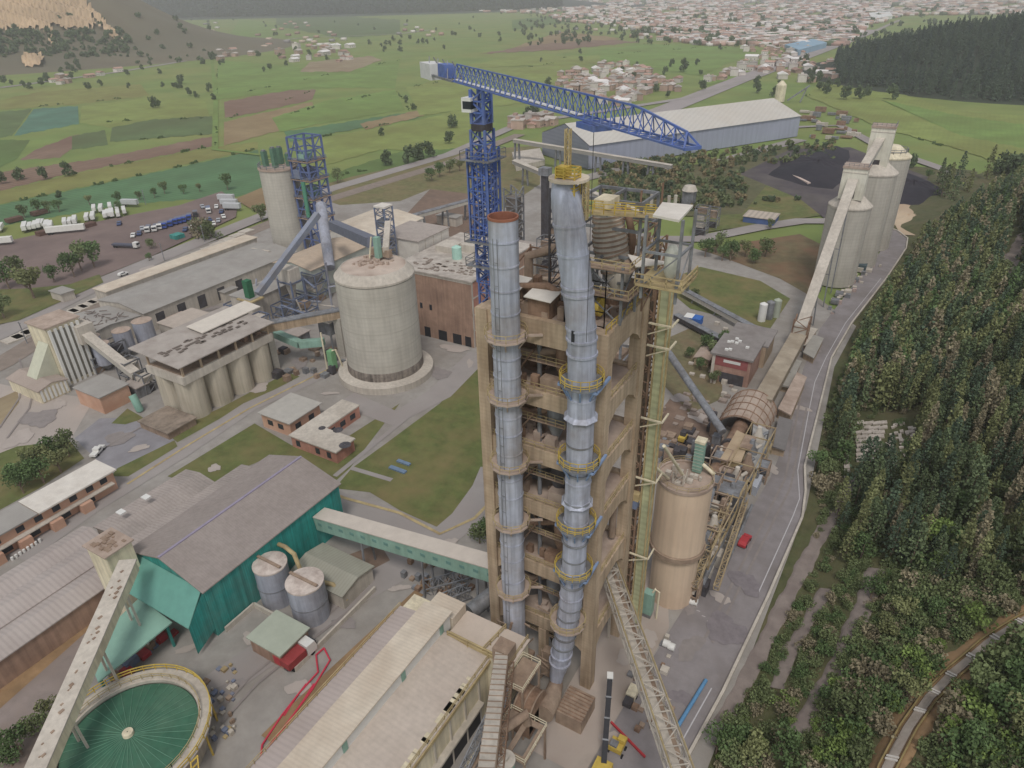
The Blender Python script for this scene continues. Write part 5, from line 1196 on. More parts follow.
for j in range(12): a = 2*math.pi*j/12; lg.bar((cx+(r+1.4)*math.cos(a), cy+(r+1.4)*math.sin(a), B0), (cx+(r+1.4)*math.cos(a), cy+(r+1.4)*math.sin(a), 5.6), .25)
lg.build('walkway_leg', yellow, t)
sp = MB()
for k in (0, 1): sp.bar((cx+r+1.5, cy+2+k*1.2, 5.8), (cx+r+6, cy-2+k*1.2, B0+.3), .2)
for i in range(9): z = 5.7-i*.58; sp.bar((cx+r+1.6+i*.5, cy+2-i*.44, z), (cx+r+1.6+i*.5, cy+3.2-i*.44, z), .3, .08)
sp.build('stair', yellow, t)
# ================================================================== long inclined gallery from the thickener end to the transfer house
P0 = Vector(G3(128,560,18)); P1 = Vector(G3(26,790,13)); 
t = thing('inclined_gallery', 'long dusty flat roofed conveyor gallery crossing over the corrugated sheds', 'conveyor', (P0.x, P0.y, B0))
MB().bar(P0, P1, 3.1, .3).build('gallery_roof', concrete_pale, t); MB().bar(P0-Vector((0,0,1.4)), P1-Vector((0,0,1.4)), 2.5, 2.4).build('gallery_wall', cream, t)
lg = MB()
for k in (.12, .4, .7):
    a = P0.lerp(P1, k); 
    for e in (-1, 1): lg.bar((a.x+e*1.5, a.y, B0), (a.x+e*.9, a.y, a.z-2.4), .35)
each(lg, 'trestle_leg', concrete_pale, t)
q = MB()
for _ in range(26): a = P0.lerp(P1, rnd(.05,.9)); w = rnd(.15,.5); u_ = a.x+rnd(-1,.6); q.box(u_, u_+w, a.y, a.y+w*1.6, a.z+.1, a.z+.3)
tag(q.build('roof_debris', brown_dust, t), kind='stuff')
t = flatb('transfer_house', 'cream transfer house with a debris strewn roof at the head of the inclined gallery', -118.6, -112.4, 42.4, 47.4, 17.8, cream, concrete_floor)
q = MB()
for _ in range(26): x = rnd(-117.8,-113.2); y = rnd(43,46.8); w = rnd(.2,.7); q.box(x-w, x+w, y-w*.6, y+w*.6, 18.12, 18.2+rnd(0,.2))
tag(q.build('roof_debris', brown_dust, t), kind='stuff')
# ================================================================== corrugated sheds on the left
for i, (x0, x1, y0, y1, h, lb) in enumerate(((-126.5,-119.8,18,49,6.0,'corrugated shed roof nearest the orange soil strip'),(-133.4,-126.9,16,50,6.4,'middle corrugated shed beneath the gallery head'),(-140.5,-133.8,14,51,6.0,'corrugated shed nearest the brick office row'))):
    shed('storage_shed', lb, x0, x1, y0, y1, h, 1.2, brick_dust, mat('ribbed_dusty_roof', (182,172,166), .08, .3, .9, (154,142,136), .08, .6, stripe=('Y', 1.9, .1)), 'y', 'shed', 'corrugated sheds')
for i, (x0, x1, y0, y1, lb) in enumerate(((-128.5,-119.0,51.5,84,'broad smooth dusty shed roof beside the teal hall'),(-139,-129.0,53,76,'smooth dusty shed roof with two white skylights'))):
    shed('store_hall', lb, x0, x1, y0, y1, 5.4, 1.0, concrete_pale, mat('weathered_grey_roof', (174,163,156), .1, .3, .9, (142,134,128), .08, .7, .1, stripe=('Y', 1.5, .1)), 'y', 'shed')
sk = MB(); 
for a, b in ((146,497),(121,512)): p = G(a, b, 8.6); sk.box(p[0]-.9, p[0]+.9, p[1]-.7, p[1]+.7, 8.45, 8.75)
each(sk, 'roof_sheet', white_paint, None, 'small white sheet lying on the smooth dusty shed roof', 'roof sheet', 'white sheets on the shed roof')
flat('soil_bank', px((0,712),(0,690),(110,600),(112,612)), B0+.1, orange_soil)
# brick office row
t = thing('office_row', 'low orange brick office row under a roof half white and half grey', 'building', (-157, 45, B0))
MB().box(-161, -154.6, 15, 67, B0, 6).build('wall', orange_wall, t)
MB().box(-162, -153.6, 49, 67.6, 6.02, 6.4).build('roof', white_roof, t); MB().box(-162, -153.8, 34.5, 48.8, 6.02, 6.35).build('roof', grey_roof, t); MB().box(-162, -153.8, 14, 34.3, 6.02, 6.4).build('roof', concrete_pale, t)
MB().box(-154.6, -153.2, 15, 66, 3.1, 3.35).build('balcony_slab', concrete_pale, t)
wins(t, [], [(y, y+1.7) for y in (18,22,26,31,35,39,44,48,52,56,60,63.5)], 3.9, 5.3, 'x', -154.6); wins(t, [], [(y, y+2.2) for y in (20,27,33,40,46,53,59)], 1.0, 2.8, 'x', -154.6)
for y in (24,30,37,43,50,57): MB().box(-154.5, -152.2, y, y+2.6, B0, 3.0).build('porch', orange_wall, t)
for i in range(8):
    p = G(14+i*3.9, 562-i*2.6); one('bollard', 'white bollard in the short row beside the office row', 'bollard', MB().cyl(p[0], p[1], B0, B0+.9, .3, 8), white_paint, 'white bollards')
# ================================================================== small houses on the lawn
t = flatb('brick_hut', 'brick hut with a plain flat grey roof on the lawn', -144.2, -133.2, 104.2, 115.5, 5.0, orange_wall, mat('pale_flat_roof', (176,172,164), .08, .4), 'building', 0, .6)
wins(t, [], [(106,108),(111,113)], 2, 3.6, 'x', -133.2); wins(t, [(-142,-140),(-138,-136)], [], 2, 3.6, 'y', 104.2)
t = thing('brick_annex', 'L shaped red brick building with dusty flat roof beside the plain hut', 'building', (-124, 108, B0))
MB().box(-129.6, -123.4, 101, 121, B0, 4.0).build('wall', brick_red, t); MB().box(-123.4, -113.6, 101, 107.6, B0, 4.0).build('wall', brick_red, t)
MB().box(-130, -123.42, 100.6, 121.4, 4.02, 4.4).build('roof', concrete_pale, t); MB().box(-123.4, -113.2, 100.6, 108, 4.02, 4.4).build('roof', concrete_pale, t)
wins(t, [], [(109,111),(113,115),(117,119)], 1.6, 3.2, 'x', -123.4); wins(t, [(-128,-126.5),(-121,-119.5),(-117,-115.6)], [], 1.4, 3.2, 'y', 101)
q = MB()
for a, b, s in ((338,430,1.4),(345,445,1.6),(322,428,1.0)): p = G(a, b, 4.4); q.lathe(p[0], p[1], [(s,4.42),(.1,4.5)], 10)
tag(q.build('roof_stain', dark_steel, t), kind='stuff')
# ================================================================== big grey silo
cx, cy, r = -134.2, 146.0, 11.7
t = thing('storage_silo', 'huge grey concrete silo with a chamfered top standing beside the brick mill', 'silo', (cx, cy, B0))
MB().lathe(cx, cy, [(r+3.2, B0), (r+3.2, 2.6), (r+.1, 3.2)], 56).build('plinth', concrete_pale, t)
MB().lathe(cx, cy, [(r, 3.0), (r, 33.2)], 64).build('shaft', concrete_grey, t, True)
MB().lathe(cx, cy, [(r+.15, 2.9), (r+.15, 5.6), (r, 5.9)], 64).build('base_band', mat('stained_base', (140,130,120), .2, 1.2, .9, (84,78,74), .5, .8, .4), t, True)
MB().lathe(cx, cy, [(r+.12, 33.4), (r+.12, 34.0), (9.7, 36.3), (9.4, 36.3)], 64).build('chamfer', concrete_pale, t, True)
MB().lathe(cx, cy, [(.1, 36.2), (9.5, 36.2)], 48).build('roof_deck', mat('chalky_deck', (200,184,170), .14, .4, .9, (146,126,114), .2, .7), t)
q = MB()
for _ in range(24): a = rnd(0,6.28); d = rnd(1,7.6); x = cx-2+d*math.cos(a)*.8; y = cy+2+d*math.sin(a)*.8; w = rnd(.3,1.1); w *= .7; q.box(x-w, x+w, y-w, y+w, 36.2, 36.4+rnd(.1,.9))
each(q, 'roof_gear', concrete_floor, t)
mb = MB()
for k in range(5): z = 8+k*5.4; mb.lathe(cx, cy, [(r+.01, z), (r+.03, z), (r+.03, z+.2), (r+.01, z+.2)], 64)
mb.build('pour_band', mat('faint_band', (172,166,154), .1, .5), t)
tt = thing('top_filter', 'narrow green filter with cream pipe standing on the huge grey silo', 'dust filter', (cx-1, cy+4, 37))
MB().box(cx-1.8, cx-.2, cy+3, cy+4.6, 37.1, 43.4).build('casing', seagreen, tt); MB().tube([(cx-3.4,cy+2.5,37),(cx-2.2,cy+2.9,43.5)], .25, 8).build('pipe', cream, tt); MB().box(cx-5, cx+2, cy+4.8, cy+6.6, 37.1, 39.2).build('platform', brown_dust, tt)
one('silo_conveyor', 'cream inclined walkway bridge reaching the back of the silo top', 'conveyor', MB().bar((cx+1,cy+5,39.4),(cx-10,cy+20,42),1.8,1.6), concrete_pale)
# brick mill and pale halls behind it
t = thing('brick_mill', 'tall brick mill building with debris on its flat roof beside the huge silo', 'building', (-134, 192, B0))
MB().box(-150, -118.4, 173, 214, B0, 24).build('wall', brick_dust, t)
fm = MB()
for z in (6.5, 12.2, 18): fm.box(-118.42, -118.25, 173, 214, z, z+.5); 
for y in (173.0, 181, 189, 197): fm.box(-118.42, -118.2, y, y+.6, B0, 24)
fm.box(-150, -118.4, 172.85, 172.99, 23.2, 24.0); fm.build('concrete_frame', concrete_pale, t)
for y in (173.8, 181.8, 189.8): MB().box(-118.42, -118.32, y, y+7, B0+2, 23.4).build('brick_panel', brick_red, t)
MB().box(-150.4, -118, 172.6, 214.4, 24.02, 24.5).build('roof', mat('debris_roof', (190,182,172), .12, .4, .9, (130,118,110), .25, .6), t)
q = MB()
for _ in range(70): x = rnd(-146,-121); y = 174+rnd(0,10)+(x+146)*.12; w = rnd(.25,.9); q.box(x-w, x+w, y-w*.6, y+w*.6, 24.5, 24.7)
for (x0,x1,y0,y1,h) in ((-146,-139,192,199,2.2),(-138,-131,196,204,2.6),(-130,-126,200,206,1.2)): MB().box(x0,x1,y0,y1,24.5,24.5+h).build('roof_hut', concrete_pale, t)
tag(q.build('roof_debris', mat('dark_debris', (138,126,116), .3, .8), t), kind='stuff')
MB().lathe(-134.6, 189, [(1.7,24.5),(1.7,28.6),(.1,29.4)], 16).build('roof_tank', mat('pale_mint', (170,206,192), .08, 1), t, True)
wins(t, [(-147.5,-145.5),(-139,-136.5),(-133,-129.5),(-127,-123.5),(-122,-119.6)], [], B0, 4.2, 'y', 173, 'opening', black_paint)
wins(t, [(-148,-145.6),(-143.5,-142),(-140,-139),(-136,-135)], [], 11, 13, 'y', 173)
t = flatb('pale_clad_block', 'pale clad block with a brown flat roof behind the brick mill', -170, -152, 190, 209, 27.5, white_roof, dust_roof)
jt = MB()
for y in (194,199,204): jt.box(-152.04, -151.93, y, y+.25, 10, 27.4)
each(jt, 'panel_joint', concrete_pale, t)
shed('pale_hall', 'pale hall with a wide cream roof behind the thin lattice tower', -226, -196, 214, 250, 14.5, 2.2, white_roof, cream_roof, 'y')
shed('brown_roof_hall', 'low hall with a dusty brown roof at the back of the brick mill', -150, -128, 222, 246, 13, 1.5, concrete_pale, dust_roof, 'x')
t = thing('lattice_tower', 'thin grey blue lattice tower with a white cap beside the pale hall', 'tower', (*G(402,300), B0))
x, y = -163, 186; MB().lattice((x,y,B0),(x,y,40),4.4,16,.28).build('frame', steel_blue, t); MB().box(x-2.4,x+2.4,y-2.4,y+2.4,40,40.6).build('cap', white_roof, t)
q = MB()
for z in (12,19,26,33): q.box(x-2.1,x+1.2,y-2,y+1.4,z,z+rnd(1.5,3.5))
each(q, 'ducting', galv, t)
# ================================================================== far silo and the blue tower behind it
cx, cy, r = -248, 217, 8.3
t = thing('raw_silo', 'slim pale concrete silo with green filters on its roof beside the blue tower', 'silo', (cx, cy, B0))
MB().lathe(cx, cy, [(r, B0), (r, 39.6)], 48).build('shaft', concrete_grey, t, True); MB().lathe(cx, cy, [(.1, 40), (r+.4, 39.9), (r+.4, 39.2), (r, 39.1)], 48).build('roof', concrete_floor, t)
MB().rail([(cx+r*math.cos(2*math.pi*j/14), cy+r*math.sin(2*math.pi*j/14), 40) for j in range(14)], 1.6, .22, 3, True).build('railing', galv, t)
for k, (dx, dy, h) in enumerate(((-4,-3,6.5),(1,-2.2,8),(4,3,5),(-2,4,7))):
    f = thing('roof_filter', ['short dark green filter on the slim silo, near its rim','tall bright green filter in the middle of the slim silo roof','grey green filter at the edge of the slim silo next to the blue tower','back green filter on the slim silo roof'][k], 'dust filter', (cx+dx, cy+dy, 40), 'filters on the slim silo')
    MB().box(cx+dx-1, cx+dx+1, cy+dy-1, cy+dy+1, 40, 40+h).build('casing', mat('filter_green', (92,124,104), .15, 1), f); MB().box(cx+dx-.7, cx+dx+.7, cy+dy-.7, cy+dy+.7, 40+h, 40.6+h).build('cap', galv, f)
x0, x1, y0, y1 = -238.5, -228.5, 216, 226
t = thing('blue_steel_tower', 'tall open blue steel tower with tan decks beside the slim silo', 'tower', (-231, 222, B0))
f = MB()
for x in (x0, (x0+x1)/2, x1):
    for y in (y0, (y0+y1)/2, y1): f.bar((x, y, B0), (x, y, 53), .7)
for z in (9,14,18,22.5,27,31,35,39,43,48,53):
    for y in (y0, y1): f.bar((x0,y,z),(x1,y,z),.5)
    for x in (x0, x1): f.bar((x,y0,z),(x,y1,z),.5)
for a, b in ((0,9),(9,18),(18,27),(27,35),(35,43),(43,53)):
    m_ = (x0+x1)/2; f.bar((x0,y0,a+B0),(m_,y0,b),.35); f.bar((x1,y0,a+B0),(m_,y0,b),.35); f.bar((x1,y0,a+B0),(x1,y1,b),.35); f.bar((x1,y1,a+B0),(x1,y0,b),.3)
f.build('frame', mat('dusty_blue_steel', (96,110,150), .15, .8), t)
for z in (18.2,27.2,35.2,43.2):
    d = MB().box(x0-.8, x1+.8, y0-.8, y1+.8, z, z+.4).build('deck', brown_dust, t); MB().rail([(x0-.7,y0-.7,z+.4),(x1+.7,y0-.7,z+.4),(x1+.7,y1+.7,z+.4)], 1.2, .2, 2.5).build('railing', steel_blue, d)
q = MB()
for z, m in ((19,0),(28,1),(36,0),(44,1)):
    for _ in range(4): x = rnd(x0+2,x1-2); y = rnd(y0+1,y1-3); w = rnd(.8,2.2); q.box(x-w,x+w,y-w,y+w,z,z+rnd(2,6), m)
each(q, 'equipment', [steel_blue, seagreen], t); MB().tube([(x1-3,y0-1.5,20),(x1-3,y0-1.5,35)], .9, 12).build('green_pipe', mat('strong_green', (86,140,116), .1, 1), t, True)
one('steel_down_pipe', 'fat blue grey pipe dropping from the blue tower to a lower hall', 'pipe', MB().tube([G3(321,205,30),G3(323,222,25),G3(330,268,12)], [2.2,2.2,2.0], 18), silo_blue, None, True)
one('box_conveyor', 'dark blue boxed conveyor sloping from the blue tower toward the silo top', 'conveyor', MB().bar(G3(333,225,26), G3(372,242,33), 3.4, 3.4), mat('slate_sheet', (110,114,126), .15, .8))
one('bucket_conveyor', 'blue grey conveyor sloping down past the slim silo to a yellow deck', 'conveyor', MB().bar(G3(318,214,34), G3(258,294,14), 2.1, 2.1), mat('grey_blue_sheet', (138,144,158), .12, .8, .7, (126,118,110), .2, .6))
t = shed('tan_roof_hall', 'pale green clad hall with a tan roof below the blue tower', -216, -196, 178, 212, 13, 2.0, mat('pale_grey_green_clad', (186,190,180), .08, .5), mat('tan_roofing', (188,170,150), .1, .4), 'y')
t = thing('blue_legged_bin', 'cream bin standing on blue steel legs in front of the tan roofed hall', 'bin', (-196, 160, B0))
x, y = G(294,300,5); MB().box(x-3, x+3, y-2.5, y+2.5, 12, 18).build('bin', concrete_pale, t); MB().lathe(x, y, [(.8,5),(2.8,12)], 4).build('hopper', concrete_pale, t)
f = MB()
for a in (-3.4, 3.4):
    for b in (-3, 3): f.bar((x+a, y+b, B0), (x+a, y+b, 14), .5)
for z in (6, 12.5): f.rail([(x-3.4,y-3,z),(x+3.4,y-3,z),(x+3.4,y+3,z),(x-3.4,y+3,z)], .5, .35, 9, True)
f.bar((x-3.4,y-3,B0),(x+3.4,y-3,6),.3); f.bar((x+3.4,y-3,B0),(x+3.4,y+3,6),.3); f.build('leg_frame', steel_blue, t)
t = thing('green_filter_tower', 'small dark green filter on a yellow deck at the foot of the sloping conveyor', 'dust filter', (*G(250,300), B0))
x, y = G(250,297,10); MB().box(x-1.2,x+1.2,y-1.2,y+1.2,10,16.5).build('casing', mat('deep_green', (56,110,80), .12, 1), t); MB().box(x-4,x+4,y-3,y+3,9.2,9.7).build('deck', yellow_dust, t); MB().box(x-3,x+3,y-2.4,y+2.4,B0,9.2).build('block', concrete_pale, t)
flatb('grey_block', 'plain grey concrete block under the sloping blue conveyor', -212, -201, 152, 170, 9.5, concrete_pale, grey_roof)
# ================================================================== long sheds beside the railway
t = shed('long_warehouse', 'very long dusty grey roofed warehouse beside the railway', -256, -229, 128, 202, 8, 1.6, concrete_pale, grey_roof, 'y', 'warehouse')
wins(t, [], [(y, y+3.5) for y in range(132, 170, 9)], 1.5, 6.5, 'x', -229, 'door', dark_steel)
flatb('loading_canopy', 'long narrow cream canopy roof raised along the railway side of the warehouse', -264.5, -257, 132, 205, 9.6, concrete_pale, cream_roof, 'canopy')
shed('store_hall', 'grey roofed shed end between the long warehouse and the cream block', -249, -230, 104, 127, 7.4, 1.2, concrete_pale, grey_roof, 'x', 'shed')
q = MB()
for _ in range(60): x = rnd(-246,-232); y = rnd(106,122); a = rnd(0,6.28); q.bar((x,y,8.4+rnd(.1,.7)), (x+3*math.cos(a), y+3*math.sin(a), 8.4+rnd(.1,.7)), .25)
tag(one('scrap_heap', 'tangle of scrap steel lying on the grey shed roof', 'scrap', q, mat('scrap_steel', (128,118,112), .25, 1)), kind='stuff')
flatb('pale_store', 'pale dusty store block between the packing silos and the long warehouse', -222, -205, 128, 142, 6, concrete_pale, mat('pale_flat_roofing', (182,170,158), .1, .4))
# cream ribbed block
t = thing('cream_ribbed_block', 'tall cream block with vertical ribs and a slanting side wing', 'building', (-222, 96, B0))
MB().box(-227.6, -217.4, 90.8, 101, B0, 20).build('wall', cream, t); MB().box(-228, -217, 90.4, 101.4, 20.02, 20.5).build('roof', concrete_floor, t)
rb = MB()
for i in range(6): y = 91.2+i*1.7; rb.box(-217.38, -216.8, y, y+.8, B0, 19.4)
rb.build('wall_rib', white_paint, t)
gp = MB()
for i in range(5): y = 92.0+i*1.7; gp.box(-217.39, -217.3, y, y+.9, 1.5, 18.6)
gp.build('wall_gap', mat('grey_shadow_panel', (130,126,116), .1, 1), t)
v = [(-227.6,90.79,15),(-217.4,90.79,15),(-217.4,79,B0+2),(-227.6,79,B0+2)]
w = MB(); w.add([(-224,90.7,15),(-218.6,90.7,15),(-218.6,84,6),(-224,84,6),(-224,90.7,B0),(-218.6,90.7,B0),(-218.6,84,B0),(-224,84,B0)], [(0,3,2,1),(1,2,6,5),(3,0,4,7),(2,3,7,6)]); w.build('side_wing', teal_pale if False else mat('pale_sage', (192,192,172), .08, .5), t)
t = shed('cream_striped_hut', 'low hut with cream striped wall in front of the ribbed block', -230, -213, 81, 89.5, 4.6, 1.2, cream, dust_roof_x, 'x')
st = MB()
for i in range(7): st.box(-212.98, -212.8, 81.3+i*1.2, 81.9+i*1.2, 1, 4.8)
st.build('wall_stripe', white_paint, t)
for i, (x, y, r, h, lb) in enumerate(((-221.5,104.5,2.7,11,'blue grey silo close to the ribbed block'),(-216.2,104.0,2.7,10,'front blue grey silo beside the small conveyor'),(-219.5,113.5,2.9,10,'blue grey silo half hidden behind the sloping conveyor'),(-219.2,121,3.2,10.5,'rear blue grey silo nearest the long warehouse'))):
    t = thing('steel_silo', lb, 'silo', (x, y, B0), 'small blue grey silos')
    MB().lathe(x, y, [(r, 3), (r, h)], 24).build('shell', silo_blue, t, True); MB().lathe(x, y, [(.1, h+.9), (r+.1, h)], 24).build('roof', concrete_floor, t); MB().lathe(x, y, [(.5, B0), (r*.9, 3)], 16).build('hopper', galv, t)
t = thing('sloping_conveyor', 'cream covered conveyor sloping from the ribbed block to the packing silos', 'conveyor', (*G(110,340), B0)); 
MB().bar(G3(82,330,16), G3(135,372,7), 3.0, .3).build('cover', concrete_pale, t); MB().bar(Vector(G3(82,330,16))-Vector((0,0,1.2)), Vector(G3(135,372,7))-Vector((0,0,1.2)), 2.6, 2).build('casing', concrete_grey, t)
x, y = G(80,326,17); MB().box(x-3,x+3,y-2.5,y+2.5,12,18).build('head_house', concrete_pale, t)
# packing silos
t = thing('silo_battery', 'block of eight joined concrete silos under an open sided sheet roof', 'silos', (-171, 112, B0))
for i in range(4):
    y = 100.2+i*8.0
    for x in (-167.2, -175.4): MB().lathe(x, y, [(3.95, B0), (3.95, 12.6)], 32).build('silo_shaft', mat('weathered_concrete', (184,175,158), .1, .3, .9, (150,140,124), .15, .6, .18, gain=1.1), t, True)
MB().box(-179.4, -163.2, 96.2, 128.4, 12.6, 15.0).build('ring_beam', concrete_pale, t)
MB().box(-178.6, -164.2, 97, 127.6, 15.0, 15.1).build('top_floor', brown_dust, t)
p_ = MB()
for i in range(6):
    for x in (-178.8, -163.8): p_.box(x-.25, x+.25, 96.8+i*6.1, 97.3+i*6.1, 15.0, 18.3 if x > -170 else 19.2)
each(p_, 'roof_post', concrete_tan, t)
q = MB()
for _ in range(12): x = rnd(-177,-165); y = rnd(98,127); q.box(x-.8,x+.8,y-.8,y+.8,15.1,15.5+rnd(.3,1.8))
each(q, 'conveying_gear', rust, t)
v = [(-184,95.4,19.4),(-162.4,95.4,18.3),(-162.4,129.4,18.3),(-184,129.4,19.4)]
MB().add(v+[(a,b,z+.3) for a,b,z in v], [(3,2,1,0),(4,5,6,7),(0,1,5,4),(1,2,6,5),(2,3,7,6),(3,0,4,7)]).build('roof', mat('patched_sheet', (172,164,156), .08, .3, .9, (142,130,122), .25, .5), t)
q = MB()
for _ in range(40): y = rnd(98,124); x = -172+rnd(-2.5,2.5)+(y-98)*.05; q.box(x-.4,x+.4,y-.7,y+.7,19.16,19.3)
tag(q.build('roof_hole', mat('roof_gap', (116,106,98), .2, 1), t), kind='stuff')
v = [(-180,112,20.2),(-173,112,19.6),(-173,134,19.6),(-180,134,20.2)]
MB().add(v+[(a,b,z+.3) for a,b,z in v], [(3,2,1,0),(4,5,6,7),(0,1,5,4),(1,2,6,5),(2,3,7,6),(3,0,4,7)]).build('raised_roof', mat('bright_cream_roof', (210,202,190), .06, .4), t)
flatb('brown_block', 'small brown walled block with flat grey roof near the cream ribbed block', -203, -190.6, 86.5, 95.4, 6, orange_wall, grey_roof)
t = flatb('open_shelter', 'low open shelter with stained roof at the packing silo foot', -174.5, -162, 87, 95.8, 2.6, brown_dust, mat('stained_slab', (150,136,122), .2, .5, .9, (96,86,76), .3, .7))
one('chute_hood', 'pale green bent chute beside the packing silo foot', 'chute', MB().tube([G3(132,395,6),G3(136,402,4),G3(140,410,1)], 1.1, 10), teal_pale, None, True)
# galleries between packing silos and big silo
t = thing('link_gallery', 'long straight tan conveyor gallery between packing silos and huge silo', 'conveyor', (*G(300,330), B0))
P0 = Vector(G3(255,325,17)); P1 = Vector(G3(346,308,17)); MB().bar(P0, P1, 3, .4).build('gallery_roof', galv, t); MB().bar(P0-Vector((0,0,1.5)), P1-Vector((0,0,1.5)), 2.6, 2.6).build('gallery_wall', concrete_tan, t)
l_ = MB()
for k in (.1,.9): a = P0.lerp(P1, k); l_.box(a.x-1.5,a.x+1.5,a.y-1.2,a.y+1.2,B0,a.z-2.6)
each(l_, 'pier', concrete_grey, t)
t = thing('sea_green_conveyor', 'bent sea green conveyor sloping below the tan gallery', 'conveyor', (*G(300,340), B0))
MB().bar(G3(272,332,10), G3(300,344,8), 2.4, 2.2).build('casing', seagreen, t); MB().bar(G3(300,344,8), G3(324,342,8.6), 2.4, 2.2).build('casing', seagreen, t)
t = thing('loading_station', 'small grey loading cabin with white roof and tall cream pipes beside the huge silo', 'cabin', (*G(330,360), B0))
x, y = G(328,318,13); MB().box(x-2.6,x+2.6,y-2.4,y+2.4,8,12.6).build('wall', galv, t); MB().box(x-3,x+3,y-2.8,y+2.8,12.6,13).build('roof', white_roof, t)
f = MB()
for a in (-2.4,2.4):
    for b in (-2.2,2.2): f.bar((x+a,y+b,B0),(x+a,y+b,8),.4)
f.build('leg', galv, t); x2, y2 = G(333,365,3); MB().box(x2-1,x2+1,y2-1,y2+1,2,8.2).build('filter', mat('leaf_green', (122,168,124), .1, 1), t)
MB().tube([(x2-2.2,y2-.6,B0),(x2-2.6,y2-.4,14)], .28, 8).build('pipe', cream, t); MB().tube([(x2+.6,y2,8.2),(x2+1.6,y2+.6,8.6),(x2+3.2,y2+1.4,1)], .28, 8).build('pipe', cream, t)
t = thing('machine_pad', 'dark cluster of machinery on the yard below the huge silo', 'machinery', (*G(285,370), B0))
q = MB()
for _ in range(30): a = rnd(276,345); b = rnd(350,384)-(a-276)*.1; x, y = G(a, b); w = rnd(.4,1.6); q.box(x-w,x+w,y-w,y+w,B0,B0+rnd(.5,3), random.randrange(3))
each(q, 'machine_unit', [dark_steel, galv, brown_dust], t)
# denser plant between the silos and the brick mill
def clutter_pipes(n, ar, zr, lb, cat, grp, mats_, rr=(.2,.6), lm=12):
    for i in range(n):
        a = rnd(ar[0], ar[1]); b = rnd(ar[2], ar[3]); x, y = G(a, b); z = rnd(*zr); k = random.choice((0, 1, 2)); L = rnd(lm/3, lm)
        q = [(x, y, B0), (x, y, z), (x+(L if k == 0 else rnd(-1,1)), y+(L if k == 1 else rnd(-2,2)), z+(rnd(-2,2) if k < 2 else lm/3))]
        one('process_pipe', lb, cat, MB().tube(q, rnd(*rr), 8), random.choice(mats_), grp, True)
def frames(spots, lb, cat, grp, mats_):
    for a, b, w, d, h in spots:
        x, y = G(a, b); t = thing('steel_frame_bay', lb, cat, (x, y, B0), grp); f = MB(); nz = max(2, int(h/3.5))
        for u in (-1, 1):
            for v in (-1, 1): f.bar((x+u*w/2, y+v*d/2, B0), (x+u*w/2, y+v*d/2, h), .3)
        for k in range(1, nz+1):
            z = h*k/nz; f.rail([(x-w/2,y-d/2,z-.3),(x+w/2,y-d/2,z-.3),(x+w/2,y+d/2,z-.3),(x-w/2,y+d/2,z-.3)], .3, .25, 99, True)
            f.bar((x-w/2,y-d/2,z-h/nz),(x+w/2,y-d/2,z),.16); f.bar((x+w/2,y-d/2,z-h/nz),(x+w/2,y+d/2,z),.16)
        f.build('frame', mats_[0], t)
        for k in range(nz):
            z = h*k/nz+B0; ww = rnd(.25,.45); cx_ = x+rnd(-.12,.12)*w; cy_ = y+rnd(-.12,.12)*d; MB().box(cx_-w*ww, cx_+w*ww, cy_-d*ww, cy_+d*ww, z, z+h/nz*rnd(.4,.85)).build('machine_unit', random.choice(mats_[1:]), t)
frames(((318,300,7,6,12),(308,318,6,6,8),(345,262,7,6,14),(285,322,6,5,7),(262,330,5,5,6),(238,318,6,5,6),(415,300,6,6,10),(428,268,7,6,15)), 'dusty steel frame bay packed with machinery between the silos', 'steel frame', 'steel frame bays between the silos', [steel_blue, brown_dust, concrete_pale, galv])
frames(((520,300,8,7,18),(535,330,7,6,12),(548,285,7,6,20),(560,250,7,7,15),(505,290,6,6,22),(575,235,7,7,12),(700,235,6,5,14),(712,228,5,5,10)), 'dusty steel frame bay crowded behind the tower and stack', 'steel frame', 'steel frame bays behind the tower', [galv, brown_dust, concrete_pale, dark_steel])
frames(((700,560,4,4,8),(712,530,4,4,9),(724,505,4,5,9),(706,515,4,4,11),(718,480,4,5,8),(690,600,3,3,5),(735,495,3.4,5,6),(760,480,3,4,5)), 'drab steel frame bay with machinery between the tan silo and road', 'steel frame', 'steel frame bays by the road', [brown_dust, galv, concrete_pale, dark_steel])
frames(((135,385,5,5,9),(120,362,5,5,8),(150,392,4,4,7),(100,372,4,4,6)), 'steel frame bay with machinery between ribbed block and packing silos', 'steel frame', 'steel frame bays by the packing silos', [galv, brown_dust, concrete_pale, dark_steel])
clutter_pipes(14, (240,350,250,340), (4,12), 'dusty process pipe rising between the huge silo and the slim silo', 'pipe', 'process pipes between the silos', [silo_blue, steel_blue, concrete_pale])
clutter_pipes(12, (500,570,240,330), (6,18), 'dusty process pipe rising behind the tower', 'pipe', 'process pipes behind the tower', [galv, concrete_pale, brown_dust])
clutter_pipes(16, (690,730,450,570), (2,7), 'dusty process pipe between the tan silo and the road', 'pipe', 'process pipes by the road', [galv, concrete_pale, brown_dust], (.15,.35), 4)
for i, (a, b, w, d, h) in enumerate(((225,300,10,6,5),(250,345,8,5,4),(300,345,6,5,5),(345,335,6,4,4),(425,330,6,8,6),(395,235,10,8,7),(450,225,12,6,5),(185,330,8,6,5),(140,395,6,4,4),(65,300,8,5,4))):
    x, y = G(a, b); flatb('small_shed', 'small dusty flat roofed shed among the plant near the silos', x-w/2, x+w/2, y-d/2, y+d/2, h, [concrete_pale, brick_dust, galv][i%3], [grey_roof, concrete_floor, dust_roof][i%3], 'shed', 0, .4, 'small sheds among the plant')
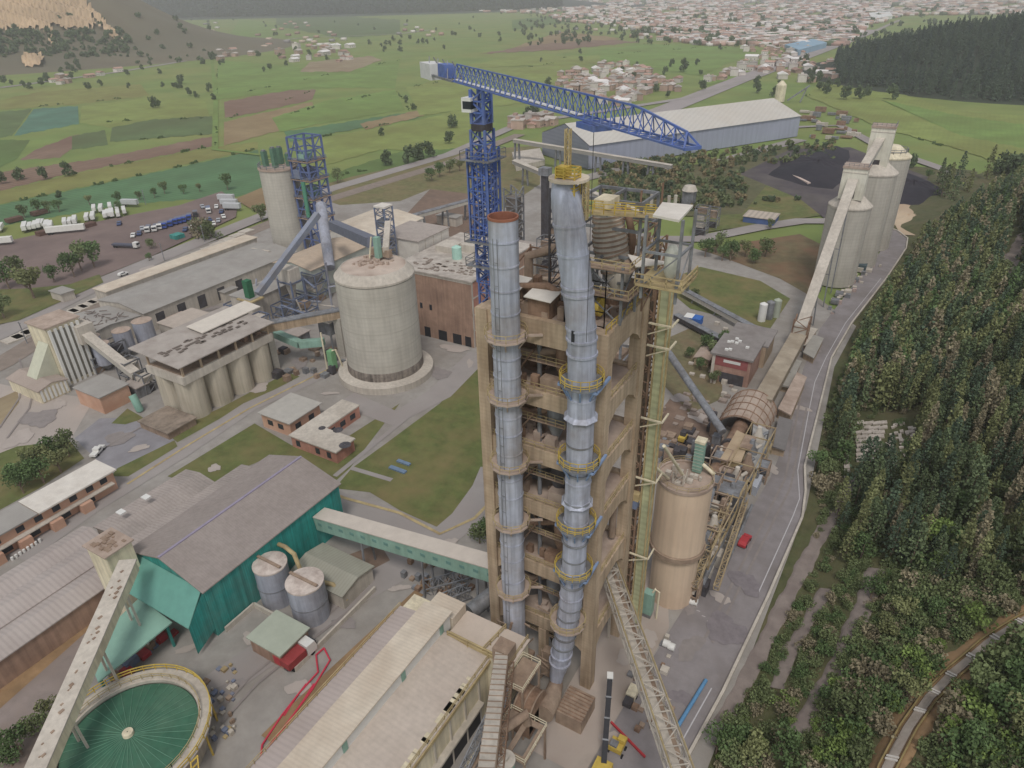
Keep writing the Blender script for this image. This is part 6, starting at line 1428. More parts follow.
# ================================================================== clinker silos, head houses and gallery
CS = ((-22.6, 291.5, 7.6, 31), (-18.0, 317, 8.0, 38.5), (-15.6, 344, 8.2, 40))
sl = ('nearest of the three tall clinker silos, with the long gallery climbing to it', 'middle clinker silo, carrying the taller cream head house', 'rear clinker silo with the bare pale cone top')
for i, (x, y, r, h) in enumerate(CS):
    t = thing('clinker_silo', sl[i], 'silo', (x, y, B0), 'clinker silos')
    MB().lathe(x, y, [(r, B0), (r, h)], 48).build('shaft', concrete_grey if i < 2 else concrete_grey, t, True)
    MB().lathe(x, y, [(r+.02, h-.1), (r+.25, h), (r+.25, h+.6), (3.2, h+4.6), (.1, h+4.8)], 40).build('cone_roof', cream if i == 2 else concrete_pale, t, True)
    pb = MB()
    for k in range(8): a = k*.78+.2; pb.box(x+(r+.01)*math.cos(a)-.15, x+(r+.01)*math.cos(a)+.15, y+(r+.01)*math.sin(a)-.15, y+(r+.01)*math.sin(a)+.15, B0, h-.2)
    pb.build('pour_rib', concrete_grey, t)
    if i == 2: MB().rail([(x+6.5*math.cos(2*math.pi*j/14), y+6.5*math.sin(2*math.pi*j/14), h+2) for j in range(14)], 1.6, .2, 3, True).build('railing', galv, t)
def headhouse(name, lb, x, y, w, d, z0, z1):
    t = thing(name, lb, 'head house', (x, y, z0)); MB().box(x-w/2, x+w/2, y-d/2, y+d/2, z0, z1).build('wall', mat('pale_cream_clad', (226,222,206), .05, .5, .8, (190,180,160), .2, .4, .12), t)
    MB().box(x-w/2-.3, x+w/2+.3, y-d/2-.3, y+d/2+.3, z1+.01, z1+.7).build('roof', concrete_floor, t)
    MB().box(x-1.3, x+1.3, y-d/2-.06, y-d/2+.1, z0+.5, z0+3.2).build('opening', dark_steel, t); rb = MB(); rb.box(x-w/2-.1,x+w/2+.1,y-d/2-.1,y+d/2+.1,z1-1.6,z1-1.3); rb.build('cornice_band', concrete_pale, t)
    MB().rail([(x-w/2,y-d/2,z1+.7),(x+w/2,y-d/2,z1+.7),(x+w/2,y+d/2,z1+.7)], 1.2, .12).build('railing', galv, t)
headhouse('head_house', 'cream head house on the nearest clinker silo where the gallery ends', -23.0, 290.5, 8.4, 7.5, 34.4, 45.6)
headhouse('head_house', 'taller cream head house on the middle clinker silo', -18.6, 317, 8.2, 8, 41, 56.0)
def gallery(name, lb, P0, P1, w, wm, rm, cat='conveyor', legs=(), h=2.4, rs=.25, lt=.4):
    P0 = Vector(P0); P1 = Vector(P1); t = thing(name, lb, cat, (P0.x, P0.y, B0))
    MB().bar(P0, P1, w+.3, rs).build('gallery_roof', rm, t); dz = Vector((0,0,h/2+rs/2+.01)); MB().bar(P0-dz, P1-dz, w, h).build('gallery_wall', wm, t)
    if legs:
        m = MB()
        for k in legs:
            a = P0.lerp(P1, k)
            for e in (-1, 1): m.bar((a.x+e*w*.6, a.y, B0), (a.x+e*w*.4, a.y, a.z-h), lt)
            m.bar((a.x-w*.55,a.y,a.z*.5),(a.x+w*.55,a.y,a.z*.5),.25)
        each(m, 'trestle_leg', galv, t)
    return t
gallery('silo_gallery', 'long steep grey gallery climbing to the head house of the nearest clinker silo', G3(797,338,3), (-23.2, 286.5, 42.0), 3.2, concrete_grey, concrete_pale, legs=(.3,.6,.85))
gallery('link_bridge', 'short inclined gallery between the two cream head houses', (-21.5, 293, 44.5), (-18.8, 313.5, 52.5), 2.8, concrete_grey, concrete_pale)
t = thing('transfer_station', 'rusty steel transfer station at the foot of the silo gallery', 'building', (*G(797,345), B0))
x, y = G(797,348); f = MB(); f.lattice((x,y,B0),(x,y,11),4.5,4,.28); f.build('frame', rust, t); MB().box(x-2,x+2,y-2.2,y+2.2,3,9).build('casing', concrete_grey, t)
gallery('kiln_gallery', 'broad weathered conveyor gallery running low from the kiln to the silos', G3(763,398,7), G3(801,330,6), 4.6, mat('weathered_tan', (150,138,120), .15, .4, .95, (120,108,92), .15, .6), mat('weathered_tan_roof', (166,154,136), .15, .3, .95, (132,118,100), .12, .7), legs=(.1,.5,.9), h=3)
# low concrete stores beside it
for i, (a, lb) in enumerate((((792,326,816,342,3.5),'grey slab roof beside the road below the silos'),((776,358,800,384,3),'grey slab roof next to the kiln gallery'))): 
    pts = [G(a[0],a[3],3),G(a[0]+14,a[3]+3,3),G(a[2]+2,a[1]+3,3),G(a[2]-12,a[1],3)]
    tt = thing('slab_store', lb, 'store', (*pts[0], B0)); MB().prism(pts, 2.6, 3.1).build('roof', [concrete_pale, mat('grey_slab', (158,154,146), .12, .4)][i], tt); c = MB(); pp = [Vector((*p, 0)) for p in pts]; mid = sum(pp, Vector())/4; c.prism([tuple(p.lerp(mid, .1)[:2]) for p in pp], B0, 2.59); c.build('wall', concrete_tan, tt)
for i, (pp_, zz_, lb, mm) in enumerate(((((778,408),(797,372),(807,377),(791,415)), 4.2, 'pale weathered slab roof on the road side of the arched shelter', concrete_floor), (((772,446),(779,416),(793,420),(785,450)), 3.2, 'dark ribbed slab roof nearest the ribbed lean-to', mat('dark_ribbed', (128,124,122), .1, .5, .9, stripe=('Y', 1.2, .2))), (((803,352),(812,334),(824,338),(814,358)), 3, 'small grey slab roof by the road near the transfer station', mat('grey_slab', (158,154,146), .12, .4)))):
    pts = [G(*p, zz_) for p in pp_]; tt = thing('slab_store', lb, 'store', (*pts[0], B0)); MB().prism(pts, zz_-.4, zz_).build('roof', mm, tt); pv_ = [Vector((*p, 0)) for p in pts]; mid = sum(pv_, Vector())/4; MB().prism([tuple(p.lerp(mid, .08)[:2]) for p in pv_], B0, zz_-.41).build('wall', concrete_tan, tt)
# rotary kiln, arch shelter
t = thing('arched_shelter', 'curved ribbed sheet shelter arching over the kiln inlet', 'shelter', (-26.6, 168, B0))
ax, R1 = -26.8, 6.4; m = MB(); n = 18
for i in range(n):
    a0 = math.pi*(.02+.96*i/n); a1 = math.pi*(.02+.96*(i+1)/n)
    for rr_, fl in ((R1, False), (R1-.2, True)):
        v = [(ax+rr_*math.cos(a0), 160, 1.5+rr_*math.sin(a0)), (ax+rr_*math.cos(a1), 160, 1.5+rr_*math.sin(a1)), (ax+rr_*math.cos(a1), 176, 1.5+rr_*math.sin(a1)), (ax+rr_*math.cos(a0), 176, 1.5+rr_*math.sin(a0))]
        m.add(v, [(0,1,2,3) if fl else (3,2,1,0)])
m.build('arched_sheet', mat('rust_stained_sheet', (176,160,146), .12, .5, .9, (148,124,108), .2, .7), t)
rb = MB()
for k in range(5): yy = 160.3+k*3.8; rb.tube([(ax+(R1+.08)*math.cos(math.pi*(.02+.96*i/n)), yy, 1.5+(R1+.08)*math.sin(math.pi*(.02+.96*i/n))) for i in range(n+1)], .16, 5)
for k in range(9): a = math.pi*(.1+.8*k/8); rb.bar((ax+(R1+.06)*math.cos(a),160,1.5+(R1+.06)*math.sin(a)),(ax+(R1+.06)*math.cos(a),176,1.5+(R1+.06)*math.sin(a)),.14)
rb.build('sheet_rib', rust, t)
t = thing('rotary_kiln', 'rusty horizontal kiln tube inside the arched shelter', 'kiln', (ax, 150, B0)); MB().tube([(ax, 128, 4.6),(ax, 176, 4.2)], 1.9, 24).build('shell', rust, t, True)
for yy in (134, 150, 166): MB().tube([(ax, yy-.5, 4.6),(ax, yy+.5, 4.6)], 2.3, 24).build('riding_ring', dark_steel, t, True)
for yy in (134, 150, 166): MB().box(ax-2.6, ax+2.6, yy-1, yy+1, B0, 2.4).build('pier', concrete_tan, t)
t = thing('cooler_house', 'tan roofed narrow building between the arched shelter and the tan silo', 'building', (*G(730,450), B0))
rp = [G(720,459,8),G(737,430,8),G(751,437,8),G(741,462,8)]
MB().prism(rp, 7.6, 8.0).build('roof', mat('stained_tan_roof', (184,164,136), .15, .5, .9, (140,118,96), .25, .7), t); pp = [Vector((*p,0)) for p in rp]; mid = sum(pp, Vector())/4; MB().prism([tuple(p.lerp(mid,.08)[:2]) for p in pp], B0, 7.59).build('wall', yellow_dust, t)
t = thing('ribbed_lean_to', 'pale ribbed sheet lean-to along the kiln on the road side', 'lean-to', (*G(760,445), B0))
rp = [G(750,462,6),G(753,424,6),G(769,428,6),G(758,468,6)]
v = [(*rp[0],6.2),(*rp[1],6.8),(*rp[2],5.4),(*rp[3],5.2)]; MB().add(v+[(a,b,c-.2) for a,b,c in v], [(0,1,2,3)[::-1],(4,5,6,7),(0,1,5,4),(1,2,6,5),(2,3,7,6),(3,0,4,7)]).build('roof', mat('pale_ribbed', (176,174,170), .06, .6, .7, stripe=('Y', 1.1, .3)), t)
l_ = MB()
for p in rp: l_.box(p[0]-.2,p[0]+.2,p[1]-.2,p[1]+.2,B0,5.2)
each(l_, 'post', galv, t)
one('pale_hopper_roof', 'dusty hood at the near end of the tan roofed cooler building', 'hood', MB().lathe(*G(725,471,6), [(2.6,B0),(2.6,4.8),(1.4,6.4),(.1,6.6)], 10), concrete_floor)
one('white_cabinet', 'pale grey slanted cabinet roof beside the road near the kiln', 'cabinet', MB().prism([G(751,485,3),G(755,473,3),G(763,475,3),G(757,488,3)], B0, 3), mat('pale_cabinet', (178,182,190), .06, 1))
# preheater side steelwork: yellowish trusses down to the red car
t = thing('pipe_bridge', 'dusty yellow steel trestle with pipes running beside the tan silo toward the road', 'trestle', (*G(725,540), B0))
f = MB(); f.lattice(G3(694,586,6), G3(730,496,8), 1.2, 18, .13); f.lattice(G3(716,588,5), G3(746,500,6), 1.0, 18, .13)
for a, b in ((700,590),(712,560),(724,535),(738,505)): p = G(a,b); f.bar((*p,B0),(p[0],p[1],7),.35)
f.build('truss', mat('drab_yellow', (170,152,120), .18, .9, .9, (130,112,90), .3, .7), t)
q = MB(); q.tube([G3(702,585,3),G3(742,498,4)],.5,8); q.tube([G3(722,575,2),G3(752,505,3)],.35,8); q.tube([G3(690,565,8),G3(716,480,9)],.6,8); q.build('pipes', galv, t)
q = MB()
for _ in range(70):
    k = rnd(0,1); a = 694+k*62+rnd(-14,8); b = 585-k*120+rnd(-8,8); x, y = G(a,b); w = rnd(.3,1.4); q.box(x-w,x+w,y-w,y+w,B0,B0+rnd(.6,4.5), random.randrange(4))
each(q, 'plant_unit', [galv, dark_steel, brown_dust, concrete_pale], t)
q = MB()
for _ in range(60): a = rnd(655,745); b = rnd(385,470); x, y = G(a,b); w = rnd(.3,1.6); q.box(x-w,x+w,y-w*.8,y+w*.8,B0,B0+rnd(.2,1.2))
tag(one('rubble', 'scattered broken slabs and dust on the ground behind the tan silo', 'rubble', q, mat('rubble', (150,136,126), .2, .6)), kind='stuff')
q = MB()
for _ in range(34): a = rnd(655,720); b = rnd(425,470); x, y = G(a,b); w = rnd(.4,1.5); q.box(x-w,x+w,y-w,y+w,B0,B0+rnd(.6,5), random.randrange(3))
each(q, 'equipment_box', [dark_steel, brown_dust, galv], None, 'boxy machine unit in the crowded yard behind the tan silo', 'machine unit', 'machine units behind the tan silo')
x, y = G(683,436,2); q = thing('yellow_loader', 'small yellow machine standing behind the tan silo', 'loader', (x, y, B0)); MB().box(x-.9,x+.9,y-1.6,y+1.2,1.1,2.2).build('body', yellow, q); MB().box(x-.7,x+.7,y-.5,y+.8,2.2,3.4).build('cab', dark_steel, q)
for e in (-1,1):
    for k in (-1,1): MB().tube([(x+e*.95-.2,y+k*1.1,1.1),(x+e*.95+.2,y+k*1.1,1.1)],.6,12).build('wheel', tyre, q)
# two storey steelwork with ducts and hoppers along the kiln cooler
t = thing('cooler_steelwork', 'two storey steelwork packed with ducts and hoppers between tan silo and road', 'steelwork', (-21.6, 130, B0))
ya, yb = 107, 158; xa = lambda y: -24.3+(y-107)*.012; xb = lambda y: -19.4+(y-107)*.03
f = MB(); n = 9
for i in range(n):
    y = ya+(yb-ya)*i/(n-1)
    for x in (xa(y), xb(y)): f.bar((x, y, B0), (x, y, 8.6), .26)
    for z in (4.2, 8.4): f.bar((xa(y), y, z), (xb(y), y, z), .24)
    if i < n-1:
        y2 = ya+(yb-ya)*(i+1)/(n-1)
        for z in (4.2, 8.4): f.bar((xa(y), y, z), (xa(y2), y2, z), .22); f.bar((xb(y), y, z), (xb(y2), y2, z), .22)
        if i % 2: f.bar((xb(y), y, B0), (xb(y2), y2, 4.2), .15); f.bar((xb(y2), y2, 4.2), (xb(y), y, 8.4), .15)
f.build('frame', MATS['drab_yellow'], t)
for i in range(n-1):
    y = ya+(yb-ya)*i/(n-1); y2 = ya+(yb-ya)*(i+1)/(n-1); xm = (xa(y)+xb(y))/2
    z = (4.3, 8.5)[i % 3 == 0]
    d_ = MB().box(xa(y)+.1, xb(y)-.1 if i % 2 else xm, y+.2, y2-.2, z, z+.12).build('deck', [brown_dust, galv][i % 2], t); MB().rail([(xb(y), y+.2, z+.12), (xb(y2), y2-.2, z+.12)], 1.1, .08, 1.6).build('railing', yellow_dust, d_)
    MB().lathe(xm+rnd(-.6,.6), (y+y2)/2, [(.3, 1.2), (1.5, 4.0), (1.6, 6.6), (.9, 7.6), (.5, 9.6)], 14, 0, True, True).build('hopper', [galv, concrete_pale, brown_dust][i % 3], t, True)
    MB().tube([(xm-1.2, y+1, 2), (xm-1, y+1.4, 6.4), (xm+1.4, y2-1, 7.2)], .42, 10).build('duct', [concrete_pale, galv][i % 2], t, True)
    MB().box(xm+rnd(-1.6,.2), xm+rnd(.6,1.8), y+1.5, y2-2.4, B0, rnd(1.6,3.4)).build('machine_unit', [dark_steel, galv, brown_dust, concrete_pale][i % 4], t)
# diagonal pipes and belts behind the tower
one('fallen_conveyor_tube', 'thick grey conveyor tube slanting from the tower down to the kiln', 'conveyor', MB().tube([G3(668,352,14), G3(723,432,6)], 1.05, 12), galv, None, True)
gallery('ground_conveyor', 'low grey conveyor line crossing the grass toward the brick substation', G3(682,288,4), G3(760,330,4), 2.2, concrete_grey, galv, legs=(.2,.5,.8), h=1.6)
gallery('ground_conveyor', 'second low dark conveyor line below the grass, nearer the tower', G3(676,314,3), G3(745,350,3), 2.2, dark_steel, galv, h=1.4)
x, y = G(693,322,1); one('blue_container', 'small blue and white container on the ground behind the tower', 'container', MB().box(x-3,x+3,y-2,y+2,B0,3.2).box(x-3,x,y-2.02,y+2.02,3.2,3.3,1), [mat('bright_blue', (58,104,176), .1, 1), white_paint])
shed('ruined_store', 'dusty low shed by the brick substation', -50, -45.5, 196, 206, 3, .8, concrete_tan, concrete_floor, 'y', 'shed')
# brick substation
t = thing('brick_substation', 'red brick two storey substation with flat grey roofs and a white window band', 'building', (-37, 195, B0))
MB().box(-43, -31.6, 189, 203, B0, 9.4).build('wall', brick, t); MB().box(-43.6, -31, 188.4, 203.6, 9.41, 10).build('roof', mat('dark_flat_roof', (140,134,130), .12, .5, .9, (116,108,104), .2, .6), t)
MB().box(-42.4,-30.4,203.7,217,B0,7.6).build('wall', concrete_tan, t); MB().box(-43,-29.8,203.65,217.6,7.61,8.1).build('roof', MATS['dark_flat_roof'], t)
MB().box(-42.0,-32.4,188.9,188.98,6.0,9.0).build('red_panel', mat('dark_red_panel', (150,88,86), .1, 1), t); MB().box(-39.5,-34.5,188.82,188.93,7.4,8.3).build('window_band', white_paint, t)
MB().box(-40,-33,188.85,188.95,B0,4).build('opening', dark_steel, t); MB().box(-42.9,-42.0,188.8,188.95,B0,9.4).build('corner_pier', concrete_pale, t)
q = MB()
for _ in range(8): x = rnd(-41,-33); y = rnd(191,201); q.box(x-.5,x+.5,y-.4,y+.4,10,10.5)
q.build('roof_gear', white_paint, t)
t = thing('tank_row', 'short row of dusty white upright tanks next to the silo gallery', 'tanks', (*G(768,320), B0))
for i in range(3):
    x, y = G(761+i*7, 322-i*2); MB().lathe(x, y, [(1.4,B0),(1.4,7),(.1,7.8)], 14, i%2).build('tank', [white_paint, galv, green_pale][i], t, True)
# ================================================================== long blend hall at the back, elevated belts
t = thing('blend_hall', 'enormous long hall with pale roof and blue grey wall at the back of the works', 'building', (-150, 520, B0))
A_ = Vector((*G(588,170),0)); B_ = Vector((*G(797,137),0)); dv = (B_-A_); n_ = Vector((-dv.y, dv.x, 0)).normalized(); Wd = 58
D_ = [A_, B_, B_+n_*Wd, A_+n_*Wd]; eh, rh = 15.5, 25
w = MB(); e0 = [(p.x, p.y, B0) for p in D_]; e1 = [(p.x, p.y, eh) for p in D_]; m0 = ((D_[0]+D_[3])/2); m1 = ((D_[1]+D_[2])/2)
w.add(e0+e1+[(m0.x,m0.y,rh),(m1.x,m1.y,rh)], [(0,1,5,4),(2,3,7,6),(1,2,6,9,5),(3,0,4,8,7)]); w.build('wall', mat('bluegrey_cladding', (164,168,184), .05, .05, .7, (152,156,170), .03, .5, .08, stripe=('X', 5, .05)), t)
r_ = MB(); u = 1.0; k = -n_*u
v = [(A_+k).to_tuple()[:2]+(eh+.1,), (B_+k).to_tuple()[:2]+(eh+.1,), (m1.x,m1.y,rh+.5), (m0.x,m0.y,rh+.5), (D_[2]-k).to_tuple()[:2]+(eh+.1,), (D_[3]-k).to_tuple()[:2]+(eh+.1,)]
r_.add(v, [(0,1,2,3),(3,2,4,5)]); r_.build('roof', mat('pale_long_roof', (198,194,186), .06, .05, .85, (190,180,166), .03, .5, stripe=('X', 6, .05)), t)
gw = MB(); gw.add([(D_[3].x,D_[3].y,B0),(D_[0].x,D_[0].y,B0),(D_[0].x,D_[0].y,eh),(m0.x,m0.y,rh),(D_[3].x,D_[3].y,eh)], [(0,1,2,3,4)])
gv_ = [(p[0]+(-dv.normalized().x)*.3, p[1]+(-dv.normalized().y)*.3, p[2]) for p in gw.v]; gw.v = gv_; gw.build('gable_wall', mat('grey_gable', (132,136,146), .08, .1, .8, stripe=('Z', 5, .08)), t)
gallery('elevated_belt', 'long high belt gallery on slim legs crossing in front of the long pale hall', G3(514,139,17), G3(672,165,10), 3.4, mat('belt_grey', (150,146,140), .1, .4), concrete_pale, legs=(.02,.3,.56,.73,.88), h=2, lt=1.1)
gallery('low_belt', 'lower belt gallery running from behind the crane toward the hoist head', G3(514,160,14), G3(645,213,6), 3.2, MATS['belt_grey'], concrete_pale, legs=(.1,.4,.7), h=2, lt=.9)
gallery('field_belt', 'low belt gallery between the silo yard and the crane mast', G3(405,217,9), G3(482,196,12), 3.4, concrete_grey, galv, legs=(.2,.5,.8), h=1.6, lt=.8)
one('pump_shed', 'low grey shed wall beside the end of the long pale hall', 'shed', MB().prism([G(512,152,4),G(540,148,4),G(545,160,4),G(516,166,4)], B0, 4), concrete_pale)
x, y = G(688,207); t = thing('vent_house', 'small pale tower house standing in the scrub behind the hoist head', 'tower', (x, y, B0)); MB().box(x-3,x+3,y-3,y+3,B0,9).build('wall', galv, t); MB().lathe(x, y, [(4.4,9),(3,11.5),(.1,11.8)], 8).build('roof', concrete_pale, t)
for i, (a, b) in enumerate(((668,208),(651,205),(674,212))):
    x, y = G(a, b+3); one('vent_pipe', 'slender pale vent pipe standing in the scrub near the small tower house', 'pipe', MB().tube([(x,y,B0),(x,y,rnd(8,12))], .9, 8), concrete_pale, 'vent pipes in the scrub')
t = thing('crusher_house', 'dark steel framed house beside the blue crane mast', 'building', (*G(513,240), B0))
x, y = G(515,265); f = MB(); f.lattice((x,y,B0),(x,y,34),6,9,.4); f.build('frame', galv, t); MB().box(x-2.4,x+2.4,y-2.4,y+2.4,4,30).build('casing', mat('dark_dusty', (120,112,104), .2, .5), t)
x, y = G(545,262); t = thing('bucket_elevator', 'tall dark bucket elevator leg behind the big duct', 'elevator', (x, y, B0)); MB().box(x-1.3,x+1.3,y-1.3,y+1.3,B0,38).build('leg_casing', dark_steel, t); MB().box(x-2.2,x+2.2,y-2,y+2,38,41).build('head', galv, t)
t = thing('mill_building', 'grey steel mill building crammed behind the tower', 'building', (-80, 160, B0))
f = MB(); x0,x1,y0,y1 = -92,-62,150,186
for x in (x0,-77,x1):
    for y in (y0,162,174,y1): f.bar((x,y,B0),(x,y,20),.6)
for z in (7,13.5,20):
    for y in (y0,162,174,y1): f.bar((x0,y,z),(x1,y,z),.5)
    for x in (x0,-77,x1): f.bar((x,y0,z),(x,y1,z),.5)
f.build('frame', galv, t); q = MB()
for _ in range(40): x = rnd(x0,x1); y = rnd(y0,y1); z = random.choice((B0,7,13.5)); w = rnd(1,3.4); q.box(x-w,x+w,y-w,y+w,z,z+rnd(1.5,6), random.randrange(3))
each(q, 'machinery', [brown_dust, galv, concrete_pale], t); MB().box(-88,-72,158,180,20.3,20.7).build('roof', concrete_floor, t)
flatb('mill_annex', 'grey flat roofed annex behind the stack next to the steel mill building', -98, -84, 190, 212, 12, concrete_pale, dust_roof)
t = flatb('blue_site_cabin', 'long low blue cabin with ribbed pale roof on the grass below the coal yard', *(lambda a, b: (a[0]-2, a[0]+13, a[1]-3, a[1]+9))(G(748,222), 0), 3.4, mat('cabin_blue', (78,100,146), .1, .5), mat('cabin_roof', (188,176,162), .1, .5, stripe=('X', 5, .2)), 'cabin')
# coal heaps and yard bits
def heap(name, lb, pxs, h, m):
    P_ = [Vector((*G(*p), 0)) for p in pxs]; c = sum(P_, Vector())/len(P_); mb = MB(); n = 40; rings = 8; vs = []
    def rad(a):
        d = Vector((math.cos(a), math.sin(a), 0)); best = 0
        for i in range(len(P_)):
            p, q = P_[i]-c, P_[(i+1)%len(P_)]-c; e = q-p; den = d.x*e.y-d.y*e.x
            if abs(den) < 1e-9: continue
            t = (p.x*e.y-p.y*e.x)/den; s_ = (p.x*d.y-p.y*d.x)/den
            if t > 0 and -1e-6 <= s_ <= 1+1e-6: best = max(best, t)
        return best or 5
    for k in range(rings+1):
        for i in range(n):
            a = 2*math.pi*i/n; r = rad(a)*(1-k/rings)*(1+.05*math.sin(a*5+k)); z = .3+h*(1-(1-k/rings)**1.6)*(1+.12*math.sin(a*3+k*1.3)+.06*math.sin(a*9))
            vs.append((c.x+r*math.cos(a), c.y+r*math.sin(a), max(.3, z)))
    mb.add(vs, [(k*n+i, k*n+(i+1)%n, (k+1)*n+(i+1)%n, (k+1)*n+i) for k in range(rings) for i in range(n)]); one(name, lb, 'heap', mb, m, None, True)
heap('coal_heap', 'broad black coal heap between the long hall and the clinker silos', ((768,176),(785,157),(835,147),(852,152),(846,178),(832,192),(800,188)), 5, coal)
heap('coal_heap', 'black coal heap behind the clinker silos at the edge of the slope', ((880,202),(884,178),(905,172),(942,188),(944,198),(918,210)), 5, coal)
heap('rubble_mound', 'low pale earth mound between the coal and the curving road', ((886,207),(905,206),(940,222),(920,232),(892,226)), 1.6, sand)
for i, (a, b, lb) in enumerate(((793,178,'long pale pipe lying near the coal heap'),(808,120,'pale wall block at the far corner of the long hall'))):
    p = G(a, b); one('yard_block', lb, 'blocks', MB().bar((p[0],p[1],1.2),(p[0]+12,p[1]-16,1.2),1.8,1.6), mat('pinkish_concrete', (204,184,172), .1, .6))
t = thing('loading_cone', 'small pale silo and booms behind the end of the long hall', 'silo', (*G(783,102), B0)); x, y = G(779,102); MB().lathe(x, y, [(5,B0),(5,16),(1,20)], 16, 0, True, True).build('shaft', cream, t); m = MB(); m.bar((x+8,y-2,2),(x+26,y+4,16),1.4); m.bar((x+20,y,B0),(x+24,y+2,14),1); m.build('boom', galv, t)
q = MB()
for _ in range(36): a = rnd(800,858); b = rnd(112,140); x, y = G(a,b); w = rnd(1,5); q.box(x-w,x+w,y-w*.5,y+w*.5,.7,.7+rnd(.5,4), random.randrange(3))
each(q, 'yard_store', [concrete_pale, rust, galv], None, 'low store block in the yard beyond the far corner of the long hall', 'store block', 'stores beyond the long hall')
q = MB()
for _ in range(46): k = rnd(0,1); a = 828+k*50+rnd(-6,6); b = 312-k*50+rnd(-5,5); x, y = G(a,b); w = rnd(.3,1.4); q.box(x-w,x+w,y-w,y+w,B0,B0+rnd(.4,1.8), random.randrange(3))
each(q, 'scrap_block', [mat('pink_rubble', (176,156,148), .15, 1), galv, concrete_pale], None, 'scrap block in the row along the road below the clinker silos', 'scrap', 'scrap below the clinker silos')
p = G(858,270); one('dark_container', 'dark green container at the foot of the middle clinker silo', 'container', MB().box(p[0]-3,p[0]+3,p[1]-3,p[1]+3,B0,3.2), mat('dark_teal_grey', (78,92,96), .1, 1))
q = MB()
for _ in range(20): a = rnd(690,735); b = rnd(320,400); x, y = G(a,b); q.box(x-.8,x+.8,y-.6,y+.6,B0,B0+rnd(.4,1.6))
each(q, 'debris_block', concrete_pale, None, 'loose pale block on the ground around the brick substation', 'debris', 'blocks by the substation')
# ================================================================== vehicles
def wheel(mbx, x, y, r, w=.28): return mbx.tube([(x-w/2,y,r),(x+w/2,y,r)], r, 12)
def make_car(name, lb, paint, kind='car'):
    t = thing(name, lb, 'pickup' if kind == 'pickup' else 'car')
    prof = [(-2.1,.4),(2.1,.4),(2.15,.85),(1.1,1.0),(.5,1.5),(-1.5,1.5),(-2.1,1.0)] if kind == 'car' else [(-2.5,.5),(2.5,.5),(2.55,1.0),(1.3,1.15),(.8,1.75),(-.6,1.75),(-.7,1.05),(-2.5,1.05)]
    n = len(prof); v = [(s*.85, p[0], p[1]) for s in (-1, 1) for p in prof]
    MB().add(v, [tuple(range(n)), tuple(range(2*n-1,n-1,-1))]+[(i, i+n, (i+1)%n+n, (i+1)%n) for i in range(n)]).build('body', paint, t)
    MB().add([(-.8,1.02,1.06),(.8,1.02,1.06),(.72,.56,1.49),(-.72,.56,1.49)], [(0,1,2,3)]).build('windscreen', window_dark, t) if kind == 'car' else MB().add([(-.8,1.3,1.2),(.8,1.3,1.2),(.72,.86,1.74),(-.72,.86,1.74)], [(0,1,2,3)]).build('windscreen', window_dark, t)
    for s in (-1, 1): MB().box(s*.86-.01, s*.86+.01, -1.2 if kind == 'car' else -.5, .55, 1.08, 1.42).build('side_window', window_dark, t)
    for s in (-1, 1):
        for y in (-1.3, 1.35): wheel(MB(), s*.78, y, .36).build('wheel', tyre, t)
    return t
def put(t, px_, py_, rz, z=B0+.12, sc=1):
    x, y = G(px_, py_); t.location = (x, y, z); t.rotation_euler.z = rz; t.scale = (sc, sc, sc); return t
put(make_car('parked_car', 'red car parked on the works road beside the kiln trestle', red_paint), 744, 545, -.1)
put(make_car('parked_car', 'white car driving on the main road behind the long warehouse', white_paint), 124, 277, .0, .8)
put(make_car('pickup_truck', 'white pickup parked at the end of the office row', white_paint, 'pickup'), 99, 455, .5)
def make_truck(name, lb, cabp, bedp, L=7.5, box=1.0):
    t = thing(name, lb, 'truck')
    prof = [(L/2-.1,.6),(L/2,1.4),(L/2-.35,2.9),(L/2-2.2,3.0),(L/2-2.2,.6)]; n = 5; v = [(s*1.2, p[0], p[1]) for s in (-1,1) for p in prof]
    c = MB().add(v, [tuple(range(n)), tuple(range(2*n-1,n-1,-1))]+[(i, i+n, (i+1)%n+n, (i+1)%n) for i in range(n)]).build('cab', cabp, t)
    MB().box(-1.05,1.05,L/2-.16,L/2+.02,1.7,2.6).build('windscreen', window_dark, c)
    MB().box(-1.2,1.2,-L/2,L/2-2.4,1.1,1.1+box).build('load_bed', bedp, t); MB().box(-.5,.5,-L/2,L/2-.4,.6,1.09).build('chassis', dark_steel, t)
    for y in (L/2-1.2,-L/2+1.1,-L/2+2.4):
        for s in (-1,1): wheel(MB(), s*1.0, y, .5, .35).build('wheel', tyre, t)
    return t
put(make_truck('red_lorry', 'red lorry with a white cab parked by the small plant room', white_paint, mat('dull_red', (150,62,62), .15, 1), 6.5, 1.6), 301, 662, -.05)
put(make_truck('flatbed_truck', 'long dark flatbed lorry with a white cab crossing the brown lorry park', white_paint, mat('dark_bed', (90,92,104), .1, 1), 14, .7), 127, 249, -1.25, .75)
trl = None
def make_trailer(name, lb, paint, L=12.5):
    t = thing(name, lb, 'trailer'); MB().box(-1.25,1.25,-L/2,L/2,1.2,3.9).build('body', paint, t); MB().box(-.6,.6,-L/2+.3,L/2-.3,.7,1.19).build('chassis', dark_steel, t)
    a = MB()
    for y in (-L/2+1.2,-L/2+2.6):
        for s in (-1,1): wheel(a, s, y, .5, .35)
    a.build('axle_wheels', tyre, t); return t
tl = 'white box trailer parked in the packed row along the lorry park edge'
proto = make_trailer('trailer', tl, white_paint); tag(proto, None, None, 'white trailers')
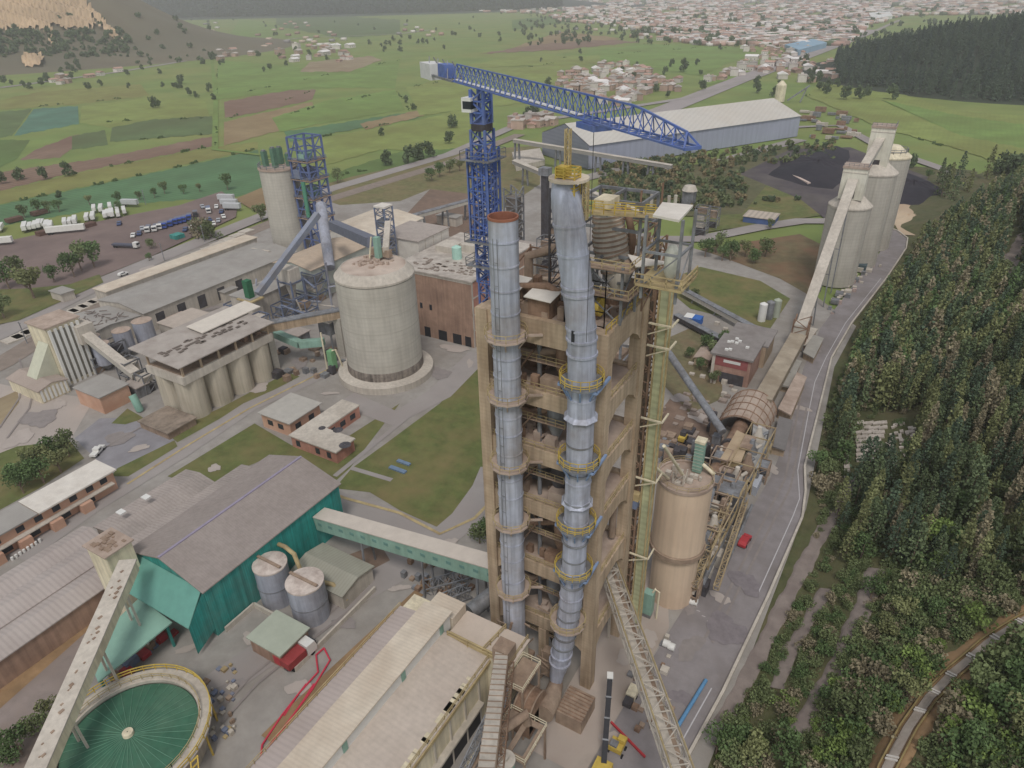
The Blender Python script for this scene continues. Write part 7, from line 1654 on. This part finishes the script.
TP = [(26,231),(31,230),(36,229),(40,228),(43,227),(48,229),(52,230),(66,226),(71,225),(76,224),(88,221),(94,220),(102,212),(106,218),(109,217),(113,217),(118,212),(95,212),(125,214),(111,210),(119,217),(2,231)]
ga = Vector(G(29,221)); gb = Vector(G(23.5,237)); tz = math.atan2(-(ga-gb).x, (ga-gb).y)
for i, (a, b) in enumerate(TP): put(proto if i == 0 else copy_tree(proto), a, b, tz+rnd(-.04,.04), .6, rnd(.72,.88))
put(make_trailer('trailer', 'long white trailer parked crosswise in front of the trailer row', mat('chalk_white', (222,220,212), .05, 1), 18), 67, 234, -.75, .6)
put(make_trailer('trailer', 'white trailer by itself at the near edge of the lorry park', MATS['chalk_white'], 11), 2, 246, -.8, .6)
tp = make_truck('truck_tractor', 'blue lorry parked in the row of blue lorries', mat('lorry_blue', (64,88,160), .15, 1), mat('lorry_grey', (120,122,132), .15, 1), 9, 1.2); tag(tp, None, None, 'blue lorries')
for i, (a, b) in enumerate(((166,228),(172,226),(177,224),(181,223),(185,222),(190,220))): put(tp if i == 0 else copy_tree(tp), a, b, -2.3+rnd(-.1,.1), .6)
tw = make_truck('truck_tractor', 'white cabbed lorry at the near end of the blue lorry row', white_paint, MATS['lorry_grey'], 9, 1.2); tag(tw, None, None, 'white cabbed lorries')
for i, (a, b) in enumerate(((149,232),(156,231),(161,229))): put(tw if i == 0 else copy_tree(tw), a, b, -2.3, .6)
put(make_truck('truck_tractor', 'lone lorry parked beyond the blue lorry row', white_paint, steel_blue, 10, 1.4), 209, 213, -2.2, .6); put(make_truck('truck_tractor', 'dark lorry parked between the blue row and the lone lorry', dark_steel, MATS['lorry_grey'], 9, 1.2), 196, 217, -2.2, .6)
for i, (a, b, c) in enumerate(((227,202,'pale'),(230,207,'pale'),(233,211,'pale'),(131,207,'pale'))):
    put(make_trailer('trailer', ['grey trailer parked at the far end under the trees','grey trailer second from the far end trees','grey trailer nearest the main road at the far end','pale trailer at the end of the white trailer row'][i], mat('pale_grey_trailer', (190,192,192), .06, 1), 10), a, b, -1.2, .6)
for i, (a, b) in enumerate(((40,215),(88,228),(46,235),(15,222))): p = G(a, b); one('dark_load', 'dark low load between the trailers of the lorry park', 'loads', MB().box(p[0]-2,p[0]+2,p[1]-4,p[1]+4,.6,2.6), mat('brown_load', (104,80,70), .2, 1), 'loads among the trailers')
pc = [make_car('parked_car', 'small car parked among the lorries on the brown park', m_) for m_ in (white_paint, mat('car_silver', (170,172,176), .05, 1, .4), mat('car_navy', (70,84,120), .05, 1, .4))]
for c_ in pc: tag(c_, None, None, 'cars on the lorry park')
for i, (a, b) in enumerate(((200,226),(205,224),(210,222),(214,226),(219,223),(186,232),(192,230),(198,233),(222,214),(217,209),(203,209),(140,236),(134,238),(143,231),(120,226),(224,219))):
    src = pc[i] if i < 3 else copy_tree(pc[i % 3]); put(src, a, b, -2.2+rnd(-.3,.3), .6, 1.15)
p = G(178,239); one('teal_skip', 'teal waste skip beside the bushes by the main road', 'skip', MB().box(p[0]-2.5,p[0]+2.5,p[1]-2.5,p[1]+2.5,.6,2.6), teal)
for a, b, s in ((205,237,1.6),(200,233,1.1),(213,240,1.3)): x, y = G(a,b); o = bpy.data.objects.new('shrub', BUSH[2 if s > 1.5 else 4]); C.objects.link(o); o.location = (x,y,.5); o.scale = (s*2.2,)*3; tag(o, 'round bush on the verge between lorry park and main road', 'shrub', 'verge bushes')
# roadside poles and roadside wall segments
pm_ = MB()
for i in range(26): p = G(14+i*9.3, 341-i*4.35); pm_.box(p[0]-2.6,p[0]+2.6,p[1]-3.2,p[1]+3.2,B0,B0+.5)
struct('pavement', pm_, concrete_pale)
for a, b in ((165,262),(205,243),(103,344),(600,230),(28,345),(146,205)): 
    p = G(a, b); one('utility_pole', 'thin grey utility pole standing by the main road', 'pole', MB().tube([(*p,0),(*p,9)], .18, 6).bar((p[0]-1,p[1],8.5),(p[0]+1,p[1],8.5),.14), galv, 'utility poles')
# ================================================================== red pipes by the hall, mobile crane, yard items
t = thing('red_pipe_run', 'bright red hoses and pipes snaking along the works road beside the hall', 'pipes', (*G(290,700), B0))
for pts in (((258,790),(262,745),(282,715),(300,692),(318,672),(316,655),(324,648)),((264,790),(268,748),(288,722),(312,690),(330,660),(324,648))):
    MB().tube([G3(a,b,.8) for a,b in pts], .17, 8).build('red_pipe', mat('hot_red', (200,60,82), .1, 1, .5), t, True)
m = MB()
m.tube([G3(a,b,.7) for a,b in ((276,738),(290,720),(304,700),(314,684))], .2, 8); m.tube([G3(a,b,.7) for a,b in ((284,716),(297,696),(306,684))], .15, 8)
each(m, 'red_hose', MATS['hot_red'], t)
q = MB(); q.rail([(-63.4,y,B0) for y in range(22,72,6)], 1.1, .12, 2); 
one('yellow_fence', 'dusty yellow fence between the works road and the mill hall', 'fence', q, yellow_dust)
struct('soil_strip', MB().box(-66, -61.8, 20, 74, B0, B0+.15), orange_soil)
t = thing('mobile_crane', 'yellow mobile crane with a black boom raised near the tower foot', 'mobile crane', (*G(604,770), B0))
x, y = G(603,775); bm_ = MB(); bm_.bar((x,y,3),(*G(610,678,8),8),.85); bm_.build('boom', black_paint, t); MB().bar((*G(610,680,8),8),(*G(610,674,8),8.2),1.0).build('boom_head', white_paint, t)
rb = MB(); P0 = Vector((x,y,3)); P1 = Vector((*G(610,678,8),8)); 
for k in (.25,.5,.75): a = P0.lerp(P1,k); rb.bar(a, a+(P1-P0).normalized()*.25, .98)
rb.build('boom_collar', galv, t); MB().box(x-1.3,x+1.3,y-3,y+.6,1.2,3.2).build('carrier', yellow, t)
for e in (-1,1):
    for k in (-2.2,-.4): wheel(MB(), x+e*1.2, y+k, .6, .4).build('wheel', tyre, t)
x, y = G(617,752); t = thing('yellow_machine', 'compact yellow machine with grey fittings beside the red beam', 'machine', (x, y, B0)); MB().box(x-1.2,x+.9,y-.9,y+1.1,1.0,2.0).build('body', yellow, t); MB().box(x-.2,x+1.1,y+.3,y+1.3,2.0,2.9).build('cab', yellow, t); MB().box(x-1.1,x+.1,y-.8,y+.3,2.0,2.4).build('deck_gear', galv, t)
for e in (-1,1):
    for k in (-.7,.8): wheel(MB(), x+e*1.1, y+k, .45).build('wheel', tyre, t)
one('red_beam', 'long red steel beam lying on the ground beside the yellow machine', 'beam', MB().bar(G3(611,722,.9), G3(645,757,.9), .3, .4), red_paint)
one('blue_pipe', 'long blue pipe lying along the road edge kerb', 'pipe', MB().tube([G3(678,726,1), G3(706,680,1)], .34, 10), blue_paint, None, True)
t = thing('generator_trailer', 'cream and grey generator set parked under the lattice bridge', 'generator', (*G(632,700), B0)); x, y = G(632,698); MB().box(x-.8,x+.8,y-1.2,y+1.2,1,2.2).build('housing', cream, t); MB().box(x-.7,x+.7,y-2.8,y-1.25,.9,1.9).build('radiator', dark_steel, t)
for e in (-1,1): wheel(MB(), x+e*.75, y, .42).build('wheel', tyre, t)
for i, (a, b) in enumerate(((686,603),(690,605),(694,606),(666,648),(671,651))):
    p = G(a, b); one('white_drum', ['white round tank on the yard at the foot of the tan silo','white drum lying by the road further from the tan silo'][i//3], 'drum', MB().tube([(p[0]-.6,p[1],1.2),(p[0]+.6,p[1],1.2)], .7, 14), white_paint, ['white tanks at the silo foot','white drums by the road'][i//3], True)
for i in range(26):
    a = rnd(630,672); b = rnd(640,735); p = G(a, b); w = rnd(.2,.7)
    one('yard_crate', 'small dusty crate left on the yard near the lattice bridge', 'crate', MB().box(p[0]-w,p[0]+w,p[1]-w,p[1]+w,B0,B0+rnd(.3,1.1)), random.choice((rust, galv, concrete_pale, brown_dust)), 'crates on the yard')
dm = MB()
for a, b, s in ((745,585,2.6),(725,632,3.2),(681,700,1.5)): 
    blob(a, b, s, mat('dark_wet_asphalt', (128,121,123), .14, 1, .7), B0+.2, 1.3, 'wet_patch')
q = MB()
for _ in range(40): a = rnd(206,236); b = rnd(668,745); p = G(a, b); w = rnd(.15,.5); q.box(p[0]-w,p[0]+w,p[1]-w,p[1]+w,B0,B0+rnd(.2,1.0), random.randrange(4))
each(q, 'yard_part', [steel_blue, brown_dust, yellow_dust, concrete_pale], None, 'machine part strewn on the yard beside the green basin', 'machine part', 'parts beside the green basin')
q = MB()
for _ in range(36): a = rnd(395,490); b = rnd(558,600); p = G(a, b); h = rnd(.3,1.6); q.box(p[0]-.5,p[0]+.5,p[1]-.5,p[1]+.5,B0,B0+h, random.randrange(3))
each(q, 'rubble_block', [galv, rust, brown_dust], None, 'small rubble block on the soil behind the end of the mill hall', 'rubble', 'rubble behind the mill hall')
one('scaffold_frame', 'bigger steel scaffold frame lying behind the end of the mill hall', 'scaffold', MB().lattice(G3(425,590,.8), G3(470,578,2.6), 2.6, 6, .16), galv); one('scaffold_frame', 'smaller steel scaffold frame lying nearer the mill hall roof', 'scaffold', MB().lattice(G3(440,602,.8), G3(470,590,2.6), 2, 5, .14), galv)
# ================================================================== light, sky, air
W_ = bpy.data.worlds.new('World'); S.world = W_; W_.use_nodes = True
nt = W_.node_tree; sky = nt.nodes.new('ShaderNodeTexSky'); sky.sky_type = 'NISHITA'; sky.sun_disc = False
SUN_EL = math.radians(58); SUN_AZ = math.radians(150)     # azimuth of the sun measured from +y toward +x
sky.sun_elevation = SUN_EL; sky.sun_rotation = SUN_AZ; sky.air_density = 1.0; sky.dust_density = 4.0; sky.ozone_density = 1.0; sky.altitude = 2500
hs_ = nt.nodes.new('ShaderNodeHueSaturation'); hs_.inputs['Saturation'].default_value = .2
nt.links.new(sky.outputs[0], hs_.inputs['Color']); nt.links.new(hs_.outputs[0], nt.nodes['Background'].inputs[0]); nt.nodes['Background'].inputs[1].default_value = .125
sl_ = bpy.data.lights.new('sun', 'SUN'); sl_.energy = 1.2; sl_.angle = math.radians(14); sl_.color = (1, .95, .9)
so = bpy.data.objects.new('sun', sl_); C.objects.link(so)
sd_ = Vector((math.sin(SUN_AZ)*math.cos(SUN_EL), math.cos(SUN_AZ)*math.cos(SUN_EL), math.sin(SUN_EL)))
so.rotation_euler = sd_.to_track_quat('Z', 'Y').to_euler()
HAZE = True
if HAZE:
    hb = MB().box(-14500, 7500, -3000, 14500, -3, 330)
    hm = bpy.data.materials.new('haze_air'); hm.use_nodes = True; n_ = hm.node_tree; n_.nodes.clear()
    o_ = n_.nodes.new('ShaderNodeOutputMaterial'); pv = n_.nodes.new('ShaderNodeVolumePrincipled'); pv.inputs['Color'].default_value = (.96,.94,.97,1); pv.inputs['Density'].default_value = .00015; pv.inputs['Anisotropy'].default_value = .2
    n_.links.new(pv.outputs[0], o_.inputs['Volume']); h_ = hb.build('haze', hm); h_['kind'] = 'stuff'
S.render.engine = 'CYCLES'
S.cycles.use_denoising = True; S.cycles.max_bounces = 5; S.cycles.diffuse_bounces = 3; S.cycles.glossy_bounces = 2; S.cycles.volume_bounces = 1; S.cycles.caustics_reflective = False; S.cycles.caustics_refractive = False
S.view_settings.view_transform = 'Standard'; S.view_settings.look = 'None'; S.view_settings.exposure = 0.38; S.view_settings.gamma = 1
